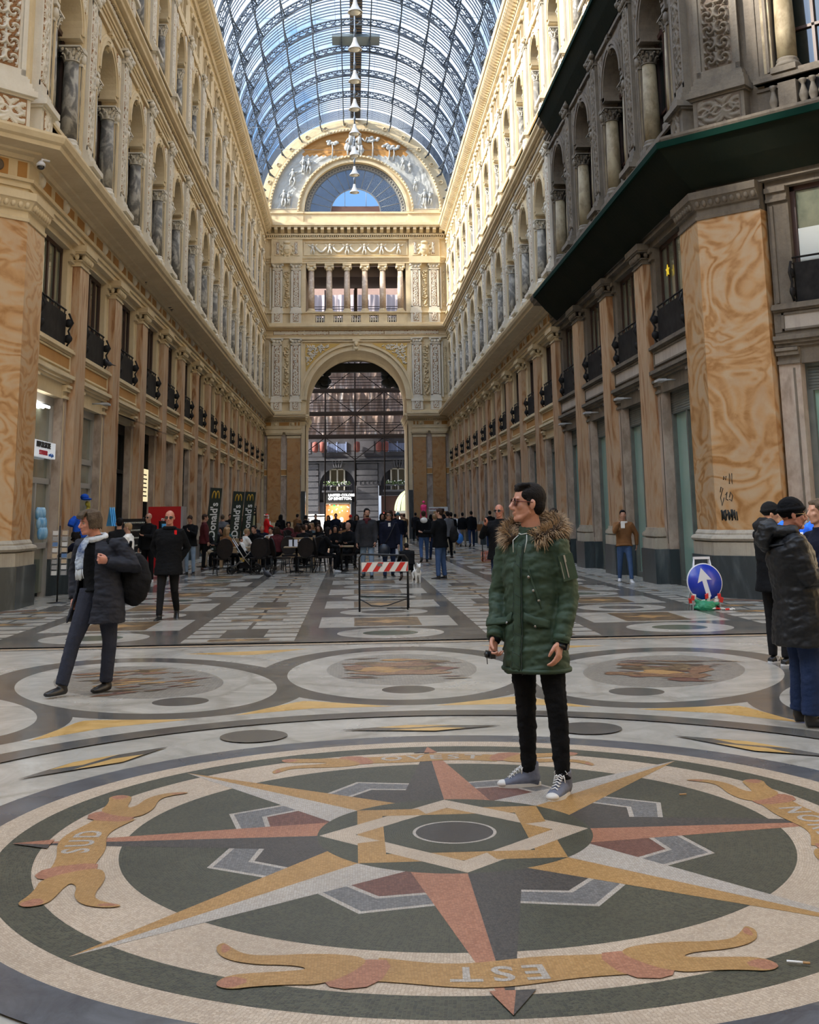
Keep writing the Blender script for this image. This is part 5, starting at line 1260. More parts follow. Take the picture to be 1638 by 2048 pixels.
# banners with the names of the winds
def chaikin(P,n=2):
    for _ in range(n): P=[q for i in range(len(P)) for q in ((P[i][0]*.75+P[(i+1)%len(P)][0]*.25,P[i][1]*.75+P[(i+1)%len(P)][1]*.25),(P[i][0]*.25+P[(i+1)%len(P)][0]*.75,P[i][1]*.25+P[(i+1)%len(P)][1]*.75))]
    return P
def bpt(r,deg,th): return pol(r,th+deg)
for k,(th,word) in enumerate(((0,'OVEST'),(90,'NORD'),(180,'EST'),(270,'SUD'))):
    up(.3)
    body=[bpt(1.76+.02*math.sin(d*.3),d,th) for d in range(-14,15,2)]+[bpt(1.98+.02*math.sin(d*.3+1),d,th) for d in range(14,-15,-2)]
    lay(body,6); up()
    for sg in (-1,1):
        # folded tail: red fold, then a two-pronged curling ribbon
        lay(chaikin([bpt(1.76,sg*12,th),bpt(2.0,sg*12.5,th),bpt(2.06,sg*16.5,th),bpt(1.96,sg*19,th),bpt(1.84,sg*18,th),bpt(1.77,sg*16,th)],1),5); up()
        lay(chaikin([bpt(1.80,sg*15.0,th),bpt(1.95,sg*16.5,th),bpt(2.03,sg*18.5,th),bpt(2.05,sg*21,th),bpt(2.10,sg*24,th),bpt(2.16,sg*26,th),bpt(2.14,sg*28,th),bpt(2.05,sg*28,th),bpt(1.99,sg*25.5,th),bpt(1.94,sg*22.5,th),bpt(1.90,sg*20.8,th),bpt(1.885,sg*23,th),bpt(1.93,sg*27,th),bpt(1.93,sg*31,th),bpt(1.86,sg*34,th),bpt(1.79,sg*34.5,th),bpt(1.83,sg*32,th),bpt(1.86,sg*29.5,th),bpt(1.83,sg*26.5,th),bpt(1.77,sg*23,th),bpt(1.74,sg*19,th),bpt(1.75,sg*16,th)]),6)
        up(); lay(chaikin([bpt(2.06,sg*25.0,th),bpt(2.155,sg*26,th),bpt(2.14,sg*28,th),bpt(2.05,sg*27.8,th)],1),5); lay(chaikin([bpt(1.90,sg*32,th),bpt(1.80,sg*34.4,th),bpt(1.83,sg*32,th)],1),5)
    up(2)
    v,f=text_mb(word,.185,depth=0,bold=True,space=1.35)
    z=LAY[0]*.00012
    fl.add([(FX+(1.875+y)*math.cos(R(90-th)-x/1.9),FY+(1.875+y)*math.sin(R(90-th)-x/1.9),z) for x,y,_ in v],f,9)
    # tips of the rays that come out past the banner
    lay([pol(2.03,th-1.0),pol(2.03,th+1.6),pol(2.23,th)],5); lay([pol(2.03,th-3.0),pol(2.03,th-1.0),pol(2.23,th)],16)
up()
# hall paving
def star_slab(x0,x1,y0,y1):
    rect(x0,x1,y0,y1,12); up(); cx,cy=(x0+x1)/2,(y0+y1)/2; w,h=(x1-x0)/2,(y1-y0)/2
    for i in range(int(max(1,round(w*2/.8)))):
        ux=x0+(i+.5)*(x1-x0)/max(1,round(w*2/.8)); r=min(.34,h)
        lay([(ux+r*(1 if q%2==0 else .45)*math.cos(q*PI/4)*1.1,cy+r*(1 if q%2==0 else .45)*math.sin(q*PI/4)) for q in range(8)],6)
    LAY[0]-=1
rect(-9,9,9.05,9.12,6)
rect(-7,7,9.3,78.5,1); up()
w=9.45; idx=0; WEND=YEND-FY+12
base=LAY[0]
while w<76:
    A=(idx%2==0); h=1.75 if A else 1.85
    LAY[0]=base
    for c in (-4.05,0,4.05):
        if A:
            rect(c-1.25,c+1.25,w+.03,w+h-.05,1 if idx%4 else 1); up(); lay(ell_pts(c,w+h/2,.74,.72,0,40),0); up()
            lay(ell_pts(c,w+h/2,.385,.36,0,32),11 if idx%4==0 else 1); LAY[0]=base
        else:
            rect(c-1.02,c+1.02,w+.03,w+h-.05,0); up(); star_slab(c-.5,c+.5,w+.18,w+h-.2); rect(c+1.02,c+1.27,w+.5,w+h-.6,1); LAY[0]=base
    for c,hw in ((-2.03,.74),(2.03,.74),(-6.0,.66),(6.0,.66)):
        for q in range(3):
            a=w+q*h/3+.04; b=w+(q+1)*h/3-.09
            rect(c-hw,c+hw,a,b,0); up()
            if (idx+q)%3==0: star_slab(c-hw*.55,c+hw*.55,a+.06,b-.06)
            else: rect(c-.03 if (idx%3) else c-.3,c+.03 if (idx%3) else c+.3,a,b,1)
            LAY[0]=base
    w+=h; idx+=1
up(6)
# reddish kerb strips by the piers, light strip at the wall foot
for s_ in (-1,1):
    x=(XR if s_>0 else XL)-FX
    lay([(x+s_*.2,15.6),(x-s_*.62,15.6),(x-s_*.62,78),(x+s_*.2,78)],0); up()
    lay([(x-s_*.5,15.9),(x-s_*.62,15.55),(x+s_*6.5,8.5),(x+s_*6.9,9.1)],13)
floor=tag(fl.build('floor',FM),kind='structure')
# road outside
m=MB(); m.box(-40,40,95,100,-.3,-.02); tag(m.build('floor_street',[mat('asphalt',(.05,.05,.05),.8)]),kind='structure')
# ---------------- figures
def remesh(mb,vox,name,mats,smooth=4,disp=None,fn=None,shade=True):
    me=mb.mesh(name+'_raw',mats); o=bpy.data.objects.new('tmp',me); COL.objects.link(o)
    md=o.modifiers.new('r','REMESH'); md.mode='VOXEL'; md.voxel_size=vox; md.use_smooth_shade=True
    if smooth: sm=o.modifiers.new('s','SMOOTH'); sm.factor=.5; sm.iterations=smooth
    if disp:
        for sc,st in disp:
            if 'em' not in locals(): em=bpy.data.objects.new('tmp_axis',None); COL.objects.link(em); em.scale=(1.5,1.5,.55); em.rotation_euler=(.25,.2,0)
            tx=bpy.data.textures.new('c','CLOUDS'); tx.noise_scale=sc; tx.noise_depth=2; d=o.modifiers.new('d','DISPLACE'); d.texture=tx; d.strength=st; d.mid_level=.5; d.texture_coords='OBJECT'; d.texture_coords_object=em
        sm=o.modifiers.new('s2','SMOOTH'); sm.factor=.5; sm.iterations=1
    dg=bpy.context.evaluated_depsgraph_get(); r=bpy.data.meshes.new_from_object(o.evaluated_get(dg)); r.name=name
    bpy.data.objects.remove(o); bpy.data.meshes.remove(me)
    if disp: bpy.data.objects.remove(em)
    n=len(r.vertices)
    if fn and n:
        a=np.empty(n*3,np.float32); r.vertices.foreach_get('co',a); a=a.reshape(-1,3); a=fn(a); r.vertices.foreach_set('co',a.ravel()); r.update()
    r.materials.clear()
    for m in (mats if isinstance(mats,(list,tuple)) else [mats]): r.materials.append(m)
    for p in r.polygons: p.use_smooth=True
    return r
def sub(mb,src,M,m=None):
    mb.add([M@Vector(v) for v in src.v],src.f,0,True)
    if m is None: mb.m[-len(src.f):]=src.m
def head_mb(detail=True,female=False,beard=False):
    """head looking along +y, origin at the skull centre; about 23 cm high"""
    h=MB()
    h.ell((0,-.012,.028),(.076,.096,.090),20,14)      # cranium
    h.ell((0,.012,-.035),(.062,.076,.078),18,12)      # face block
    h.ell((0,.040,-.083),(.042,.042,.034),14,10)      # jaw and chin
    h.tube([(-.055,0,-.05),(-.03,.05,-.09),(0,.068,-.098),(.03,.05,-.09),(.055,0,-.05)],[.014,.018,.02,.018,.014],8)
    h.tube([(0,.082,.018),(0,.097,-.012),(0,.108,-.034)],[.009,.011,.015],8)   # nose bridge
    h.ell((0,.100,-.038),(.016,.014,.010),10,8)
    for s in (-1,1):
        h.ell((s*.012,.092,-.041),(.009,.010,.007),8,6)
        h.ell((s*.030,.074,.022),(.024,.012,.009),10,6)     # brow
        h.ell((s*.040,.062,-.025),(.021,.018,.020),10,8)    # cheek
        h.ell((s*.078,-.008,-.012),(.007,.018,.030),10,8); h.ell((s*.082,-.016,-.004),(.008,.012,.022),8,6)  # ear
    h.ell((0,.084,-.062),(.023,.010,.006),10,6); h.ell((0,.083,-.071),(.019,.010,.006),10,6)   # lips
    return h
def hand_mb(side,curl=.5,hold=False):
    """hand hanging from the wrist at the origin: fingers towards -z, palm facing -x*side (towards the thigh), thumb towards +y"""
    h=MB()
    h.tube([(0,0,.03),(0,0,0),(0,.004,-.035),(0,.004,-.085)],[.021,.022,.036,.040],10,ry=[.017,.015,.014,.013],up=(0,1,0))
    L=(.074,.082,.077,.060)
    for i in range(4):
        y=.030-.020*i; x=0; z=-.086-(.004 if i in (0,2) else 0)+(.006 if i==3 else 0); c=curl*(1+.12*i)
        a=.15*c; pts=[Vector((x,y,z+.01))]; p=Vector((x,y,z))
        for seg in (.45,.32,.23):
            pts.append(p.copy()); a+=c*.75; p=p+Vector((-side*math.sin(a),(.012*(1.5-i)),-math.cos(a))).normalized()*L[i]*seg
        pts.append(p); h.tube(pts,[.0095,.0092,.0085,.0078,.0062],8)
        h.ell(p,.0062,8,6)
    t=[Vector((-side*.006,.025,-.02)),Vector((-side*.016,.045,-.045)),Vector((-side*.026,.052,-.075)),Vector((-side*(.034+.01*curl),.048,-.10))]
    h.tube(t,[.016,.013,.011,.008],8); h.ell(t[-1],.008,8,6)
    return h
def frame(z,yhint):
    z=Vector(z).normalized(); y=Vector(yhint)-z*Vector(yhint).dot(z); y.normalize(); x=y.cross(z); return Matrix((x,y,z)).transposed().to_4x4()
def joints(H=1.75,th=(0,0),kn=(3,3),out=(4,4),arm=((5,8,10,0),(5,8,10,0)),lean=0,sit=False):
    """angles in degrees; index 0 is the left side (-x), 1 the right side (+x); arm = (forward, outward, elbow, inward)"""
    s=H/1.78; J={'s':s}; P=Vector((0,0,.93*s)); J['pelvis']=P
    low=9
    for i,sd in enumerate((-1,1)):
        a,k,o=R(th[i]),R(kn[i]),R(out[i])
        hip=P+Vector((sd*.09,0,-.02))*s; kne=hip+Vector((sd*math.sin(o),math.sin(a)*math.cos(o),-math.cos(a)*math.cos(o)))*.43*s
        ank=kne+Vector((sd*math.sin(o*.3),math.sin(a-k),-math.cos(a-k))).normalized()*.41*s
        J['hip',i],J['knee',i],J['ank',i]=hip,kne,ank; low=min(low,ank.z)
    dz=.085*s-low
    for q in list(J):
        if q!='s': J[q]=J[q]+Vector((0,0,dz))
    P=J['pelvis']; ln=R(lean); Rm=Matrix.Rotation(-ln,3,'X')
    up=lambda x,y,z: P+Rm@(Vector((x,y,z))*s)
    J['waist']=up(0,0,.18); J['chest']=up(0,0,.36); J['neck']=up(0,-.01,.545); J['head']=up(0,.015,.735)
    for i,sd in enumerate((-1,1)):
        f,o,e,n=[R(q) for q in arm[i]]
        sh=up(sd*.185,-.01,.49); d=Vector((sd*math.sin(o),math.sin(f)*math.cos(o),-math.cos(f)*math.cos(o)))
        el=sh+d*.29*s; d2=Vector((-sd*math.sin(n),math.sin(f+e)*math.cos(n),-math.cos(f+e)*math.cos(n))); J['sh',i],J['elb',i],J['wri',i]=sh,el,el+d2*.255*s
    return J
def human(loc,rz,label,J=None,pose=None,H=1.75,skin=None,hair=None,hairm=None,coat=None,coatm=None,hem=.78,bulk=1.0,legm=None,shoem=None,heady=0,headp=0,vox=.016,curl=.5,foot=None,group=None,handd=None,name='person',legbulk=1.0,collar=True,wr=.008,sleeve=1.0,child=False,disp=True,shoe=True,open_front=None):
    J=J or joints(H,**(pose or {})); s=J['s']; root=empty(name,loc,rz,label,'person',group)
    hm=Matrix.Translation(J['head'])@Matrix.Rotation(R(heady),4,'Z')@Matrix.Rotation(R(headp),4,'X')@Matrix.Scale(s if not child else s*1.25,4)
    J['hm']=hm
    b=MB(); sub(b,head_mb(),hm)
    N=J['neck']; hd=J['head']; mid=N.lerp(hd,.5)
    b.tube([J['chest'],N-Vector((0,0,.03)),mid,hd+Vector((0,-.01,-.02))],[.10*s,.075*s,.056*s,.055*s],12)
    b.tube([J['pelvis'],J['waist'],J['chest'],N],[.10*s,.10*s,.12*s,.06*s],10)
    for i,sd in enumerate((-1,1)):
        sh,el,wr_=J['sh',i],J['elb',i],J['wri',i]
        b.tube([J['chest']+Vector((0,0,.1*s)),sh,el,wr_],[.05*s,.045*s,.036*s,.024*s],10)
        d=(wr_-el).normalized(); 
        yh=handd[i] if handd and handd[i] else (0,1,0)
        M=Matrix.Translation(wr_)@frame(-d,yh)@Matrix.Scale(s*(1.0 if not child else .9),4); sub(b,hand_mb(sd,curl if not hasattr(curl,'__len__') else curl[i]),M)
        b.tube([J['pelvis'],J['hip',i],J['knee',i],J['ank',i]],[.06*s,.06*s,.045*s,.032*s],8)
    b.m=[0]*len(b.f); skin=skin or SKIN
    me=remesh(b,vox*.6 if vox<.012 else vox*.62,'body',[skin],smooth=1 if vox<.012 else 1); body=link('body',me,root)
    # trousers
    if legm:
        t=MB()
        for i,sd in enumerate((-1,1)):
            hip,kn_,an=J['hip',i],J['knee',i],J['ank',i]; q=kn_.lerp(an,.35); lb=legbulk*s
            t.tube([hip+Vector((0,0,.06*s)),hip.lerp(kn_,.4),kn_,q,an+Vector((0,0,.0))],[.098*lb,.088*lb,.064*lb,.062*lb,.050*lb*legbulk],12,ry=[.10*lb,.088*lb,.066*lb,.062*lb,.052*lb*legbulk])
        t.ell(J['pelvis']+Vector((0,0,.0)),(.165*s*min(1.1,legbulk),.115*s*min(1.1,legbulk),.13*s),14,10)
        link('trousers',remesh(t,vox,'trousers',[legm],2,[(.05,wr*.9),(.016,wr*.35)] if disp else None),root)
    if coatm:
        t=MB(); P=J['pelvis']; dn=(P-J['waist']).normalized(); bk=bulk*s
        lv=[(J['neck']+Vector((0,-.0,.01*s)),.085,.08),(J['neck']-Vector((0,0,.05*s)),.15,.10),(J['chest'].lerp(J['neck'],.45),.195,.125),(J['chest'],.195,.14),(J['waist'],.175,.135),(P,.185,.145)]
        hz=(P.z-hem*s)
        if hz>0: 
            hc=(J['knee',0]+J['knee',1])/2; off=Vector(((hc.x)*.5,(hc.y-P.y)*.35,0))
            lv+=[(P+Vector((0,0,-hz*.5))+off*.5,.20,.16),(P+Vector((0,0,-hz))+off,.208,.172)]
        t.tube([l[0] for l in lv],[l[1]*bk for l in lv],20,ry=[l[2]*bk for l in lv],up=(1,0,0))
        for i,sd in enumerate((-1,1)):
            sh,el,wr_=J['sh',i],J['elb',i],J['wri',i]; k=sleeve*s
            t.tube([J['neck'].lerp(sh,.35)-Vector((0,0,.02*s)),sh,sh.lerp(el,.5),el,el.lerp(wr_,.5),wr_+(wr_-el).normalized()*.01],[.07*k,.080*k,.074*k,.066*k,.058*k,.046*k],12)
        if collar: t.tube([J['neck']+Vector((math.cos(a)*.070*s,math.sin(a)*.066*s-.005,.03*s)) for a in [k*PI/6 for k in range(12)]],.026*s,8,closed=True)
        link('coat',remesh(t,vox,'coat',[coatm],3,[(.07,wr*1.6),(.022,wr*.5)] if disp else None),root)
    if hairm: 
        h=MB(); st=hair or 'short'
        if st!='bald':
            h.ell((0,-.022,.036),(.080,.095,.090),18,12); h.ell((0,-.052,-.005),(.073,.060,.070),14,10)
            for sd in (-1,1): h.ell((sd*.060,.008,.048),(.021,.050,.036),10,8); h.ell((sd*.074,.012,.010),(.007,.014,.030),8,6)
            h.ell((0,.054,.080),(.052,.030,.026),12,8)
            if st=='long':
                for sd in (-1,0,1): h.tube([(sd*.055,-.05,.05),(sd*.075,-.06,-.08),(sd*.08,-.055,-.2)],[.05,.05,.03],10)
                for sd in (-1,1): h.tube([(sd*.03,.07,.08),(sd*.078,.03,.03),(sd*.085,.0,-.1),(sd*.09,-.0,-.2)],[.03,.024,.026,.02],8)
            if st=='curly':
                q=random.Random(3)
                for k in range(70):
                    a=q.random()*2*PI; z=q.uniform(-.09,.12); rr=.105-.25*max(0,z-.04)
                    if math.sin(a)>.55 and z<.06: continue
                    h.ell((rr*math.cos(a)*.95,rr*math.sin(a)-.03,z),.034,8,6)
            if st=='mop':
                q=random.Random(7)
                for k in range(26):
                    a=R(-20+k*220/26+180-10); ca,sa=math.cos(a),math.sin(a)
                    h.tube([(ca*.03,sa*.03,.125),(ca*.075,sa*.085-.01,.09),(ca*.09,sa*.10-.015,.03),(ca*.088,sa*.10-.02,-.05-q.random()*.03)],[.018,.02,.017,.006],6)
                for k in range(9): x=-.06+k*.015; h.tube([(x*.4,.01,.125),(x,.07,.105),(x*1.2,.096,.075),(x*1.3+.004,.098,.045-q.random()*.02)],[.014,.015,.013,.004],6)
            if st=='beanie':
                h=MB(); h.ell((0,-.012,.045),(.090,.108,.098),18,12); h.tube([(math.cos(a)*.088,math.sin(a)*.104-.012,.040-.012*math.sin(a)*-1) for a in [k*PI/9 for k in range(18)]],.015,8,closed=True)
            if st=='quiff':
                for k in range(7): h.tube([(-.045+k*.015,.0,.108),(-.044+k*.015,.045,.105),(-.042+k*.0142,.070,.094)],[.015,.016,.011],8)
            if st=='cap2': pass
            hb=MB(); sub(hb,h,hm); hb.m=[0]*len(hb.f)
            link('hair' if st!='beanie' else 'beanie',remesh(hb,vox*.55 if vox<.012 else vox*.7,'hair',[hairm],1,[(.012,.004)] if vox<.012 and st!='beanie' else [(.03,.008)]),root)
    if shoem and shoe:
        for i,sd in enumerate((-1,1)):
            an=J['ank',i]; fy=R(foot[i]) if foot else R(-sd*8); fp=0
            ground=an.z-.085*s
            t=MB(); d=Vector((math.sin(-fy),math.cos(fy),0)); lift=max(0,ground)
            kn_=J['knee',i]; sh_=(kn_-an).normalized()
            tilt=-.0
            if lift>.05: tilt=-.9 if kn_.y>an.y else 0
            pts=[an+Vector((0,0,.03*s)),an+d*(-.03*s)+Vector((0,0,-.03*s))]; 
            t.tube([an+sh_*.05*s,an-d*.01*s,an-d*.02*s+Vector((0,0,-.045*s))],[.045*s,.047*s,.045*s],10)
            t.tube([an-d*.055*s+Vector((0,0,-.055*s)),an+d*.0+Vector((0,0,-.045*s)),an+d*.08*s+Vector((0,0,-.055*s+tilt*.05)),an+d*.15*s+Vector((0,0,-.062*s+tilt*.08)),an+d*.19*s+Vector((0,0,-.064*s+tilt*.11))],[.036*s,.042*s,.047*s,.046*s,.028*s],12,ry=[.032*s,.045*s,.036*s,.028*s,.018*s],up=d.cross(Vector((0,0,1))))
            gz=max(.002,ground)
            def flat(a,gz=gz,lift=lift):
                if lift<.03: a[:,2]=np.maximum(a[:,2],gz-.0)
                return a
            link('shoe',remesh(t,min(vox,.010),'shoe',[shoem],1,None,flat),root)
    return root,J
def fab(name,c,rough=.9,c2=None,bump=(60,.25),sheen=0,noise=6):
    return mat(name,c,rough,spec=.15,noise=(noise,c2 or tuple(min(1,x*1.6+.001) for x in c),.5),bump=bump,sheen=sheen)
SKIN=mat('skin_fair',(.40,.20,.13),.5,noise=(9,(.48,.26,.17),.5)); SKINR=mat('skin_ruddy',(.42,.16,.10),.5,noise=(12,(.52,.23,.15),.5)); SKINB=mat('skin_olive',(.38,.21,.14),.5)
HB=mat('hair_black',(.008,.0055,.0045),.75,spec=.2,bump=(120,.4)); HBR=mat('hair_brown',(.035,.018,.010),.75,spec=.2); HG=mat('hair_grey_brown',(.045,.030,.018),.7,spec=.2,noise=(25,(.12,.085,.055),.4),bump=(90,.5)); HW=mat('hair_white',(.5,.47,.43),.6); HBL=mat('hair_blond',(.30,.18,.08),.55)
K1=fab('cloth_black',(.0045,.0045,.005)); K2=fab('cloth_soft_black',(.009,.0085,.009)); NV=fab('cloth_navy',(.006,.007,.015)); JB=fab('denim_blue',(.04,.075,.16),c2=(.07,.12,.24)); JL=fab('denim_light',(.17,.24,.33),c2=(.27,.35,.45)); JD=fab('denim_dark',(.015,.025,.06)); CG=fab('cloth_charcoal',(.022,.022,.024)); KH=fab('cloth_khaki',(.20,.16,.11)); BR=fab('cloth_brown',(.16,.075,.03)); MR=fab('cloth_maroon',(.06,.012,.014)); WHC=fab('cloth_white',(.62,.60,.56)); BG=fab('cloth_beige',(.34,.27,.18)); GRC=fab('cloth_grey',(.09,.09,.095)); TEA=fab('cloth_teal',(.04,.09,.10)); PNK=fab('cloth_pink',(.75,.05,.16)); RED=fab('cloth_red',(.50,.012,.012)); SHB=mat('shoe_black',(.012,.011,.011),.35); SHW=mat('shoe_white',(.6,.6,.6),.5); SHBR=mat('shoe_brown',(.05,.025,.015),.4)
LENS=mat('sunglass_lens',(.010,.008,.008),.05,spec=.9); FRM=mat('tortoise_frame',(.12,.02,.01),.2)
# ---- the man in the green parka
def world_to_local(loc,rz):
    M=Matrix.Rotation(-rz,4,'Z')@Matrix.Translation(-Vector(loc)); return lambda x,y,z: M@Vector((x,y,z))
HL=(1.075,7.16,0); HRZ=R(137); wl=world_to_local(HL,HRZ)
J={'s':1.0,'pelvis':wl(1.075,7.17,.93),'waist':wl(1.075,7.17,1.10),'chest':wl(1.08,7.18,1.27),'neck':wl(1.09,7.18,1.475),'head':wl(1.062,7.15,1.665)}
J['hip',0]=wl(1.145,7.11,.90);J['knee',0]=wl(1.185,7.07,.47);J['ank',0]=wl(1.205,7.085,.095)
J['hip',1]=wl(1.01,7.23,.90);J['knee',1]=wl(1.025,7.24,.48);J['ank',1]=wl(1.045,7.33,.095)
J['sh',0]=wl(1.215,7.06,1.405);J['elb',0]=wl(1.275,7.06,1.115);J['wri',0]=wl(1.205,6.975,.865)
J['sh',1]=wl(.955,7.30,1.405);J['elb',1]=wl(.90,7.34,1.12);J['wri',1]=wl(.845,7.20,.875)
PARKA=mat('parka_green',(.026,.048,.028),.6,spec=.3,noise=(5,(.038,.066,.038),.5),bump=(30,.12)); PARKAD=mat('parka_seam',(.018,.032,.020),.7)
BJ=fab('jeans_black',(.005,.005,.0055),c2=(.010,.010,.011))
hero,J=human(HL,HRZ,'man in a green parka with fur hood and sunglasses standing on the compass mosaic',J=J,skin=mat('skin_sunlit',(.50,.22,.14),.45,noise=(12,(.58,.29,.19),.5)),hair='quiff',hairm=HB,coatm=PARKA,hem=.685,bulk=1.02,legm=BJ,shoem=None,heady=-40,headp=3,vox=.0085,curl=(.45,.8),handd=[tuple(Matrix.Rotation(-HRZ,3,'Z')@Vector((-.5,-.8,.1))),None],wr=.018,sleeve=1.0,legbulk=.93)
def quad_patch(mb,o,u,v,n,w,h,t=.006,m=0): mb.obox(Vector(o)+Vector(n)*t*.5,Vector(u).normalized()*w/2,Vector(v).normalized()*h/2,Vector(n).normalized()*t/2,m)
def surf_on(obj_name,root,org,dr):
    """point where a ray from org along dr meets the coat, found from outside"""
    o=[c for c in root.children if c.name.split('.')[0]==obj_name][0]; from mathutils.bvhtree import BVHTree
    if 'bvh' not in SURF or SURF['bvh'][0]!=o.name: SURF['bvh']=(o.name,BVHTree.FromPolygons([v.co[:] for v in o.data.vertices],[p.vertices[:] for p in o.data.polygons]))
    h=SURF['bvh'][1].ray_cast(Vector(org),Vector(dr).normalized()); return (h[0],h[1]) if h[0] else (Vector(org),-Vector(dr))
SURF={}
def strip_on(root,coat,pts,w,t,mtl,name,n_w=3,m=0):
    """a strap or placket laid on the cloth along a path of (angle, z) pairs around the body axis"""
    mb=MB(); L=[]
    for (ang,z,ax) in pts:
        row=[]
        for k in range(n_w+1):
            a=ang+(k/n_w-.5)*w; d=Vector((math.sin(a),math.cos(a),0)); p,nn=surf_on(coat,root,Vector(ax)+Vector((0,0,z))+d*.6,-d); row.append(p+nn*t)
        L.append(row)
    vs=[p for r in L for p in r]+[p*1-Vector((0,0,0)) for r in L for p in r]
    nr=len(L); nc=n_w+1; fs=[(i*nc+j,i*nc+j+1,(i+1)*nc+j+1,(i+1)*nc+j) for i in range(nr-1) for j in range(n_w)]
    mb.add(vs[:nr*nc],fs,m,True)
    o=mb.build(name,[mtl],root); md=o.modifiers.new('t','SOLIDIFY'); md.thickness=.006; md.offset=1; return o
ax=(0,0,0)
# zip line, placket with quilting, hem band, pockets
strip_on(hero,'coat',[(R(6),.70+.02*i,(J['pelvis'].x*.6,J['pelvis'].y,0)) for i in range(37)],R(22),.004,PARKA,'placket')
strip_on(hero,'coat',[(R(-8),.685+.02*i,(J['pelvis'].x*.6,J['pelvis'].y,0)) for i in range(38)],R(1.8),.006,PARKAD,'zip')
for i in range(12): 
    z=.74+.058*i; strip_on(hero,'coat',[(R(6+ a),z+.012*math.cos(a*.3),(0,0,0)) for a in (-11,-6,0,6,11)],R(.5),.007,PARKAD,'quilt_seam') if False else None
qs=MB()
for i in range(13):
    z=.73+.056*i; pts=[]
    for a in range(-5,18,3):
        d=Vector((math.sin(R(a)),math.cos(R(a)),0)); p,nn=surf_on('coat',hero,Vector((0,0,z+.0012*a))+d*.6,-d); pts.append(p+nn*.010)
    qs.tube(pts,.0022,4)
for a in (-6,18):
    pts=[]
    for i in range(34):
        d=Vector((math.sin(R(a)),math.cos(R(a)),0)); p,nn=surf_on('coat',hero,Vector((0,0,.71+.022*i))+d*.6,-d); pts.append(p+nn*.0095)
    qs.tube(pts,.0018,4)
qs.build('quilting',[PARKAD],hero)
pk=MB(); sn=MB()
def flap(a0,z0,a1,z1,w,name='pocket_flap'):
    L=[]; n=8
    for i in range(n+1):
        a=R(a0+(a1-a0)*i/n); z=z0+(z1-z0)*i/n; row=[]
        for k in (0,.33,.66,1):
            zz=z-w*k*(1-.25*abs(i/n-.5)); d=Vector((math.sin(a),math.cos(a),0)); p,nn=surf_on('coat',hero,Vector((0,0,zz))+d*.6,-d); row.append(p+nn*(.006+.006*k))
        L.append(row)
    m=MB(); m.add([p for r in L for p in r],[(i*4+j,i*4+j+1,(i+1)*4+j+1,(i+1)*4+j) for i in range(n) for j in range(3)],0,True)
    o=m.build(name,[PARKA],hero); md=o.modifiers.new('t','SOLIDIFY'); md.thickness=.008; md.offset=1
flap(-14,1.03,-68,.985,.055); flap(26,1.03,70,.985,.055)
flap(-26,1.30,-52,1.08,.035,'chest_welt')
for a,z in ((-28,1.235),(-38,1.155),(-48,1.10),(-40,.955),(42,.96)):
    d=Vector((math.sin(R(a)),math.cos(R(a)),0)); p,nn=surf_on('coat',hero,Vector((0,0,z))+d*.6,-d); m=MB(); m.lathe([(.0,0),(.009,0),(.009,.004),(.005,.007),(0,.007)],(0,0,0),12); o=m.build('snap',[mat('brass_snap',(.35,.33,.30),.3,.9)],hero); o.location=p+nn*.012; o.rotation_mode='QUATERNION'; o.rotation_quaternion=nn.to_track_quat('Z','Y')
# sleeve pocket with zip, cuffs
for i,nm in ((0,'sleeve_pocket'),):
    c=J['sh',0].lerp(J['elb',0],.42); d=wl(1.3,6.4,1.3)-wl(1.2,7.06,1.3); d.normalize(); p,nn=surf_on('coat',hero,c+d*.4,-d)
    dn=(J['elb',0]-J['sh',0]).normalized(); m=MB(); x=dn.cross(nn).normalized()
    m.obox(p-x*.012+nn*.004,x*.05,dn*.075,nn*.004); m.build(nm,[PARKA],hero)
    m=MB(); m.obox(p+x*.0+nn*.010,x*.0035,dn*.06,nn*.003); m.obox(p-dn*.05+nn*.014,x*.006,dn*.02,nn*.003); m.obox(p+nn*.006+dn*.01+x*.03,x*.002,dn*.05,nn*.003); m.build('sleeve_zip',[mat('zip_steel',(.4,.4,.42),.3,.9)],hero)
for i in (0,1):
    w=J['wri',i]; e=J['elb',i]; d=(w-e).normalized(); m=MB(); m.tube([w-d*.035,w-d*.0],[.051,.050],16); m.tube([w-d*.0,w+d*.028],[.038,.033],14,m=1); m.build('cuff',[PARKA,K1],hero)
m=MB(); w=J['wri',0]; d=(w-J['elb',0]).normalized(); m.tube([w+d*.018,w+d*.036],[.036,.036],16); m.obox(w+d*.027+Matrix.Rotation(-HRZ,3,'Z')@Vector((.035,-.01,0)),d*.018,Vector((.012,0,0)),Vector((0,.012,0))); m.build('wristwatch',[SHB],hero)
# hem roll
m=MB(); pts=[]
for k in range(40):
    a=2*PI*k/40; d=Vector((math.sin(a),math.cos(a),0)); p,nn=surf_on('coat',hero,Vector((0,0,.712))+d*.7+Vector((0,J['pelvis'].y*0,0)),-d); pts.append(Vector((p.x,p.y,.70+.02*math.sin(a*1)*0)))
m.tube(pts,.0135,8,closed=True); m.build('hem',[PARKA],hero)
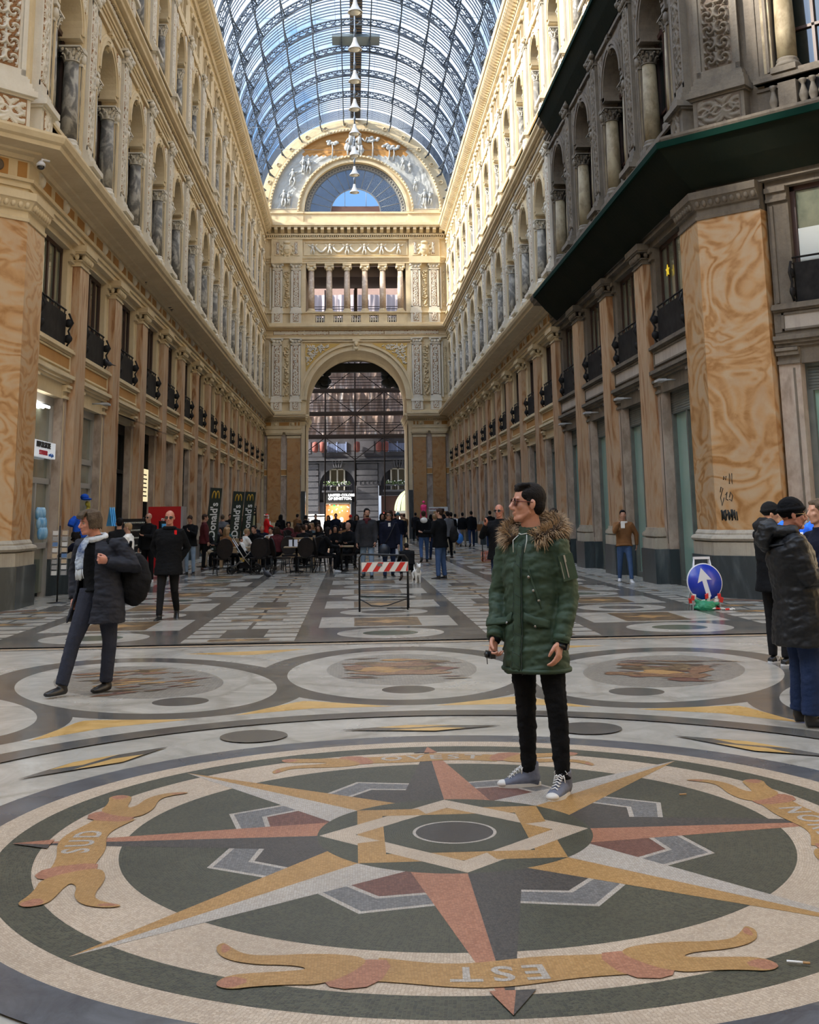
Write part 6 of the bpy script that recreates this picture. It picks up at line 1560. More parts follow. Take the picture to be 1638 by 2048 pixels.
# fur trimmed hood
FUR=mat('fur_tan',(.28,.17,.085),.8,noise=(60,(.52,.36,.20),.5)); FURD=mat('fur_dark',(.05,.03,.018),.8)
fm=MB(); q=random.Random(5); N0=J['neck']
ringp=[]
for k in range(41):
    a=R(-150+300*k/40)      # opening to the front, wrapping round the back
    ang=PI+a; rx,ry=.150+.02*abs(math.sin(a)),.125
    ringp.append(N0+Vector((rx*math.sin(a)*1.0,-.015-ry*math.cos(a),.045+.035*math.cos(a)-.045*(abs(a)/R(150))**3)))
base=MB(); base.tube(ringp,[.032]*41,8); 
link('hood_roll',remesh(base,.01,'hood_roll',[FURD],1),hero)
for k in range(5200):
    t=q.random()*39.99; i=int(t); c=ringp[i].lerp(ringp[i+1],t-i); tg=(ringp[i+1]-ringp[i]).normalized(); a=q.random()*2*PI; n1=tg.orthogonal().normalized(); n2=tg.cross(n1); r_=n1*math.cos(a)+n2*math.sin(a)
    if (r_.z<-.75): continue
    L=q.uniform(.035,.075); d=(r_+Vector((q.uniform(-.3,.3),q.uniform(-.3,.3),q.uniform(-.35,.15)))+tg*q.uniform(-.3,.3)).normalized(); p0=c+r_*.026; w=n1.cross(d).normalized()*.0022; p1=p0+d*L*.6+Vector((0,0,-.004)); p2=p0+d*L+Vector((0,0,-.016))
    b=len(fm.v); fm.v+=[tuple(p0-w),tuple(p0+w),tuple(p1+w*.8),tuple(p1-w*.8),tuple(p2)]; fm.f+=[(b,b+1,b+2,b+3),(b+3,b+2,b+4)]; mi=0 if q.random()<.8 else 1; fm.m+=[mi,mi]; fm.sm+=[False,False]
link('fur_trim',(lambda me:me)(rmesh(fm,'fur_trim',[FUR,FURD])),hero)
hood=MB(); hood.tube([N0+Vector((.0,-.13,-.04)),N0+Vector((0,-.17,-.12)),N0+Vector((0,-.15,-.2))],[.11,.10,.04],14,ry=[.05,.06,.03],up=(1,0,0)); link('hood',remesh(hood,.01,'hood',[PARKA],3,[(.05,.012)]),hero)
m=MB(); 
for sd in (-1,1): m.tube([N0+Vector((sd*.03,.105,.0)),N0+Vector((sd*.05,.135,-.03)),N0+Vector((sd*.04,.15,-.10))],.003,5)
m.tube([N0+Vector((-.03,.10,.01)),N0+Vector((0,.118,.004)),N0+Vector((.03,.10,.01))],.0035,5); m.build('drawstring',[mat('cord_pale',(.55,.55,.5),.6)],hero)
# sunglasses
def glasses(root,hm,lens,frm,sun=True,rim=.003):
    m=MB()
    for sd in (-1,1):
        pts=[(sd*(.035+.031*math.cos(t)*(1 if sun else .85)),.091-.006*abs(math.cos(t)),.000+.021*math.sin(t)*(1.1 if math.sin(t)>0 else .95)) for t in [k*PI/8 for k in range(16)]]
        m.add([hm@Vector(p) for p in pts],[tuple(range(16))],0)
    g=m.build('lens',[lens],root); g.modifiers.new('t','SOLIDIFY').thickness=.003
    m=MB()
    for sd in (-1,1):
        pts=[hm@Vector((sd*(.035+.032*math.cos(t)*(1 if sun else .85)),.092-.006*abs(math.cos(t)),.022*math.sin(t)*(1.1 if math.sin(t)>0 else .95))) for t in [k*PI/8 for k in range(16)]]
        m.tube(pts,rim,6,closed=True); m.tube([hm@Vector((sd*.062,.086,.008)),hm@Vector((sd*.078,.05,.006)),hm@Vector((sd*.085,-.01,.004))],[rim*1.3,rim,rim*.8],6)
    m.tube([hm@Vector((-.008,.094,.006)),hm@Vector((.008,.094,.006))],rim*1.2,6); m.build('glasses_frame',[frm],root)
glasses(hero,J['hm'],LENS,FRM)
def eyes(root,hm,lid=True):
    m=MB()
    for sd in (-1,1): m=MB(); m.ell(hm@Vector((sd*.031,.0715,.001)),.0105,10,8,0); m.build('eye',[mat('eye_white',(.3,.26,.22),.3)],root)
    m=MB()
    for sd in (-1,1): m.ell(hm@Vector((sd*.031,.081,.0)),(.007,.0035,.0035),8,6,0); m.tube([hm@Vector((sd*.014,.090,.018)),hm@Vector((sd*.03,.092,.024)),hm@Vector((sd*.05,.080,.018))],[.003,.004,.002],5)
    m.build('brows',[HG],root)
# canvas high-top trainers
CAN=mat('trainer_canvas',(.10,.11,.15),.85,noise=(40,(.15,.16,.20),.5)); RUB=mat('trainer_rubber',(.60,.57,.52),.5); LACE=mat('lace_white',(.75,.73,.70),.7)
def hightop(root,an,yaw,heel=0):
    r=empty('high_top_shoe',an,R(yaw)); r.parent=root
    t=MB(); a=-an.z
    t.tube([(0,-.005,.045),(0,-.01,.0),(0,-.02,-.05)],[.048,.047,.046],14,ry=[.052,.05,.05],up=(1,0,0))
    t.tube([(0,-.055,-.055),(0,.0,-.045),(0,.07,-.05),(0,.135,-.062),(0,.175,-.068)],[.034,.040,.045,.046,.034],14,ry=[.035,.048,.036,.024,.016],up=(1,0,0))
    def fl(v): v[:,2]=np.maximum(v[:,2],-.078); return v
    link('upper',remesh(t,.006,'upper',[CAN],2,None,fl),r)
    m=MB(); out=[(.036*math.sin(u)*(1.18 if math.cos(u)>0 else 1),.062+.132*math.cos(u)) for u in [k*2*PI/28 for k in range(28)]]
    out=[(x*(1.12 if y>.05 else 1.0),y-.0) for x,y in out]
    m.prism([(x*1.12,y) for x,y in out],lambda p,q_,d:(p,q_,d),-an.z+.001,-an.z+.030); link('sole',m.mesh('sole',[RUB]),r)
    m=MB(); m.ell((0,.158,-.066),(.040,.040,.022),14,8); link('toe_cap',m.mesh('toe_cap',[RUB]),r)
    m=MB()
    for k in range(8):
        f=k/7; y=.115-.105*f; z=-.030+.062*f+.012*math.sin(f*3); w=.020+.006*f
        m.tube([(-w,y-.004,z-.006),(0,y+.002,z+.004),(w,y+.014-.0*f,z-.004)],.0032,5); m.tube([(w,y-.004,z-.006),(0,y+.004,z+.006),(-w,y+.014,z-.004)],.0032,5)
    for sd in (-1,1): m.tube([(0,.020,.042),(sd*.025,.035,.058),(sd*.042,.03,.035),(sd*.02,.028,.03)],.003,5); m.tube([(0,.02,.04),(sd*.03,.05,.02),(sd*.036,.055,-.01)],.003,5)
    link('laces',m.mesh('laces',[LACE]),r)
    m=MB(); m.lathe([(0,0),(.017,0),(.017,.003),(0,.004)],(0,0,0),16); o=link('ankle_patch',m.mesh('ankle_patch',[RUB]),r); o.location=(.046,-.004,.012); o.rotation_euler=(0,R(90),0)
    m=MB(); m.lathe([(0,0),(.010,0),(.010,.002),(0,.002)],(0,0,0),5); o=link('patch_star',m.mesh('patch_star',[JD]),r); o.location=(.049,-.004,.012); o.rotation_euler=(0,R(90),0)
hightop(hero,J['ank',0],10); hightop(hero,J['ank',1],-42)
cm=MB(); p=J['wri',1]+(J['wri',1]-J['elb',1]).normalized()*.10; cm.obox((0,0,0),(.016,0,0),(0,.036,0),(0,0,.022)); cm.tube([(-.016,.0,0),(-.034,0,0)],.015,14); cm.tube([(.0,.036,.01),(0,.05,-.02),(0,.045,-.06)],.003,5)
pw=Matrix.Translation(Vector(HL))@Matrix.Rotation(HRZ,4,'Z')@p
tag(cm.build('compact_camera',[SHB],None,(pw.x-.015,pw.y-.0,pw.z-.005),R(20)),'small black camera held low in the hand of the man in the green parka','camera')
# ---- grey-haired man striding past with a backpack
WLc=(-2.48,11.62,0); WRZ=R(150); wl=world_to_local(WLc,WRZ)
J={'s':.97,'pelvis':wl(-2.44,11.64,.93),'waist':wl(-2.45,11.64,1.06),'chest':wl(-2.46,11.64,1.24),'neck':wl(-2.475,11.62,1.41),'head':wl(-2.545,11.57,1.575)}
J['hip',1]=wl(-2.52,11.62,.88);J['knee',1]=wl(-2.64,11.50,.47);J['ank',1]=wl(-2.71,11.42,.10)
J['hip',0]=wl(-2.37,11.64,.88);J['knee',0]=wl(-2.33,11.66,.47);J['ank',0]=wl(-2.36,11.70,.09)
J['sh',1]=wl(-2.63,11.72,1.36);J['elb',1]=wl(-2.70,11.80,1.09);J['wri',1]=wl(-2.69,11.70,.86)
J['sh',0]=wl(-2.26,11.58,1.36);J['elb',0]=wl(-2.10,11.55,1.15);J['wri',0]=wl(-2.33,11.43,1.21)
NV2=fab('trousers_slate',(.022,.024,.034))
WCO=mat('walking_coat_navy',(.009,.010,.016),.65,spec=.25,noise=(5,(.014,.015,.022),.5),bump=(25,.15)); 
walker,J=human(WLc,WRZ,'man with long grey-brown hair, blue scarf and open dark coat striding past',J=J,skin=SKINR,hair='mop',hairm=HG,coatm=K1,hem=.90,bulk=.98,legm=NV2,shoem=SHB,heady=-25,headp=-4,legbulk=1.12,vox=.010,curl=(1.3,.7),wr=.009,foot=(0,-8),sleeve=.8,handd=[tuple(Matrix.Rotation(-WRZ,3,'Z')@Vector((-.2,-.3,1))),None])
eyes(walker,J['hm'])
# the open coat: shell with a gap at the front, sleeves
t=MB(); P=J['pelvis']; n=26
def shell(t,lv,a0,a1,n=22,th=.018):
    vs=[];fs=[]
    for (c,rx,ry) in lv:
        for k in range(n+1):
            a=a0+(a1-a0)*k/n; vs.append(c+Vector((math.sin(a)*rx,math.cos(a)*ry,0)))
        for k in range(n,-1,-1):
            a=a0+(a1-a0)*k/n; vs.append(c+Vector((math.sin(a)*(rx-th),math.cos(a)*(ry-th),0)))
    w=2*(n+1)
    for i in range(len(lv)-1):
        for k in range(w): fs.append((i*w+k,i*w+(k+1)%w,(i+1)*w+(k+1)%w,(i+1)*w+k))
    fs.append(tuple(range(w-1,-1,-1))); fs.append(tuple((len(lv)-1)*w+k for k in range(w))); t.add(vs,fs)
N0=J['neck']
shell(t,[(Vector((P.x+.02,P.y+.02,.64)),.30,.25),(Vector((P.x+.01,P.y,.80)),.275,.22),(P+Vector((0,0,.02)),.245,.195),(J['waist'],.225,.175),(J['chest'],.225,.165),(N0-Vector((0,0,.09)),.205,.13),(N0-Vector((0,0,.02)),.12,.10),(N0+Vector((0,0,.035)),.095,.09)],R(38),R(338))
for i in (0,1):
    sh,el,w=J['sh',i],J['elb',i],J['wri',i]; t.tube([sh.lerp(N0,.3)-Vector((0,0,.03)),sh,sh.lerp(el,.5),el,el.lerp(w,.5),w+(w-el).normalized()*.005],[.085,.092,.088,.082,.07,.052],14)
link('open_coat',remesh(t,.009,'open_coat',[WCO],3,[(.08,.020),(.03,.008)]),walker)
# scarf
SC=mat('scarf_blue',(.05,.08,.17),.9,noise=(8,(.45,.50,.55),.25)); SCW=mat('scarf_white',(.55,.58,.60),.9)
t=MB(); t.tube([N0+Vector((math.cos(a)*.082,math.sin(a)*.080+.01,.025+.02*math.sin(a)*-1)) for a in [k*PI/8 for k in range(16)]],.030,8,closed=True); link('scarf_wrap',remesh(t,.008,'scarf_wrap',[SCW],2,[(.03,.012)]),walker)
m=MB(); m.tube([N0+Vector((.03,.10,.02)),N0+Vector((.045,.17,-.08)),N0+Vector((.05,.185,-.2)),N0+Vector((.04,.19,-.27))],[.04,.05,.055,.05],12,ry=[.018,.014,.012,.010],up=(1,0,0)); link('scarf_end',remesh(m,.007,'scarf_end',[SC],1,[(.03,.012)]),walker)
m=MB(); q=random.Random(2)
for k in range(34): x=.0+q.uniform(-.045,.045); m.tube([N0+Vector((.04+x,.19,-.265)),N0+Vector((.038+x*1.1,.192,-.31)),N0+Vector((.03+x*1.2,.188,-.35-.02*q.random()))],[.004,.0035,.002],4)
m.build('fringe',[SCW],walker)
m=MB(); m.obox(P+Vector((.0,.125,.03)),(.02,0,0),(0,.006,0),(0,0,.014)); m.build('belt_buckle',[mat('buckle',(.5,.5,.5),.3,.9)],walker)
# backpack carried on one shoulder: its own thing
t=MB(); t.ell((0,0,0),(.13,.19,.25),16,12); t.ell((0,.08,-.05),(.10,.12,.15),14,10); 
bp=empty('backpack',(-2.13,11.72,1.03),R(60),'dark backpack slung behind the elbow of the striding grey-haired man','backpack')
link('bag',remesh(t,.012,'bag',[K2],3,[(.08,.03)]),bp); m=MB(); m.tube([(-.08,.0,.2),(-.13,-.05,.3),(-.18,-.1,.36)],.016,6); m.tube([(.08,.18,.05),(.08,.19,-.1)],.006,5); m.build('strap',[K1],bp)
# ---- bearded old man in black at the right edge
OL=(3.47,9.12,0); ORZ=R(-98); wl=world_to_local(OL,ORZ)
J={'s':.98,'pelvis':wl(3.44,9.12,.93),'waist':wl(3.42,9.12,1.06),'chest':wl(3.40,9.12,1.24),'neck':wl(3.40,9.12,1.41),'head':wl(3.435,9.10,1.565)}
for i,sy in ((0,.10),(1,-.10)):
    J['hip',i]=wl(3.44,9.12+sy,.88);J['knee',i]=wl(3.45,9.12+sy*1.1,.47);J['ank',i]=wl(3.43,9.12+sy*1.15,.09)
    J['sh',i]=wl(3.38,9.12+sy*1.8,1.34);J['elb',i]=wl(3.44,9.12+sy*2.3,1.08);J['wri',i]=wl(3.66,9.12+sy*1.2,1.10)
OC=mat('puffy_coat_black',(.006,.0065,.0075),.45,noise=(4,(.010,.0105,.012),.5),bump=(20,.2),spec=.3)
old,J=human(OL,ORZ,'old man with white moustache, glasses and black beanie in a long black coat',J=J,skin=SKINR,hair='beanie',hairm=K1,coatm=OC,hem=.60,bulk=1.35,legm=JD,shoem=SHB,heady=0,headp=0,vox=.010,curl=.9,wr=.016,foot=(0,0),sleeve=1.25,legbulk=1.25)
eyes(old,J['hm']); glasses(old,J['hm'],glass('spectacle_glass',(.95,.95,.95),.92,.02,.3),mat('gold_frame',(.6,.42,.2),.25,.9),sun=False,rim=.0016)
m=MB(); hm=J['hm']
for sd in (-1,1): m.tube([hm@Vector((sd*.003,.104,-.052)),hm@Vector((sd*.020,.098,-.056)),hm@Vector((sd*.034,.082,-.070)),hm@Vector((sd*.037,.076,-.082))],[.007,.009,.007,.003],7)
m.build('moustache',[HW],old)
t=MB(); N0=J['neck']; t.tube([N0+Vector((.0,-.10,.08)),N0+Vector((0,-.16,.06)),N0+Vector((0,-.2,-.04)),N0+Vector((0,-.17,-.12))],[.10,.13,.13,.07],14,ry=[.05,.07,.07,.04],up=(1,0,0)); t.tube([N0+Vector((math.sin(a)*.13,-.02-math.cos(a)*.12,.03)) for a in [R(-120+20*k) for k in range(13)]],.05,8)
link('hood',remesh(t,.01,'hood',[OC],3,[(.06,.03),(.02,.008)]),old)
m=MB(); m.tube([N0+Vector((math.sin(a)*.19,-.02-math.cos(a)*.17,-.06-.02*math.cos(a))) for a in [R(-100+16*k) for k in range(13)]],.009,5)
for a in (-70,-20): m.ell(N0+Vector((math.sin(R(a))*.2,-.02-math.cos(R(a))*.18,-.06)),.010,8,6,1)
m.build('hood_snaps',[OC,mat('snap_grey',(.5,.5,.5),.3,.8)],old)
m=MB(); m.tube([hm@Vector((.03,.085,-.01)),hm@Vector((.05,.06,-.08)),hm@Vector((.06,.02,-.13))],.0016,4); m.tube([hm@Vector((-.03,.085,-.01)),hm@Vector((-.05,.06,-.08)),hm@Vector((-.06,.02,-.13))],.0016,4); m.build('glasses_cord',[K1],old)
# person in a black jacket behind him
pz,J=human((4.52,12.62,0),R(-60),'person in a black hooded jacket half hidden behind the old man',pose=dict(th=(3,-3),arm=((20,8,30,0),(10,8,20,0))),H=1.66,hair='beanie',hairm=K1,coatm=K1,hem=.80,bulk=1.22,legm=K2,shoem=None,vox=.014,heady=-40,wr=.012)
t=MB(); N0=J['neck']; t.tube([N0+Vector((.0,-.08,.10)),N0+Vector((0,-.15,.05)),N0+Vector((0,-.15,-.08))],[.10,.12,.06],12,ry=[.06,.07,.04],up=(1,0,0)); link('hood',remesh(t,.014,'hood',[K2],2,[(.05,.02)]),pz)
for i in (0,1):
    r=empty('trainer',J['ank',i],0); r.parent=pz; t=MB(); t.tube([(0,-.055,-.05),(0,0,-.035),(0,.08,-.045),(0,.18,-.06)],[.036,.042,.045,.028],12,ry=[.03,.045,.032,.018],up=(1,0,0)); link('upper',remesh(t,.008,'upper',[SHB],1),r)
    m=MB(); m.prism([(.046*math.sin(u),.06+.145*math.cos(u)) for u in [k*2*PI/20 for k in range(20)]],lambda a,b,c:(a,b,c),-J['ank',i].z+.002,-J['ank',i].z+.022); link('sole',m.mesh('sole',[SHW]),r)
    for sd in (-1,1):
        m=MB(); add_text(m,'N',.065,lambda x,y,z:(sd*(.047+z),.03+x*sd*-1,-.035+y),bold=True,shear=.25,depth=.004); link('side_letter',m.mesh('side_letter',[SHW]),r)
# face and hand of someone at the very edge, reading a sheet
ed,J=human((4.15,10.35,0),R(100),'person at the edge of the picture facing the old man with a photograph sheet',pose=dict(arm=((35,8,55,0),(35,8,55,0))),H=1.68,hair='short',hairm=HG,coatm=NV,hem=.8,legm=JD,shoem=SHB,vox=.014,skin=SKIN)
# ---------------- the crowd
ST_=dict(th=(2,-2),kn=(3,3))
WK=dict(th=(20,-16),kn=(6,22),arm=((-14,6,12,0),(18,6,20,0)))
WK2=dict(th=(-16,20),kn=(22,6),arm=((18,6,20,0),(-14,6,12,0)))
PHONE=dict(th=(3,-2),kn=(3,5),arm=((35,10,85,25),(15,8,95,30)),lean=4)
SIT=dict(th=(84,82),kn=(85,80),out=(6,6),arm=((28,8,60,15),(30,8,65,15)),lean=6)
SIT2=dict(th=(84,84),kn=(80,90),out=(10,4),arm=((20,12,75,25),(35,6,50,10)),lean=14)
BACKP=[]
def person(x,y,face,lab,coat,leg,hair='short',hm=HB,H=1.72,pose=ST_,hem=.78,shoe=SHB,skin=None,bulk=1.08,vox=.02,**k):
    return human((x,y,0),R(180-face) if False else R(face),lab,pose=pose,H=H,coatm=coat,legm=leg,hair=hair,hairm=hm,hem=hem,shoem=shoe,skin=skin,bulk=bulk,vox=vox,**k)
# face: 180 looks to the camera, 0 away, 90 towards the west wall, -90 towards the east wall
p,J=person(-3.01,19.6,178,'bald man with glasses in a black coat walking towards the camera, hands behind him',K1,K2,'bald',None,1.74,dict(th=(-6,14),kn=(30,2),out=(1,1),arm=((-24,20,30,30),(-24,20,30,30))),.72,skin=SKINR,bulk=1.18,vox=.013,wr=.012)
glasses(p,J['hm'],LENS,SHB,sun=True,rim=.002)
N0=J['neck']; t=MB(); t.tube([N0+Vector((math.cos(a)*.085,math.sin(a)*.08+.01,.02)) for a in [k*PI/8 for k in range(16)]],.034,8,closed=True); link('scarf',remesh(t,.012,'scarf',[K1],2,[(.03,.012)]),p)
m=MB(); m.obox(N0+Vector((-.12,.115,-.05)),(.02,0,0),(0,.006,0),(0,0,.035)); m.build('red_tab',[RED],p)
p,J=person(-5.25,30.7,150,'bearded man in black with white trainers beside the keyring rack',K1,K1,'bald',None,1.74,dict(arm=((30,10,70,20),(5,8,10,0))),.85,SHW); glasses(p,J['hm'],LENS,SHB,rim=.003)
person(-4.75,25.3,80,'blond woman with a white collar partly hidden behind the striding man',WHC,JD,'short',HBL,1.52)
person(-5.55,24.9,60,'short woman in a navy coat bending to look at the postcard rack',NV,K1,'curly',HB,1.42,dict(lean=28,th=(20,12),kn=(20,18),arm=((50,10,20,0),(20,8,30,0))),.7,bulk=1.2)
person(-5.0,25.6,20,'person with short black hair browsing between the jersey and the striding man',K2,K1,'short',HB,1.62)
person(-4.75,34.9,165,'woman with short brown hair and light jeans looking down at her phone',K1,JL,'short',HBR,1.68,PHONE,.86,bulk=1.15,headp=-25)
person(-4.72,37.9,-75,'man in dark maroon jacket in profile beside the woman with the phone',MR,K1,'short',HBR,1.72,ST_,.84,SHBR)
person(-5.1,46.5,5,'man seen from behind in a long grey jacket near the tall banners',GRC,JD,'short',HG,1.76,WK,.78,bulk=1.25)
person(-6.0,58,-160,'waiter in a black jacket with a white shirt among the tables',K1,K1,'short',HB,1.78,dict(arm=((25,8,70,10),(25,8,70,10))),.85)
person(-5.6,59.5,-120,'dark-haired woman standing behind the waiter',MR,K1,'long',HB,1.68)
sa,J=person(-4.95,68,-80,'man in a red and white father christmas suit facing the tables',RED,RED,'beanie',RED,1.78,dict(arm=((25,8,40,0),(25,8,40,0))),.6,bulk=1.2)
m=MB(); hm=J['hm']; m.ell(hm@Vector((0,.08,-.08)),(.07,.05,.10),10,8); m.build('white_beard',[WHC],sa); m=MB(); m.tube([hm@Vector((math.cos(a)*.1,math.sin(a)*.115-.01,.045)) for a in [k*PI/6 for k in range(12)]],.026,6,closed=True); m.ell(hm@Vector((.0,-.14,.06)),.04,8,6); m.build('white_hat_band',[WHC],sa)
m=MB(); P=J['pelvis']; m.tube([P+Vector((0,.19,.45)),P+Vector((0,.2,0)),P+Vector((0,.21,-.32))],.035,6); m.tube([P+Vector((math.cos(a)*.24,math.sin(a)*.2,-.32)) for a in [k*PI/6 for k in range(12)]],.035,6,closed=True); m.build('white_trim',[WHC],sa)
stand=[(-3.9,64,-20,'person with long dark hair and a black jacket in front of the alabaster pilaster',K1,K1,'long',HB,1.74,ST_,.75),
(-3.1,66,-30,'person in a tan leather jacket in front of the arch pier',BR,JD,'short',HB,1.76,ST_,.85),
(-2.7,68,-50,'person with a bushy dark head beside the arch jamb',K1,K1,'curly',HB,1.66,ST_,.8),
(-1.9,60,180,'man with dark hair and a white collar by the stall with the light strings',K1,K1,'short',HB,1.72,ST_,.8),
(-1.3,62,160,'woman in black standing under the lit shop sign',K1,K1,'long',HBR,1.66,ST_,.7),
(-.85,58,175,'man in a dark coat below the shop sign, looking to the camera',NV,JD,'short',HB,1.74,ST_,.7),
(-.15,64,0,'person with a red hood walking away past the shop front',K1,JD,'beanie',RED,1.70,WK,.8),
(.15,52,180,'woman with long dark hair walking up behind the couple',K1,K1,'long',HBR,1.70,WK,.6),
(.55,56,175,'man in navy walking up the middle behind the couple',NV,JD,'short',HBR,1.74,WK2,.8),
(1.15,47,190,'woman with long hair and a white top between the couple',K1,K1,'long',HB,1.70,ST_,.7),
(1.75,62,5,'person in a beige coat walking away beyond the couple',BG,JD,'short',HBL,1.68,WK,.6),
(2.35,66,0,'person in black near the pale awning',K1,K1,'short',HB,1.75,WK2,.75),
(3.1,72,10,'person with a tan hood beneath the awning',BR,K1,'short',HBR,1.72,WK,.7),
(3.9,74,0,'person in dark clothes beneath the edge of the awning',K2,K1,'short',HB,1.76,ST_,.75),
(4.6,70,-10,'person in black by the foot of the east arch pier',K1,JD,'long',HB,1.68,WK,.7),
(1.82,48.2,178,'man in a teal beanie, navy jacket and jeans beside the white sign',NV,JB,'beanie',TEA,1.74,WK,.86),
(2.12,52.0,182,'person with a fur hood and pale trousers behind the teal beanie',K1,BG,'short',HBR,1.68,WK2,.7),
(2.45,41.2,3,'man walking away in a black jacket and jeans, white hood hanging down',K1,JB,'short',HBR,1.78,WK2,.88),
(2.95,43.0,8,'fair-haired woman in a black jacket walking away by the man with the white hood',K2,JD,'short',HBL,1.66,WK,.86),
(3.55,44.5,20,'person in a grey down jacket near the backpack man',GRC,K1,'short',HB,1.72,ST_,.82),
(3.35,56,0,'tall dark figure carrying a child in pink',K1,K1,'short',HB,1.75,WK,.7),
(4.35,57.5,-10,'person in black under the long white shop sign',K1,K1,'short',HB,1.9,ST_,.7),
(4.15,50.2,0,'person in a black puffer jacket holding a violet and blue bag',K1,BG,'short',HB,1.70,ST_,.85),
(4.95,61,5,'woman with long hair and a black dress coat walking away with a small dog',K1,K1,'long',HBR,1.74,WK,.4),
(5.35,62,0,'person with a white collar half hidden in the group walking away',WHC,K1,'short',HB,1.68,WK2,.7),
(5.6,60.5,-4,'person in a black jacket and wide khaki trousers walking away',K1,KH,'short',HB,1.70,ST_,.9),
(6.0,60.0,2,'tall person in a black jacket and jeans with a brown bag walking away',K1,JD,'short',HB,1.80,WK2,.85),
(6.55,56.5,0,'person in black with a pale strap standing before the east wall',K1,JD,'short',HB,1.76,ST_,.8),
(6.3,27.4,172,'woman in a brown fleece and blue jeans walking by the teal shopfronts',BR,JB,'short',HB,1.66,dict(th=(14,-8),kn=(6,16),arm=((-18,28,10,0),(55,10,90,25))),.88)]
for (x,y,f,lab,c,l,hs,hmt,H,ps,hem) in stand:
    p,J=person(x,y,f,lab,c,l,hs,hmt,H,ps,hem,SHW if lab.startswith('woman in a brown') else SHB)
    if lab.startswith('woman in a brown'):
        m=MB(); N0=J['neck']; m.tube([N0+Vector((math.cos(a)*.085,math.sin(a)*.08,.0)) for a in [k*PI/6 for k in range(12)]],.03,6,closed=True); m.obox(N0+Vector((.02,.14,-.06)),(.045,0,0),(0,.01,0),(0,0,.07)); m.build('white_scarf',[WHC],p)
    if 'white hood' in lab and c is K1:
        m=MB(); N0=J['neck']; m.ell(N0+Vector((0,-.10,-.02)),(.13,.07,.10),10,8); m.build('white_hood',[WHC],p)
    if 'fur hood' in lab: m=MB(); N0=J['neck']; m.tube([N0+Vector((math.cos(a)*.13,math.sin(a)*.11,.03)) for a in [k*PI/6 for k in range(12)]],.045,6,closed=True); m.build('fur_collar',[FUR],p)
# child in pink on the shoulders
human((3.35,56.05,1.42),R(0),'small child in a bright pink hooded suit riding on shoulders',pose=dict(th=(70,70),kn=(70,70),out=(18,18),arm=((40,10,30,0),(40,10,30,0))),H=.98,coatm=PNK,legm=PNK,hair='beanie',hairm=PNK,hem=.9,shoem=None,vox=.02,child=True,bulk=1.3)
# couple walking hand in hand
p,J=person(.36,31.05,172,'man in a grey wool jacket with a dark red scarf and torn jeans, walking',CG,JL,'short',HB,1.80,dict(th=(10,-8),kn=(4,16),arm=((10,10,20,0),(6,14,12,0))),.80,vox=.014,bulk=1.18,heady=20)
N0=J['neck']; t=MB(); t.tube([N0+Vector((math.cos(a)*.08,math.sin(a)*.08+.01,.02)) for a in [k*PI/8 for k in range(16)]],.035,8,closed=True); t.tube([N0+Vector((0,.12,0)),N0+Vector((.0,.15,-.2))],.045,8,ry=.02,up=(1,0,0)); link('scarf',remesh(t,.012,'scarf',[MR],2,[(.03,.012)]),p)
m=MB(); hm=J['hm']; m.ell(hm@Vector((0,.055,-.085)),(.045,.04,.03),8,6); m.build('beard',[HB],p)
p,J=person(.93,31.15,186,'woman with curly dark hair, sunglasses, navy coat and jeans beside the grey jacket man',NV,JD,'curly',HBR,1.72,dict(th=(-8,10),kn=(16,4),arm=((4,14,12,0),(8,8,14,0))),.78,vox=.014,bulk=1.15); glasses(p,J['hm'],LENS,SHB,rim=.003)
m=MB(); N0=J['neck']; m.obox(N0+Vector((0,.135,-.09)),(.03,0,0),(0,.01,0),(0,0,.08)); m.build('white_blouse',[WHC],p)
m=MB(); q=[(-.15,.12,.5),(.0,.2,.2),(.18,.16,-.1)]; m.tube([J['pelvis']+Vector(a) for a in q],.012,5); m.build('bag_strap',[CG],p)
m=MB(); m.ell((0,0,0),(.16,.09,.17),12,9); bg=m.build('shoulder_bag',[mat('bag_navy_leather',(.015,.022,.035),.4)],None,(.80,30.90,.72)); tag(bg,'dark blue leather bag hanging at the hip of the curly haired woman','bag')
# man with the backpack seen from behind
p,J=person(2.22,30.3,62,'man with a shaved nape, black parka and flared jeans standing, seen from behind',K1,JB,'short',HBR,1.76,dict(th=(2,-2),out=(5,5),arm=((30,10,60,10),(30,10,60,10))),.80,vox=.014,bulk=1.25,legbulk=1.08)
bk=empty('backpack',(2.56,30.2,1.12),R(62),'black backpack worn by the man in the parka and flared jeans','backpack'); t=MB(); t.ell((0,0,0),(.15,.10,.22),12,10); t.ell((0,-.07,-.05),(.11,.06,.12),10,8); link('bag',remesh(t,.016,'bag',[K2],2,[(.08,.02)]),bk); m=MB(); m.obox((0,-.14,0),(.04,0,0),(0,.004,0),(0,0,.012)); m.build('label_patch',[GRC],bk)
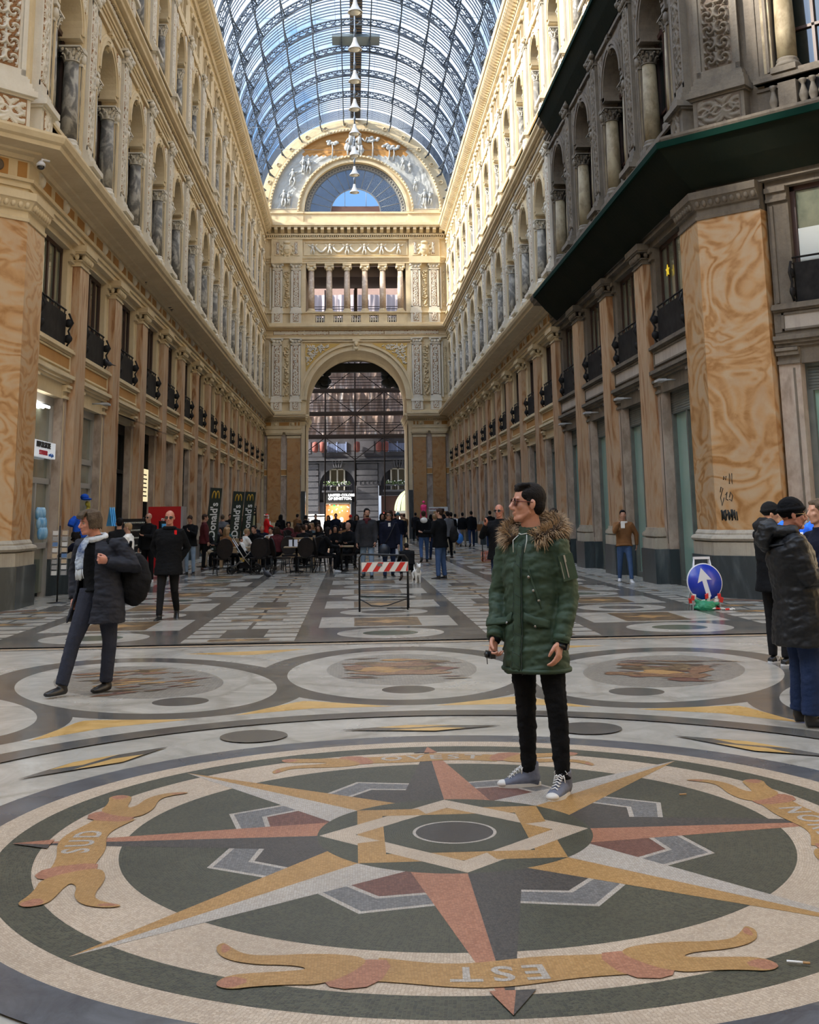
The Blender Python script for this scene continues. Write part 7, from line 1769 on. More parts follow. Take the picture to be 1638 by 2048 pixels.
# crouching child and small white dog
human((1.38,29.6,0),R(10),'child crouching on the floor behind the striped barrier, seen from behind',pose=dict(th=(95,85),kn=(140,120),out=(14,14),lean=30,arm=((45,8,20,0),(50,8,30,0))),H=1.35,coatm=K1,legm=K1,hair='short',hairm=HB,hem=.6,shoem=SHBR,vox=.016,bulk=1.2)
def dog(x,y,rz,lab,mt,s=1.0):
    t=MB(); t.tube([(0,-.18,.24),(0,0,.25),(0,.16,.27)],[.07,.075,.085],10); t.tube([(0,.16,.29),(0,.23,.38)],[.05,.045],8); t.ell((0,.26,.41),(.05,.06,.05),10,8); t.tube([(0,.29,.40),(0,.345,.385)],[.03,.02],8)
    for sd in (-1,1):
        t.tube([(sd*.045,.14,.25),(sd*.05,.15,.13),(sd*.05,.14,.0)],[.035,.02,.018],7); t.tube([(sd*.05,-.15,.24),(sd*.055,-.11,.14),(sd*.055,-.20,.09),(sd*.055,-.18,.0)],[.045,.03,.018,.018],7); t.ell((sd*.035,.24,.46),(.015,.02,.03),6,5)
    t.tube([(0,-.2,.28),(0,-.27,.36),(0,-.25,.44)],[.02,.016,.012],6)
    o=link('dog',remesh(t,.012,'dog',[mt],1,[(.02,.01)]),None,(x,y,0),R(rz)); o.scale=(s,s,s); return tag(o,lab,'dog')
dog(1.52,28.75,190,'small white dog standing beside the crouching child',WHC); dog(5.3,60.3,10,'small brown and white dog walking with the group',BR,.9)
# bald man phoning behind the parka, and the one behind him
p,J=person(2.68,21.6,150,'bald man in glasses and black jacket holding a hand to his chest behind the parka',K1,JD,'bald',None,1.76,dict(arm=((20,30,60,20),(35,25,120,30))),.80,vox=.014,skin=SKINR,bulk=1.25); glasses(p,J['hm'],LENS,SHB,rim=.003)
person(3.55,20.8,-20,'dark-haired person in black hidden behind the parka, only head and back showing',K1,K1,'short',HB,1.68,ST_,.6,vox=.016,bulk=1.2)
# ---------------- café furniture
CHF=mat('chair_frame_black',(.012,.011,.011),.4,.4); CHS=fab('chair_cloth_brown',(.020,.016,.014))
def make_chair():
    t=empty('banquet_chair'); 
    m=MB(); 
    vs=[(-.21,-.20),(.21,-.20),(.23,.22),(-.23,.22)]; m.prism(vs,lambda a,b,c:(a,b,c),.43,.48); m.build('seat',[CHS],t)
    m=MB(); n=24; pts=[(.225*math.cos(2*PI*k/n),.27*math.sin(2*PI*k/n)) for k in range(n)]
    m.prism(pts,lambda a,b,c:(a,-.20-.10*(b+.27)/.54+c,.74+b),-.02,.02,0,False); m.build('backrest',[CHS],t)
    m=MB(); m.tube([(a*1.03,-.20-.10*(b+.27)/.54,.74+b*1.04) for a,b in pts],.014,6,closed=True)
    for s in (-1,1): m.tube([(s*.10,-.23,.5),(s*.10,-.2,.44)],.012,6)
    m.build('back_frame',[CHF],t)
    for sx,sy in ((-1,-1),(1,-1),(-1,1),(1,1)):
        m=MB(); m.tube([(sx*.19,sy*.18,.44),(sx*.21,sy*(.20 if sy>0 else .22),.2),(sx*.215,sy*(.22 if sy>0 else .30),0)],.014,6); m.build('leg',[CHF],t)
    m=MB(); m.tube([(-.2,.195,.2),(.2,.195,.2)],.009,5); m.tube([(-.2,-.22,.2),(.2,-.22,.2)],.009,5); m.build('stretcher',[CHF],t)
    return t
C0=make_chair(); C0['category']='chair'; C0['group']='oval backed banquet chairs on the café terrace'
CH=[(-3.75,34.35,20,'brown oval backed chair with its back to us, left of the pushchair'),(-2.75,34.5,10,'oval backed chair just past the pushchair wheel, its back to us'),(-2.62,35.5,-4,'oval backed chair behind the one beside the pushchair wheel'),
(-2.08,34.45,-70,'oval backed chair seen from the side at the nearest table with white menus'),(-1.42,34.55,12,'oval backed chair with its back to us at the nearest table with white menus'),(-1.12,35.4,22,'oval backed chair behind the back-turned one at the table with white menus'),(-1.95,36.5,190,'oval backed chair on the far side of the table with white menus'),
(-.86,34.75,-80,'oval backed chair carrying the dark-haired seated woman'),(-.2,36.3,100,'oval backed chair hidden behind the grey jacket man'),(-1.05,37.4,170,'oval backed chair in the row behind the dark-haired seated woman')]
rr=random.Random(21); rowlab=['second','third','fourth','fifth','sixth','seventh']
TT=[]
for r in range(6):
    for c in range(4):
        TT.append((-4.7+c*1.45+rr.uniform(-.12,.12),41.6+r*3.0+rr.uniform(-.25,.25),r,c))
for i,(x,y,f,l) in enumerate(CH):
    o=C0 if i==0 else dup(C0,(0,0,0)); o.location=(x,y,0); o.rotation_euler=(0,0,R(f)); o['label']=l
rown=['first','second','third','fourth','fifth','sixth']
coln=['nearest the west wall','second from the west wall','third from the west wall','next to the walkway']
colname=['by the west wall','one in from the west wall','next to the walkway column','on the walkway edge']
FARC='oval backed chair deep in the crowded terrace behind the seated people'
for (x,y,r,c) in TT:
    for k,(dx,dy,f) in enumerate(((0,-.72,0),(0,.72,180))):
        o=dup(C0,(x+dx,y+dy,0),R(f+rr.uniform(-12,12)),'oval backed chair %s us, %s crowded row, %s'%('facing' if k else 'turned from',rown[r],coln[c])); o['group']='chairs deep in the café terrace'
WT=mat('table_top_wood',(.32,.23,.13),.4,noise=(5,(.40,.29,.17),.4))
def make_table():
    t=empty('cafe_table'); m=MB(); m.prism([(-.36,-.36),(.36,-.36),(.36,.36),(-.36,.36)],lambda a,b,c:(a,b,c),.72,.75); m.build('table_top',[WT],t)
    m=MB(); m.tube([(0,0,.02),(0,0,.72)],.035,8); m.build('column',[CHF],t)
    m=MB(); 
    for a in range(4): m.tube([(0,0,.06),(.28*math.cos(a*PI/2+PI/4),.28*math.sin(a*PI/2+PI/4),.02)],.02,6)
    m.build('foot',[CHF],t); return t
T0=make_table(); T0['category']='table'; T0['group']='café tables'
TL=[(-1.68,35.3,'nearest café table, with white menu cards standing on it'),(-3.25,35.7,'café table behind the pushchair'),(-.35,35.2,'small café table in front of the dark-haired seated woman')]
for i,(x,y,l) in enumerate(TL):
    o=T0 if i==0 else dup(T0,(0,0,0)); o.location=(x,y,0); o['label']=l
for (x,y,r,c) in TT: o=dup(T0,(x,y,0),0,'wooden café table in the crowded %s row, %s'%(rown[r],coln[c])); o['group']='tables deep in the café terrace'
for i in range(3):
    m=MB(); m.prism([(-.05,-.002),(.05,-.002),(.05,.002),(-.05,.002)],lambda a,b,c:(a,b+(c-.1)*.2,c),0,.2); m.prism([(-.05,.078),(.05,.078),(.05,.082),(-.05,.082)],lambda a,b,c:(a,b-(c)*.2,c),0,.2)
    tag(m.build('menu_card',[mat('menu_white',(.7,.72,.8),.6)],None,(-1.85+i*.15,35.22+.06*i,.75),R(10)),'white folded menu card, %s of the three on the nearest café table'%['leftmost','middle one','rightmost'][i],'menu card','menu cards on the nearest table')
# wooden planter benches along the terrace
for x,y,w,l in ((-2.0,38.0,1.5,'slatted wooden planter box dividing the terrace behind the white menus'),(-3.6,38.2,1.2,'slatted wooden planter box behind the pushchair')):
    m=MB()
    for k in range(4): m.box(-w/2,w/2,-.15,.15,.35+k*.16,.48+k*.16)
    for s in (-1,1): m.box(s*w/2-.04,s*w/2+.04,-.17,.17,0,1.02)
    tag(m.build('planter_box',[mat('pale_wood',(.34,.22,.11),.6)],None,(x,y,0)),l,'planter box','planter boxes')
# seated guests
seats=[(-.92,34.85,-82,'woman with long dark hair and white trainers sitting at the terrace edge',K1,K1,'long',HB,1.68,SIT2),
(-.12,36.6,150,'bald bearded man in glasses sitting at a table, facing us',K1,K1,'bald',None,1.78,SIT),(.25,37.8,170,'white-haired person sitting beside the bald bearded man',K2,K1,'short',HW,1.68,SIT),
(-.6,39.3,180,'woman with a pale face in black sitting behind the dark-haired woman',K1,K1,'long',HB,1.66,SIT),(-1.6,38.6,20,'person with dark hair sitting with the back to us behind the menu cards',K1,K1,'short',HBR,1.70,SIT),
(-2.7,39.4,160,'person in a white puffer jacket sitting behind the planter box',WHC,K1,'short',HB,1.62,SIT),(-1.9,39.9,-30,'person in a maroon coat sitting beside the white puffer jacket',MR,K1,'long',HBR,1.7,SIT),
(-3.45,37.0,-60,'blond woman in a pale top sitting in the shade behind the pushchair',WHC,K1,'short',HBL,1.64,SIT2),(-3.9,36.2,-50,'woman with long fair hair sitting left of the pushchair',BR,K1,'long',HBL,1.68,SIT),
(-4.9,39.6,-150,'woman with fair hair in black sitting by the wall table near the banners',K1,BG,'short',HBL,1.66,SIT),(-3.0,37.3,150,'man in black leaning over his table behind the pushchair',K1,K1,'short',HB,1.76,SIT2),
(-4.2,38.9,120,'woman with dark hair raising a glass behind the pushchair',K2,K1,'long',HB,1.66,SIT),(-2.35,36.9,30,'person with dark red hair sitting with the back to us near the pushchair handle',MR,K1,'long',HBR,1.66,SIT),
(-1.2,41.5,170,'woman in a dark coat with a white cup at her mouth in the terrace crowd',K1,K1,'long',HBR,1.68,SIT)]
for (x,y,f,lab,c,l,hs,hmt,H,ps) in seats:
    human((x,y,0),R(f),lab,pose=ps,H=H,coatm=c,legm=l,hair=hs,hairm=hmt,hem=.86,shoem=SHW if 'white trainers' in lab else SHB,bulk=1.1,vox=.02)
cols=[K1,K2,NV,MR,CG,BR,TEA,GRC]; hs_=['short','long','short','curly']; hcs=[HB,HBR,HBL,HB,HBR]
who=['guest']
LB=lambda r,c,f: ', %s, %s row, %s'%('facing us' if f else 'back to us',rown[r],coln[c])
k=0
for (x,y,r,c) in TT:
    for dy,f in ((-.62,0),(.62,180)):
        if rr.random()<.22: continue
        k+=1; cc=cols[k%8]; hair_=hs_[k%4]; hc=hcs[k%5]
        if k>1 and k>9:   # repeat earlier guests, same clothes and all
            src=GUEST[k%9]; o=dup(src,(x,y+dy,0),R(f+rr.uniform(-25,25)))
            o['label']=src['label'].split(' looking')[0].split(' with back')[0].split(',')[0]+LB(r,c,f)
        else:
            if k==1: GUEST=[]
            g,_=human((x,y+dy,0),R(f),'guest in a %s'%['black coat','soft black coat','navy coat','maroon coat','charcoal coat','brown coat','teal coat','grey coat'][k%8]+LB(r,c,f),pose=SIT if k%2 else SIT2,H=1.66+.02*(k%6),coatm=cc,legm=K1,hair=hair_,hairm=hc,hem=.86,shoem=SHB,bulk=1.1,vox=.024); GUEST.append(g); g['group']='seated guests deep in the café terrace'
# pushchair
st=empty('pushchair',(-3.10,34.95,0),R(0),'folding pushchair with crossed bright tubes and a child, at the terrace edge','pushchair')
m=MB(); AL=mat('pushchair_aluminium',(.45,.43,.40),.3,.8)
for y in (-.25,.25): m.tube([(-.42,y,.98),(-.1,y,.5),(.20,y,.14)],.016,6); m.tube([(-.42,y,.16),(.0,y,.52),(.38,y,.92)],.016,6)
m.tube([(.38,-.25,.92),(.44,-.25,1.0),(.44,.25,1.0),(.38,.25,.92)],.016,6); m.build('tube_frame',[AL],st)
for y in (-.28,.28):
    for x,r in ((.26,.145),(-.45,.12)):
        m=MB(); m.tube([(x+r*.82*math.cos(a),y,r+r*.82*math.sin(a)) for a in [k*PI/8 for k in range(16)]],r*.18,8,closed=True); m.tube([(x,y-.02,r),(x,y+.02,r)],r*.35,8)
        for a in range(4): m.tube([(x,y,r),(x+r*.8*math.cos(a*PI/2),y,r+r*.8*math.sin(a*PI/2))],.008,4)
        m.build('wheel',[SHB],st)
m=MB(); m.prism([(-.3,.72),(-.05,.45),(.3,.42),(.32,.5),(0,.55),(-.2,.85)],lambda a,b,c:(a,c,b),-.22,.22); m.build('seat',[K1],st)
m=MB(); m.box(-.2,.2,-.2,.2,.16,.32); m.build('basket',[K2],st); m=MB(); m.box(-.18,-.06,-.24,-.22,.36,.46); m.build('tag',[mat('tag_yellow',(.5,.3,.03),.6)],st)
human((-3.2,34.95,.0+.02),R(-90),'small child in a pale jumper sitting in the pushchair',J=(lambda J:[J.__setitem__(q,J[q]+Vector((0,0,.36))) for q in list(J) if q!='s'] and J)(joints(.85,(80,80),(50,50),lean=-15)),coatm=WHC,legm=K1,hair='short',hairm=HBR,hem=.9,shoem=None,vox=.018,child=True,bulk=1.2)
# ---------------- banners
BG_=mat('banner_green_black',(.012,.020,.010),.7); BGO=mat('banner_gold',(.55,.33,.03),.5); BW=mat('banner_white',(.72,.72,.68),.6)
for i,(x,y,h,ww,l) in enumerate(((-4.78,40,2.62,.38,'nearest tall green-black banner with gold arches and white lettering'),(-4.40,44,2.58,.40,'middle tall banner with gold arches, leaning beside its twin'),(-4.2,46.6,2.62,.40,'farthest tall banner with gold arches, behind its twin'))):
    b=empty('feather_banner',(x,y,0),0,l,'banner','tall leaning banners on the terrace'); sh=.09
    P=lambda a,z,d=0:(a+sh*(z-.6),d,z)
    m=MB(); m.prism([(-ww/2,.55),(ww/2,.55),(ww/2,h-.03),(-ww/2,h)],lambda a,z,d:P(a,z,d),-.008,.008); m.build('cloth',[BG_],b)
    m=MB(); m.tube([P(-ww/2-.01,.05,.0),P(-ww/2-.01,h,0)],.014,6); m.build('pole',[CHF],b); m=MB(); m.lathe([(.2,0),(.2,.03),(.03,.06)],P(-ww/2,0,0),14); m.build('base',[CHF],b)
    m=MB(); add_text(m,"McDonald's",.36,lambda u,v,w_:P(-v-.03,.98+u+.02-.28,-.012-w_),bold=True,align='CENTER'); 
    m=MB(); add_text(m,"McDonald's",.33,lambda u,v,w_:P(.0-v,h-.50+u,-.012-w_),bold=True,align='RIGHT'); m.build('lettering',[BW],b)
    m=MB()
    for s_ in (-1,1): m.tube([P(.0+s_*.0+s_*.125*(1-math.cos(t))/1.0*.5*1.0 if False else s_*(.06-.055*math.cos(t)),h-.36+.24*math.sin(t) if True else 0,-.014) for t in [k*PI/10 for k in range(11)]],.017,6)
    m.build('arches_logo',[BGO],b)
# bar sign and menu frame
b=empty('menu_stand',(-4.72,55,0),0,'black bar sign over a lit menu frame beside the last banner','sign stand'); m=MB(); m.box(-.25,.25,-.04,.04,1.86,2.14); m.box(-.25,.25,-.04,.04,.3,1.8); m.box(-.25,-.2,-.04,.04,0,1.9); m.box(.2,.25,-.04,.04,0,1.9); m.build('frame',[SHB],b); m=MB(); m.box(-.19,.19,-.05,-.04,.6,1.7); m.build('menu',[mat('menu_panel',(.35,.33,.18),.5)],b)
m=MB(); add_text(m,'Gelateria\ndi Maio',.12,lambda u,v,w_:(u,-.045-w_,2.04+v),bold=False); m.build('lettering',[BW],b)
b=empty('shop_sign',(4.76,66,0),0,'long white shop sign with dark red lettering beside the east arch pier','shop sign'); m=MB(); m.box(-.53,.53,-.05,.05,1.82,2.05); m.box(-.06,.02,.0,.04,0,1.82); m.build('board',[BW],b); m=MB(); add_text(m,'PORTAFORTUNA',.12,lambda u,v,w_:(u-.12,-.055-w_,1.935+v),bold=True); m.build('lettering',[mat('sign_dark_red',(.18,.02,.02),.6)],b)
# ---------------- striped barrier
BL=mat('barrier_black_iron',(.012,.012,.013),.4,.5); RW=mat('reflective_red',(.50,.02,.015),.35); WWh=mat('reflective_white',(.66,.64,.58),.35)
b=empty('road_barrier',(.52,20.45,0),0,'folding black road barrier with a red and white striped board','barrier')
for k,(y0,y1) in enumerate(((-.14,0),(.16,.02))):
    m=MB(); m.tube([(-.42,y0,0),(-.42+.0,y1,.9),(-.38,y1,.96),(.36,y1,.93),(.41,y1,.87),(.41,y0,.06 if k==0 else 0)],.016,8); m.build('leg_frame',[BL],b)
m=MB(); m.tube([(-.42,-.1,.27),(.41,-.1,.24)],.010,6); m.build('cross_bar',[BL],b)
m=MB(); m.tube([(-.42,-.1,.22),(-.3,-.1,.16),(-.22,-.12,.11),(-.06,-.12,.10),(.05,-.12,.11),(.4,-.1,.22)],.009,6); m.build('chain_bar',[BL],b); m=MB(); m.tube([(.05,.1,.05),(.4,.14,.04)],.009,6); m.build('foot_bar',[BL],b)
m=MB(); m.box(-.385,.415,-.052,-.04,.665,.825); pl=m.build('striped_board',[WWh],b)
m=MB()
for k in range(-1,5):
    x=-.385+k*.19+.0; q=[(x,.67),(x+.09,.67),(x+.19,.82),(x+.10,.82)]
    q=[(min(.41,max(-.38,a)),z) for a,z in q]
    m.prism(q,lambda a,z,d:(a,d,z),-.056,-.052)
m.build('red_stripes',[RW],pl); m=MB(); m.box(-.11,-.03,-.059,-.056,.755,.805); m.box(.10,.14,-.059,-.056,.78,.79); m.box(.10,.14,-.059,-.056,.75,.76); m.build('stickers',[mat('sticker_scrap',(.12,.12,.12),.7)],pl)
# ---------------- blue arrow sign on its stand
b=empty('direction_sign',(5.78,19.55,0),R(4),'round blue road sign with a white arrow on a low white stand','road sign')
SG=mat('sign_blue',(.005,.022,.32),.25,noise=(3,(.008,.04,.42),.5),spec=.6); SWT=mat('sign_white',(.62,.62,.64),.35)
til=lambda x,y,z:(x,y+.12-(z-.1)*-.05,z)
m=MB(); m.lathe([(.0,-.01),(.30,-.01),(.305,0),(.30,.012),(0,.012)],(0,0,0),40); o=m.build('disc',[SWT],b); o.location=(0,-.08,.455); o.rotation_euler=(R(84),0,0)
m=MB(); m.lathe([(.0,0),(.287,0),(.287,.003),(0,.003)],(0,0,.012),40); q=m.build('blue_face',[SG],o)
m=MB(); a=R(12); rt=lambda x,y:(x*math.cos(a)-y*math.sin(a),x*math.sin(a)+y*math.cos(a)); m.prism([rt(*p) for p in ((-.038,-.24),(.038,-.24),(.038,.03),(.125,.01),(0,.235),(-.125,.01),(-.038,.03))],lambda x,y,d:(x,y,d),.0155,.018); m.build('arrow',[SWT],o)
for s_ in (-1,1):
    m=MB(); m.tube([(s_*.24,-.12,0),(s_*.13,.0,.84)],.013,6); m.tube([(s_*.22,.16,0),(s_*.12,.02,.84)],.013,6); m.build('leg',[SWT],b)
m=MB(); m.box(-.14,.14,-.02,.03,.82,.86); m.box(-.24,.24,-.11,-.09,.13,.16); m.build('cross_bar',[SWT],b)
m=MB(); q=random.Random(6)
for i in range(18): 
    x=-.26+i*.03; m.obox((x,-.13+q.uniform(-.03,.03),.15+.07*math.sin(i*.9)+q.uniform(-.02,.02)),(.028,0,q.uniform(-.012,.012)),(0,.004,.006),(q.uniform(-.01,.01),0,.035),i//2%2)
for i in range(12): m.obox((.0+i*.035,-.2-.01*i,.03+q.uniform(0,.02)),(.024,0,q.uniform(-.01,.01)),(0,.02,.006),(q.uniform(-.01,.01),0,.006),i//2%2)
tag(m.build('barrier_tape',[RW,WWh],None,(5.78,19.55,0)),'red and white plastic tape wound round the legs of the blue arrow sign','barrier tape')
m=MB(); m.ell((0,0,.06),(.16,.09,.10),10,8); 
for i in range(14): m.ell((q.uniform(-.15,.18),q.uniform(-.05,.05),q.uniform(.03,.16)),(.07,.03,.035),8,6,0,Matrix.Rotation(q.uniform(-.6,.6),3,'Y'))
tag(link('green_netting',remesh(m,.012,'green_netting',[mat('net_bundle_green',(.01,.16,.07),.5,noise=(30,(.02,.28,.13),.5))],1,[(.03,.02)]),None,(5.76,19.38,0)),'crumpled bright green net bundle under the blue arrow sign','net bundle')
m=MB(); m.lathe([(0,0),(.45,0),(.44,.004),(0,.004)],(0,0,0),30,sx=1.1,sy=.8); m.box(-.2,.2,-.05,.15,.003,.07); tag(m.build('drain_cover',[BL],None,(5.78,19.45,.009)),'round black cover on the floor beneath the blue arrow sign','floor cover')
# ---------------- left shop front
b=empty('lit_shop_sign',(-6.60,24.6,0),0,'white lit souvenir store sign with black and red lettering over the first shop','shop sign'); m=MB(); m.box(-.05,.05,-.6,1.52,2.92,3.26); m.build('box',[mat('sign_lit_white',(.75,.78,.82),.4,emit=((.85,.92,1),.3))],b)
m=MB(); add_text(m,'NAPOLI STORE',.17,lambda u,v,w_:(.055+w_,-.12+u*.98+.62,3.17+v),bold=True); m.build('store_lettering',[SHB],b); m=MB(); add_text(m,'SOUVENIR',.14,lambda u,v,w_:(.055+w_,.50+u,3.01+v),bold=False); m.build('souvenir_lettering',[mat('letter_red',(.45,.03,.05),.5)],b); m=MB(); add_text(m,'art & gifts',.10,lambda u,v,w_:(.055+w_,1.14+u,2.99+v)); m.build('small_lettering',[mat('letter_blue',(.05,.15,.45),.5)],b)
lt=bpy.data.lights.new('tube_light','AREA'); lt.energy=25; lt.size=1.0; lo=bpy.data.objects.new('tube_light',lt); COL.objects.link(lo); lo.location=(-7.3,25.0,3.9)
m=MB(); m.tube([(0,-.5,0),(0,.5,0)],.03,8); m.tube([(-.12,-.5,0),(-.12,.5,0)],.03,8); tag(m.build('tube_lamp',[mat('tube_white',(1,1,1),.5,emit=((1,1,1),8))],None,(-6.55,24.9,4.0)),'pair of white fluorescent tubes over the first souvenir shop door','lamp')
JBL=fab('jersey_blue',(.01,.06,.36)); LBL=fab('light_blue_cloth',(.08,.32,.62))
def jersey(name,loc,rz,lab,num=True,mt=JBL,head=False,group=None,sc=1):
    t=MB(); t.tube([(0,0,.0),(0,0,.2),(0,0,.38),(0,0,.46)],[.21,.20,.21,.12],16,ry=[.10,.10,.11,.08],up=(1,0,0))
    for s_ in (-1,1): t.tube([(s_*.15,0,.42),(s_*.26,0,.34),(s_*.30,0,.26)],[.08,.08,.075],10)
    r=empty(name,loc,rz,lab,'football shirt',group); link('shirt',remesh(t,.014,'shirt',[mt],2,[(.06,.012)]),r)
    m=MB(); m.tube([(math.cos(a)*.085,math.sin(a)*.07,.46) for a in [k*PI/6 for k in range(12)]],.012,6,closed=True); m.build('collar',[WHC],r)
    if num:
        m=MB(); add_text(m,'10',.24,lambda u,v,w_:(u,-.118-w_,.20+v),bold=True); add_text(m,'MARADONA' if False else 'NAPOLI',.065,lambda u,v,w_:(u,-.118-w_,.375+v),bold=True); m.build('shirt_number',[WHC],r)
    else:
        m=MB(); add_text(m,'EA7  msc',.05,lambda u,v,w_:(u,-.125-w_,.30+v),bold=True); m.box(-.01,.02,-.128,-.122,.31,.37); m.build('shirt_print',[WHC],r)
    if head: m=MB(); m.tube([(0,0,.44),(0,0,.52)],[.06,.055],12); m.tube([(0,0,-.9),(0,0,.05)],.02,8); m.lathe([(.2,0),(.2,.02),(.02,.04)],(0,0,-.95),16); m.build('dummy_stand',[WHC],r)
    return r
jersey('football_shirt',(-6.02,26.45,1.22),R(60),'blue football shirt with a white 10 hanging on the pink marble jamb')
jersey('football_shirt',(6.32,16.6,.98),R(-30),'blue football shirt on a white dummy by the teal shop glass',False,head=True)
b=empty('postcard_rack',(-5.82,23.85,0),R(20),'tall wire postcard rack standing against the west corner pier','postcard rack'); m=MB(); m.tube([(0,0,0),(0,0,1.5)],.015,6); m.lathe([(.2,0),(.2,.02),(.02,.04)],(0,0,0),14); m.build('post',[CHF],b)
q=random.Random(12); cm_=[mat('card_%s'%c,k,.5) for c,k in (('blue',(.1,.2,.4)),('sand',(.5,.4,.28)),('grey',(.3,.3,.3)),('white',(.6,.6,.58)))]
for s_ in (-1,1):
    for r_ in range(8):
        m=MB(); z=.55+r_*.11; x=s_*.09; m.tube([(x-.06,-.09,z),(x+.06,-.09,z)],.004,4); m.tube([(x-.06,-.09,z),(x-.06,-.05,z+.09),(x+.06,-.05,z+.09),(x+.06,-.09,z)],.004,4); w_=m.build('wire_pocket',[mat('rack_wire',(.5,.5,.5),.4,.6)],b)
        m=MB(); m.box(x-.05,x+.05,-.078,-.072,z-.0,z+.08); m.build('postcards',[q.choice(cm_)],w_)
m=MB()
for i in range(5):
    for j in range(3): m.ell((.02*j,i*.12-.24+.03*j,-j*.2),(.05,.07,.13),8,6)
BAGM=mat('balloon_blue',(.06,.28,.55),.3,noise=(6,(.4,.6,.75),.4))
tag(m.build('souvenir_bunch',[BAGM],None,(-6.45,24.75,1.75)),'bunch of light and dark blue souvenirs hung inside the first shop door','souvenirs')
m=MB()
for k in range(3): m.prism([(-.14,0),(.14,0),(0,.45)],lambda a,z,d:(d+.05*k,a,z),-.01,.02,0)
tag(m.build('pennant_cluster',[LBL],None,(-5.9,29.0,1.45),R(40)),'pointed light blue pennants above the striding man, by the keyring rack','pennants')
m=MB(); m.ell((0,0,0),(.10,.16,.08),10,8,0); m.ell((.05,.0,-.05),(.13,.2,.03),10,8,0); 
for i in range(10): m.ell((.05,.15+q.uniform(-.1,.14),-.28+q.uniform(-.14,.14)),(.05,.05,.05),6,5,1)
tag(m.build('souvenir_hats',[JBL,mat('lemon_yellow',(.5,.42,.05),.5)],None,(-6.5,28.9,2.15)),'blue caps and yellow lemons in the second shop window','souvenirs')
# keyring rack: dark board with rows of small charms
b=empty('keyring_rack',(-5.95,32.3,0),R(78),'black rack board with rows of small silver keyrings','keyring rack')
m=MB(); m.box(-.75,.75,-.03,.03,.35,1.62); 
for x in (-.74,.74): m.tube([(x,0,0),(x,0,1.66)],.02,6)
m.build('board',[SHB],b)
kb=MB(); kb.lathe([(0,0),(.012,.01),(.018,.03),(.01,.05),(0,.055)],(0,0,0),6); km=kb.mesh('keyring',[mat('charm_silver',(.5,.48,.42),.3,.7)])
for r_ in range(6):
    for i in range(15): link('keyring',km,b,(-.68+i*.097,-.05,1.48-r_*.2))
b=empty('keyring_rack',(-5.3,33.6,0),R(60),'narrow black rack of coloured souvenirs between the bearded man and the red machine','souvenir rack'); m=MB(); m.box(-.22,.22,-.03,.03,.2,1.55); m.box(-.2,-.16,-.03,.03,0,.2); m.box(.16,.2,-.03,.03,0,.2); m.build('board',[SHB],b)
for r_ in range(7):
    m=MB(); m.box(-.18,.18,-.07,-.04,.35+r_*.17,.45+r_*.17); m.build('souvenir_row',[[LBL,RED,WHC][r_%3]],b)
# red drinks machine
b=empty('drinks_machine',(-5.5,36.4,0),R(0),'tall red drinks machine with a pale side panel against the west wall','vending machine'); RD=mat('machine_red',(.42,.006,.010),.3,coat=.3); m=MB(); m.box(-.68,.30,-.4,.35,.02,1.97); m.build('cabinet',[RD],b); m=MB(); m.box(.30,.36,-.4,.35,.02,1.97); m.build('side_frame',[mat('machine_grey',(.35,.35,.36),.35,.4)],b)
m=MB(); m.box(.12,.26,-.415,-.4,.9,1.3); m.build('coin_panel',[SHB],b); m=MB(); add_text(m,'Coca-Cola',.24,lambda u,v,w_:(-v*.8-.25,-.405-w_,1.1+u),shear=.3); m.build('lettering',[WHC],b)
# lit poster
b=empty('lit_poster',(-6.55,37.3,0),0,'warm lit notice board in the dark doorway above the red machine','poster'); m=MB(); m.box(-.02,.02,-.45,.55,2.15,3.15); m.build('panel',[mat('poster_lit',(.7,.62,.4),.5,emit=((1,.85,.5),.8))],b); m=MB()
for k in range(6): m.box(.02,.03,-.3,.3-.1*(k%2),2.3+k*.13,2.34+k*.13)
m.build('print_lines',[SHBR],b)
# paper bag & plush
m=MB(); m.prism([(-.14,-.07),(.14,-.07),(.14,.07),(-.14,.07)],lambda a,b_,c:(a*(1-.1*c),b_,c),0,.48); m.tube([(-.06,0,.48),(-.05,0,.58),(.05,0,.58),(.06,0,.48)],.006,5)
tag(m.build('paper_bag',[mat('kraft_paper',(.42,.27,.15),.7)],None,(-5.3,24.6,.15),R(20)),'brown paper carrier bag held by the short woman in navy','bag')
m=MB(); 
for i in range(7): m.ell((q.uniform(-.14,.14),q.uniform(-.08,.08),.10+q.uniform(0,.2)),(.09,.08,.09),8,6)
tag(link('white_bag',remesh(m,.014,'white_bag',[WHC],1,[(.04,.02)]),None,(-5.5,24.35,0)),'crumpled white bag at the foot of the short woman in navy','bag')
# A-board, orange mesh, bag, camera, pigeons, cigarette
b=empty('pavement_sign',(1.56,46,0),0,'tall white advertising board standing past the curly haired woman','A-board'); m=MB(); m.box(-.16,.16,-.03,.0,.10,1.02); m.build('board',[mat('board_white',(.68,.70,.78),.5)],b); m=MB(); add_text(m,'MENU\nPIZZA\nPASTA\nCAFFE',.07,lambda u,v,w_:(u,-.035-w_,.62+v)); m.build('lettering',[mat('print_red',(.4,.1,.15),.6)],b); m=MB(); m.box(-.14,.14,-.01,.14,0,.1); m.build('base',[SHB],b)
b=empty('mesh_fence',(4.6,40.4,0),0,'roll of orange plastic mesh round a black post','mesh fence'); m=MB(); m.tube([(-.2,0,0),(-.2,0,.86)],.02,6); m.build('post',[CHF],b); m=MB()
for i in range(10): m.tube([(-.25+q.uniform(0,.1),q.uniform(-.1,.1),.02+i*.035),(-.05,-.1+q.uniform(-.1,.1),.05+i*.035),(.3,q.uniform(-.1,.1),.03+i*.036)],.008,4)
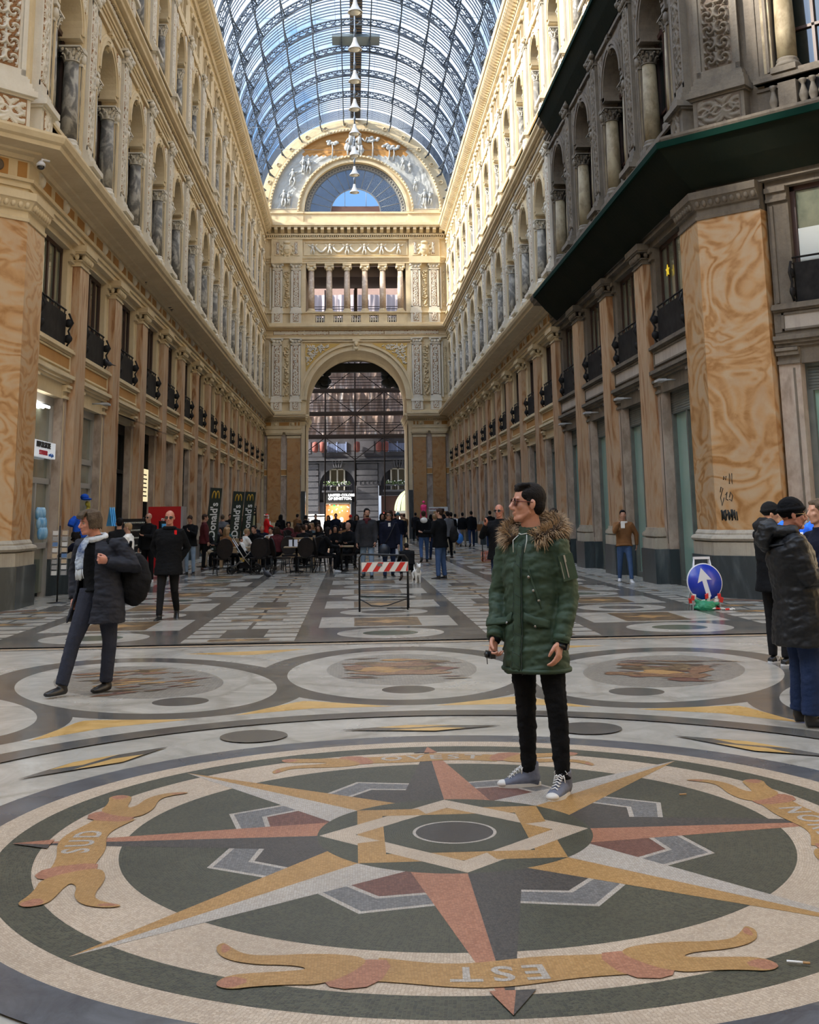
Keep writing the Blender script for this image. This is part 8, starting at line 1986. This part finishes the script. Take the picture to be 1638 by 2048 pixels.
for i in range(16): x=-.25+i*.034; m.tube([(x,-.05,0),(x+q.uniform(-.05,.05),-.08,.2),(x,-.02,.38+q.uniform(-.05,.05))],.007,4)
m.build('mesh',[mat('orange_plastic',(.62,.12,.03),.5)],b)
m=MB(); m.ell((0,0,0),(.17,.1,.22),10,8,0); m.tube([(-.06,0,.2),(0,0,.34),(.06,0,.2)],.01,5); tag(m.build('shopping_bag',[mat('violet_blue_bag',(.08,.08,.55),.4,noise=(4,(.02,.3,.6),.5))],None,(4.48,50.0,.62)),'violet and blue shopping bag carried by the walker in the black puffer','bag')
m=MB(); m.box(-.14,.14,-.06,.06,0,.34); m.tube([(-.08,0,.34),(0,0,.6),(.08,0,.34)],.01,5); tag(m.build('brown_bag',[BR],None,(6.42,59.9,.78)),'brown shoulder bag of the tall walker in jeans','bag')
b=empty('security_camera',(-6.02,21.9,8.36),R(-45),'white dome security camera under the cornice of the west corner pier','security camera'); m=MB(); m.tube([(0,.18,.12),(0,.02,.12),(0,0,.05)],.025,8); m.lathe([(.09,-.02),(.085,.03),(.05,.07),(.03,.09)],(0,0,0),16); m.build('housing',[mat('camera_white',(.62,.62,.64),.35)],b); m=MB(); m.ell((0,0,-.03),(.075,.075,.065),14,10); m.build('dome',[mat('camera_black',(.01,.01,.012),.08,spec=.9)],b)
def pigeon(x,y,z,rz,l,s=1.0):
    t=MB(); t.ell((0,0,.13),(.055,.10,.06),12,8,0,Matrix.Rotation(.35,3,'X')); t.tube([(0,.06,.17),(0,.09,.22),(0,.10,.24)],[.04,.03,.028],8); t.ell((0,.105,.25),(.026,.032,.027),8,6); t.tube([(0,.13,.25),(0,.155,.242)],[.009,.002],5); t.tube([(0,-.07,.11),(0,-.20,.07)],[.035,.02],8,ry=[.02,.006],up=(1,0,0)); t.tube([(-.02,0,.09),(-.02,0,0)],.008,4); t.tube([(.02,0,.09),(.02,0,0)],.008,4)
    o=link('pigeon',remesh(t,.008,'pigeon',[mat('pigeon_grey',(.03,.03,.035),.6)],1),None,(x,y,z)); o.rotation_euler=(0,0,R(rz)); o.scale=(s,s,s); return tag(o,l,'pigeon')
pigeon(-2.25,31.4,.0,60,'dark pigeon walking on the floor in front of the pushchair',1.15)
pigeon(-6.27,30.0,5.41,80,'dark pigeon perched on the sill beside the second balcony panel'); pigeon(-6.2,34.55,8.52,-60,'dark pigeon on the ledge of the ochre frieze'); pigeon(-6.15,38.9,8.52,-80,'first of two dark pigeons on the frieze ledge farther along'); pigeon(-6.15,39.3,8.52,-70,'second of two dark pigeons side by side on the frieze ledge')
m=MB(); m.tube([(0,0,0),(.055,0,0)],.0045,8,0); m.tube([(.055,0,0),(.08,0,0)],.0045,8,m=1); tag(m.build('cigarette_end',[WHC,mat('filter_tan',(.45,.25,.1),.7)],None,(1.54,4.47,.02),R(-20)),'white cigarette end on the dark ring of the compass','cigarette end')
m=MB(); m.tube([(0,0,0),(.04,0,0)],.0045,8,0); tag(m.build('cigarette_end',[mat('filter_tan',(.45,.25,.1),.7)],None,(1.85,6.97,.02),R(5)),'tan cigarette end lying on the green mosaic of the compass','cigarette end')
# small lamps over the shop lintels and dusty canopies
for right,js in ((True,(0,1,2,3)),(False,(1,))):
    for j in js:
        loc,rz=bayframe(right,j); o=Vector((.12,0 if right else .1,4.42)); o.rotate(Matrix.Rotation(rz,3,'Z')); m=MB(); m.box(-.05,.12,-.2,.2,-.02,.03); m.tube([(-.3,0,.02),(0,0,.02)],.02,6)
        tag(m.build('floodlight',[mat('floodlight_grey',(.42,.42,.42),.4)],None,tuple(Vector(loc)+o),rz),('pale floodlight on the lintel of the %s teal shopfront counted from the corner pier'%['first','second','third','fourth'][j]) if right else 'pale floodlight on the lintel of the second shop on the west side','floodlight','floodlights over the teal shopfronts' if right else None)
for j,l in ((2,'dusty grey canopy over the third shop on the west side'),(3,'torn grey canopy over the fourth shop on the west side')):
    loc,rz=bayframe(False,j); m=MB(); m.add([(-.25,-1.0,4.5),(-.25,1.3,4.5),(.28,1.5,4.32),(.28,-.2,4.3)],[(0,1,2,3)]); m.add([(-.25,-1.0,4.47),(-.25,1.3,4.47),(.28,1.5,4.29),(.28,-.2,4.27)],[(0,1,2,3)]); tag(m.build('canopy',[mat('canopy_grey',(.16,.15,.14),.8)],None,loc),l,'canopy')
# euro shop letters in the first floor window of the crossing, frosted band
cbx=Vector((XR,22.2,0))+Vector((1,-1,0)).normalized()*(.95*1.414+.42+1.25); RZD=R(225)
g=MB(); g.box(-.31,-.30,-1.08,1.08,6.1,6.85,0); tag(link('frosted_film',g.mesh('frosted_film',[mat('frosted_white',(.55,.58,.56),.4)]),None,tuple(cbx),RZD),'white frosted band on the upper window next to the east corner pier','window film')
g=MB(); add_text(g,'eurochocolate',.42,lambda u,v,w_:(-.29+w_,u-.10,7.16+v),bold=True,align='LEFT'); tag(link('window_lettering',g.mesh('window_lettering',[mat('letter_white_lit',(.9,.9,.9),.4,emit=((1,1,1),.6))]),None,tuple(cbx),RZD),'white rounded letters in the upper window beyond the east corner pier','lettering')
def star(r,h=.45): return [(r*(1 if k%2==0 else h)*math.cos(PI/2+k*PI/5),r*(1 if k%2==0 else h)*math.sin(PI/2+k*PI/5)) for k in range(10)]
g=MB(); g.prism(star(.16),lambda a,b_,c:(c,a-.42,b_+7.18),-.29,-.27); tag(link('yellow_star',g.mesh('yellow_star',[mat('star_yellow',(.75,.50,.02),.4,emit=((1,.7,.05),.5))]),None,tuple(cbx),RZD),'yellow star beside the white letters in the upper window','star sign')
loc,rz=bayframe(True,0); g=MB(); g.prism(star(.14),lambda a,b_,c:(c,a-.5,b_+7.0),-.30,-.28); tag(link('yellow_star',g.mesh('yellow_star',[MATS['star_yellow']]),None,loc,rz),'yellow star in the first upper window of the east wall past the pier','star sign')
# graffiti on the pier
g=MB(); al=Vector((1,-1,0)).normalized(); nn=Vector((-1,-1,0)).normalized(); o0=Vector((XR,22.2,0))+al*.12+nn*.004
def pt(u,z): return o0+al*u+Vector((0,0,z))
for L in ([(.0,1.95),(.02,2.05),(.06,2.02),(.03,1.95),(.0,1.85),(.02,1.7),(.07,1.85)],[(.10,1.9),(.14,1.95),(.11,1.82),(.15,1.8)],[(.18,1.85),(.21,1.95),(.25,1.88),(.22,1.78),(.18,1.82)],[(.08,2.18),(.09,2.25),(.13,2.18),(.14,2.25)],[(.2,2.1),(.21,2.3),(.26,2.1),(.26,2.3)]): g.tube([pt(*p) for p in L],.008,5)
q=random.Random(9)
for i in range(26): x=q.uniform(.0,.36); g.tube([pt(x,1.42+q.uniform(0,.1)),pt(x+q.uniform(-.05,.05),1.55+q.uniform(0,.08))],.014,5)
tag(g.build('graffiti',[mat('graffiti_black',(.015,.015,.012),.6)]),'black graffiti scrawl low on the east corner pier','graffiti')
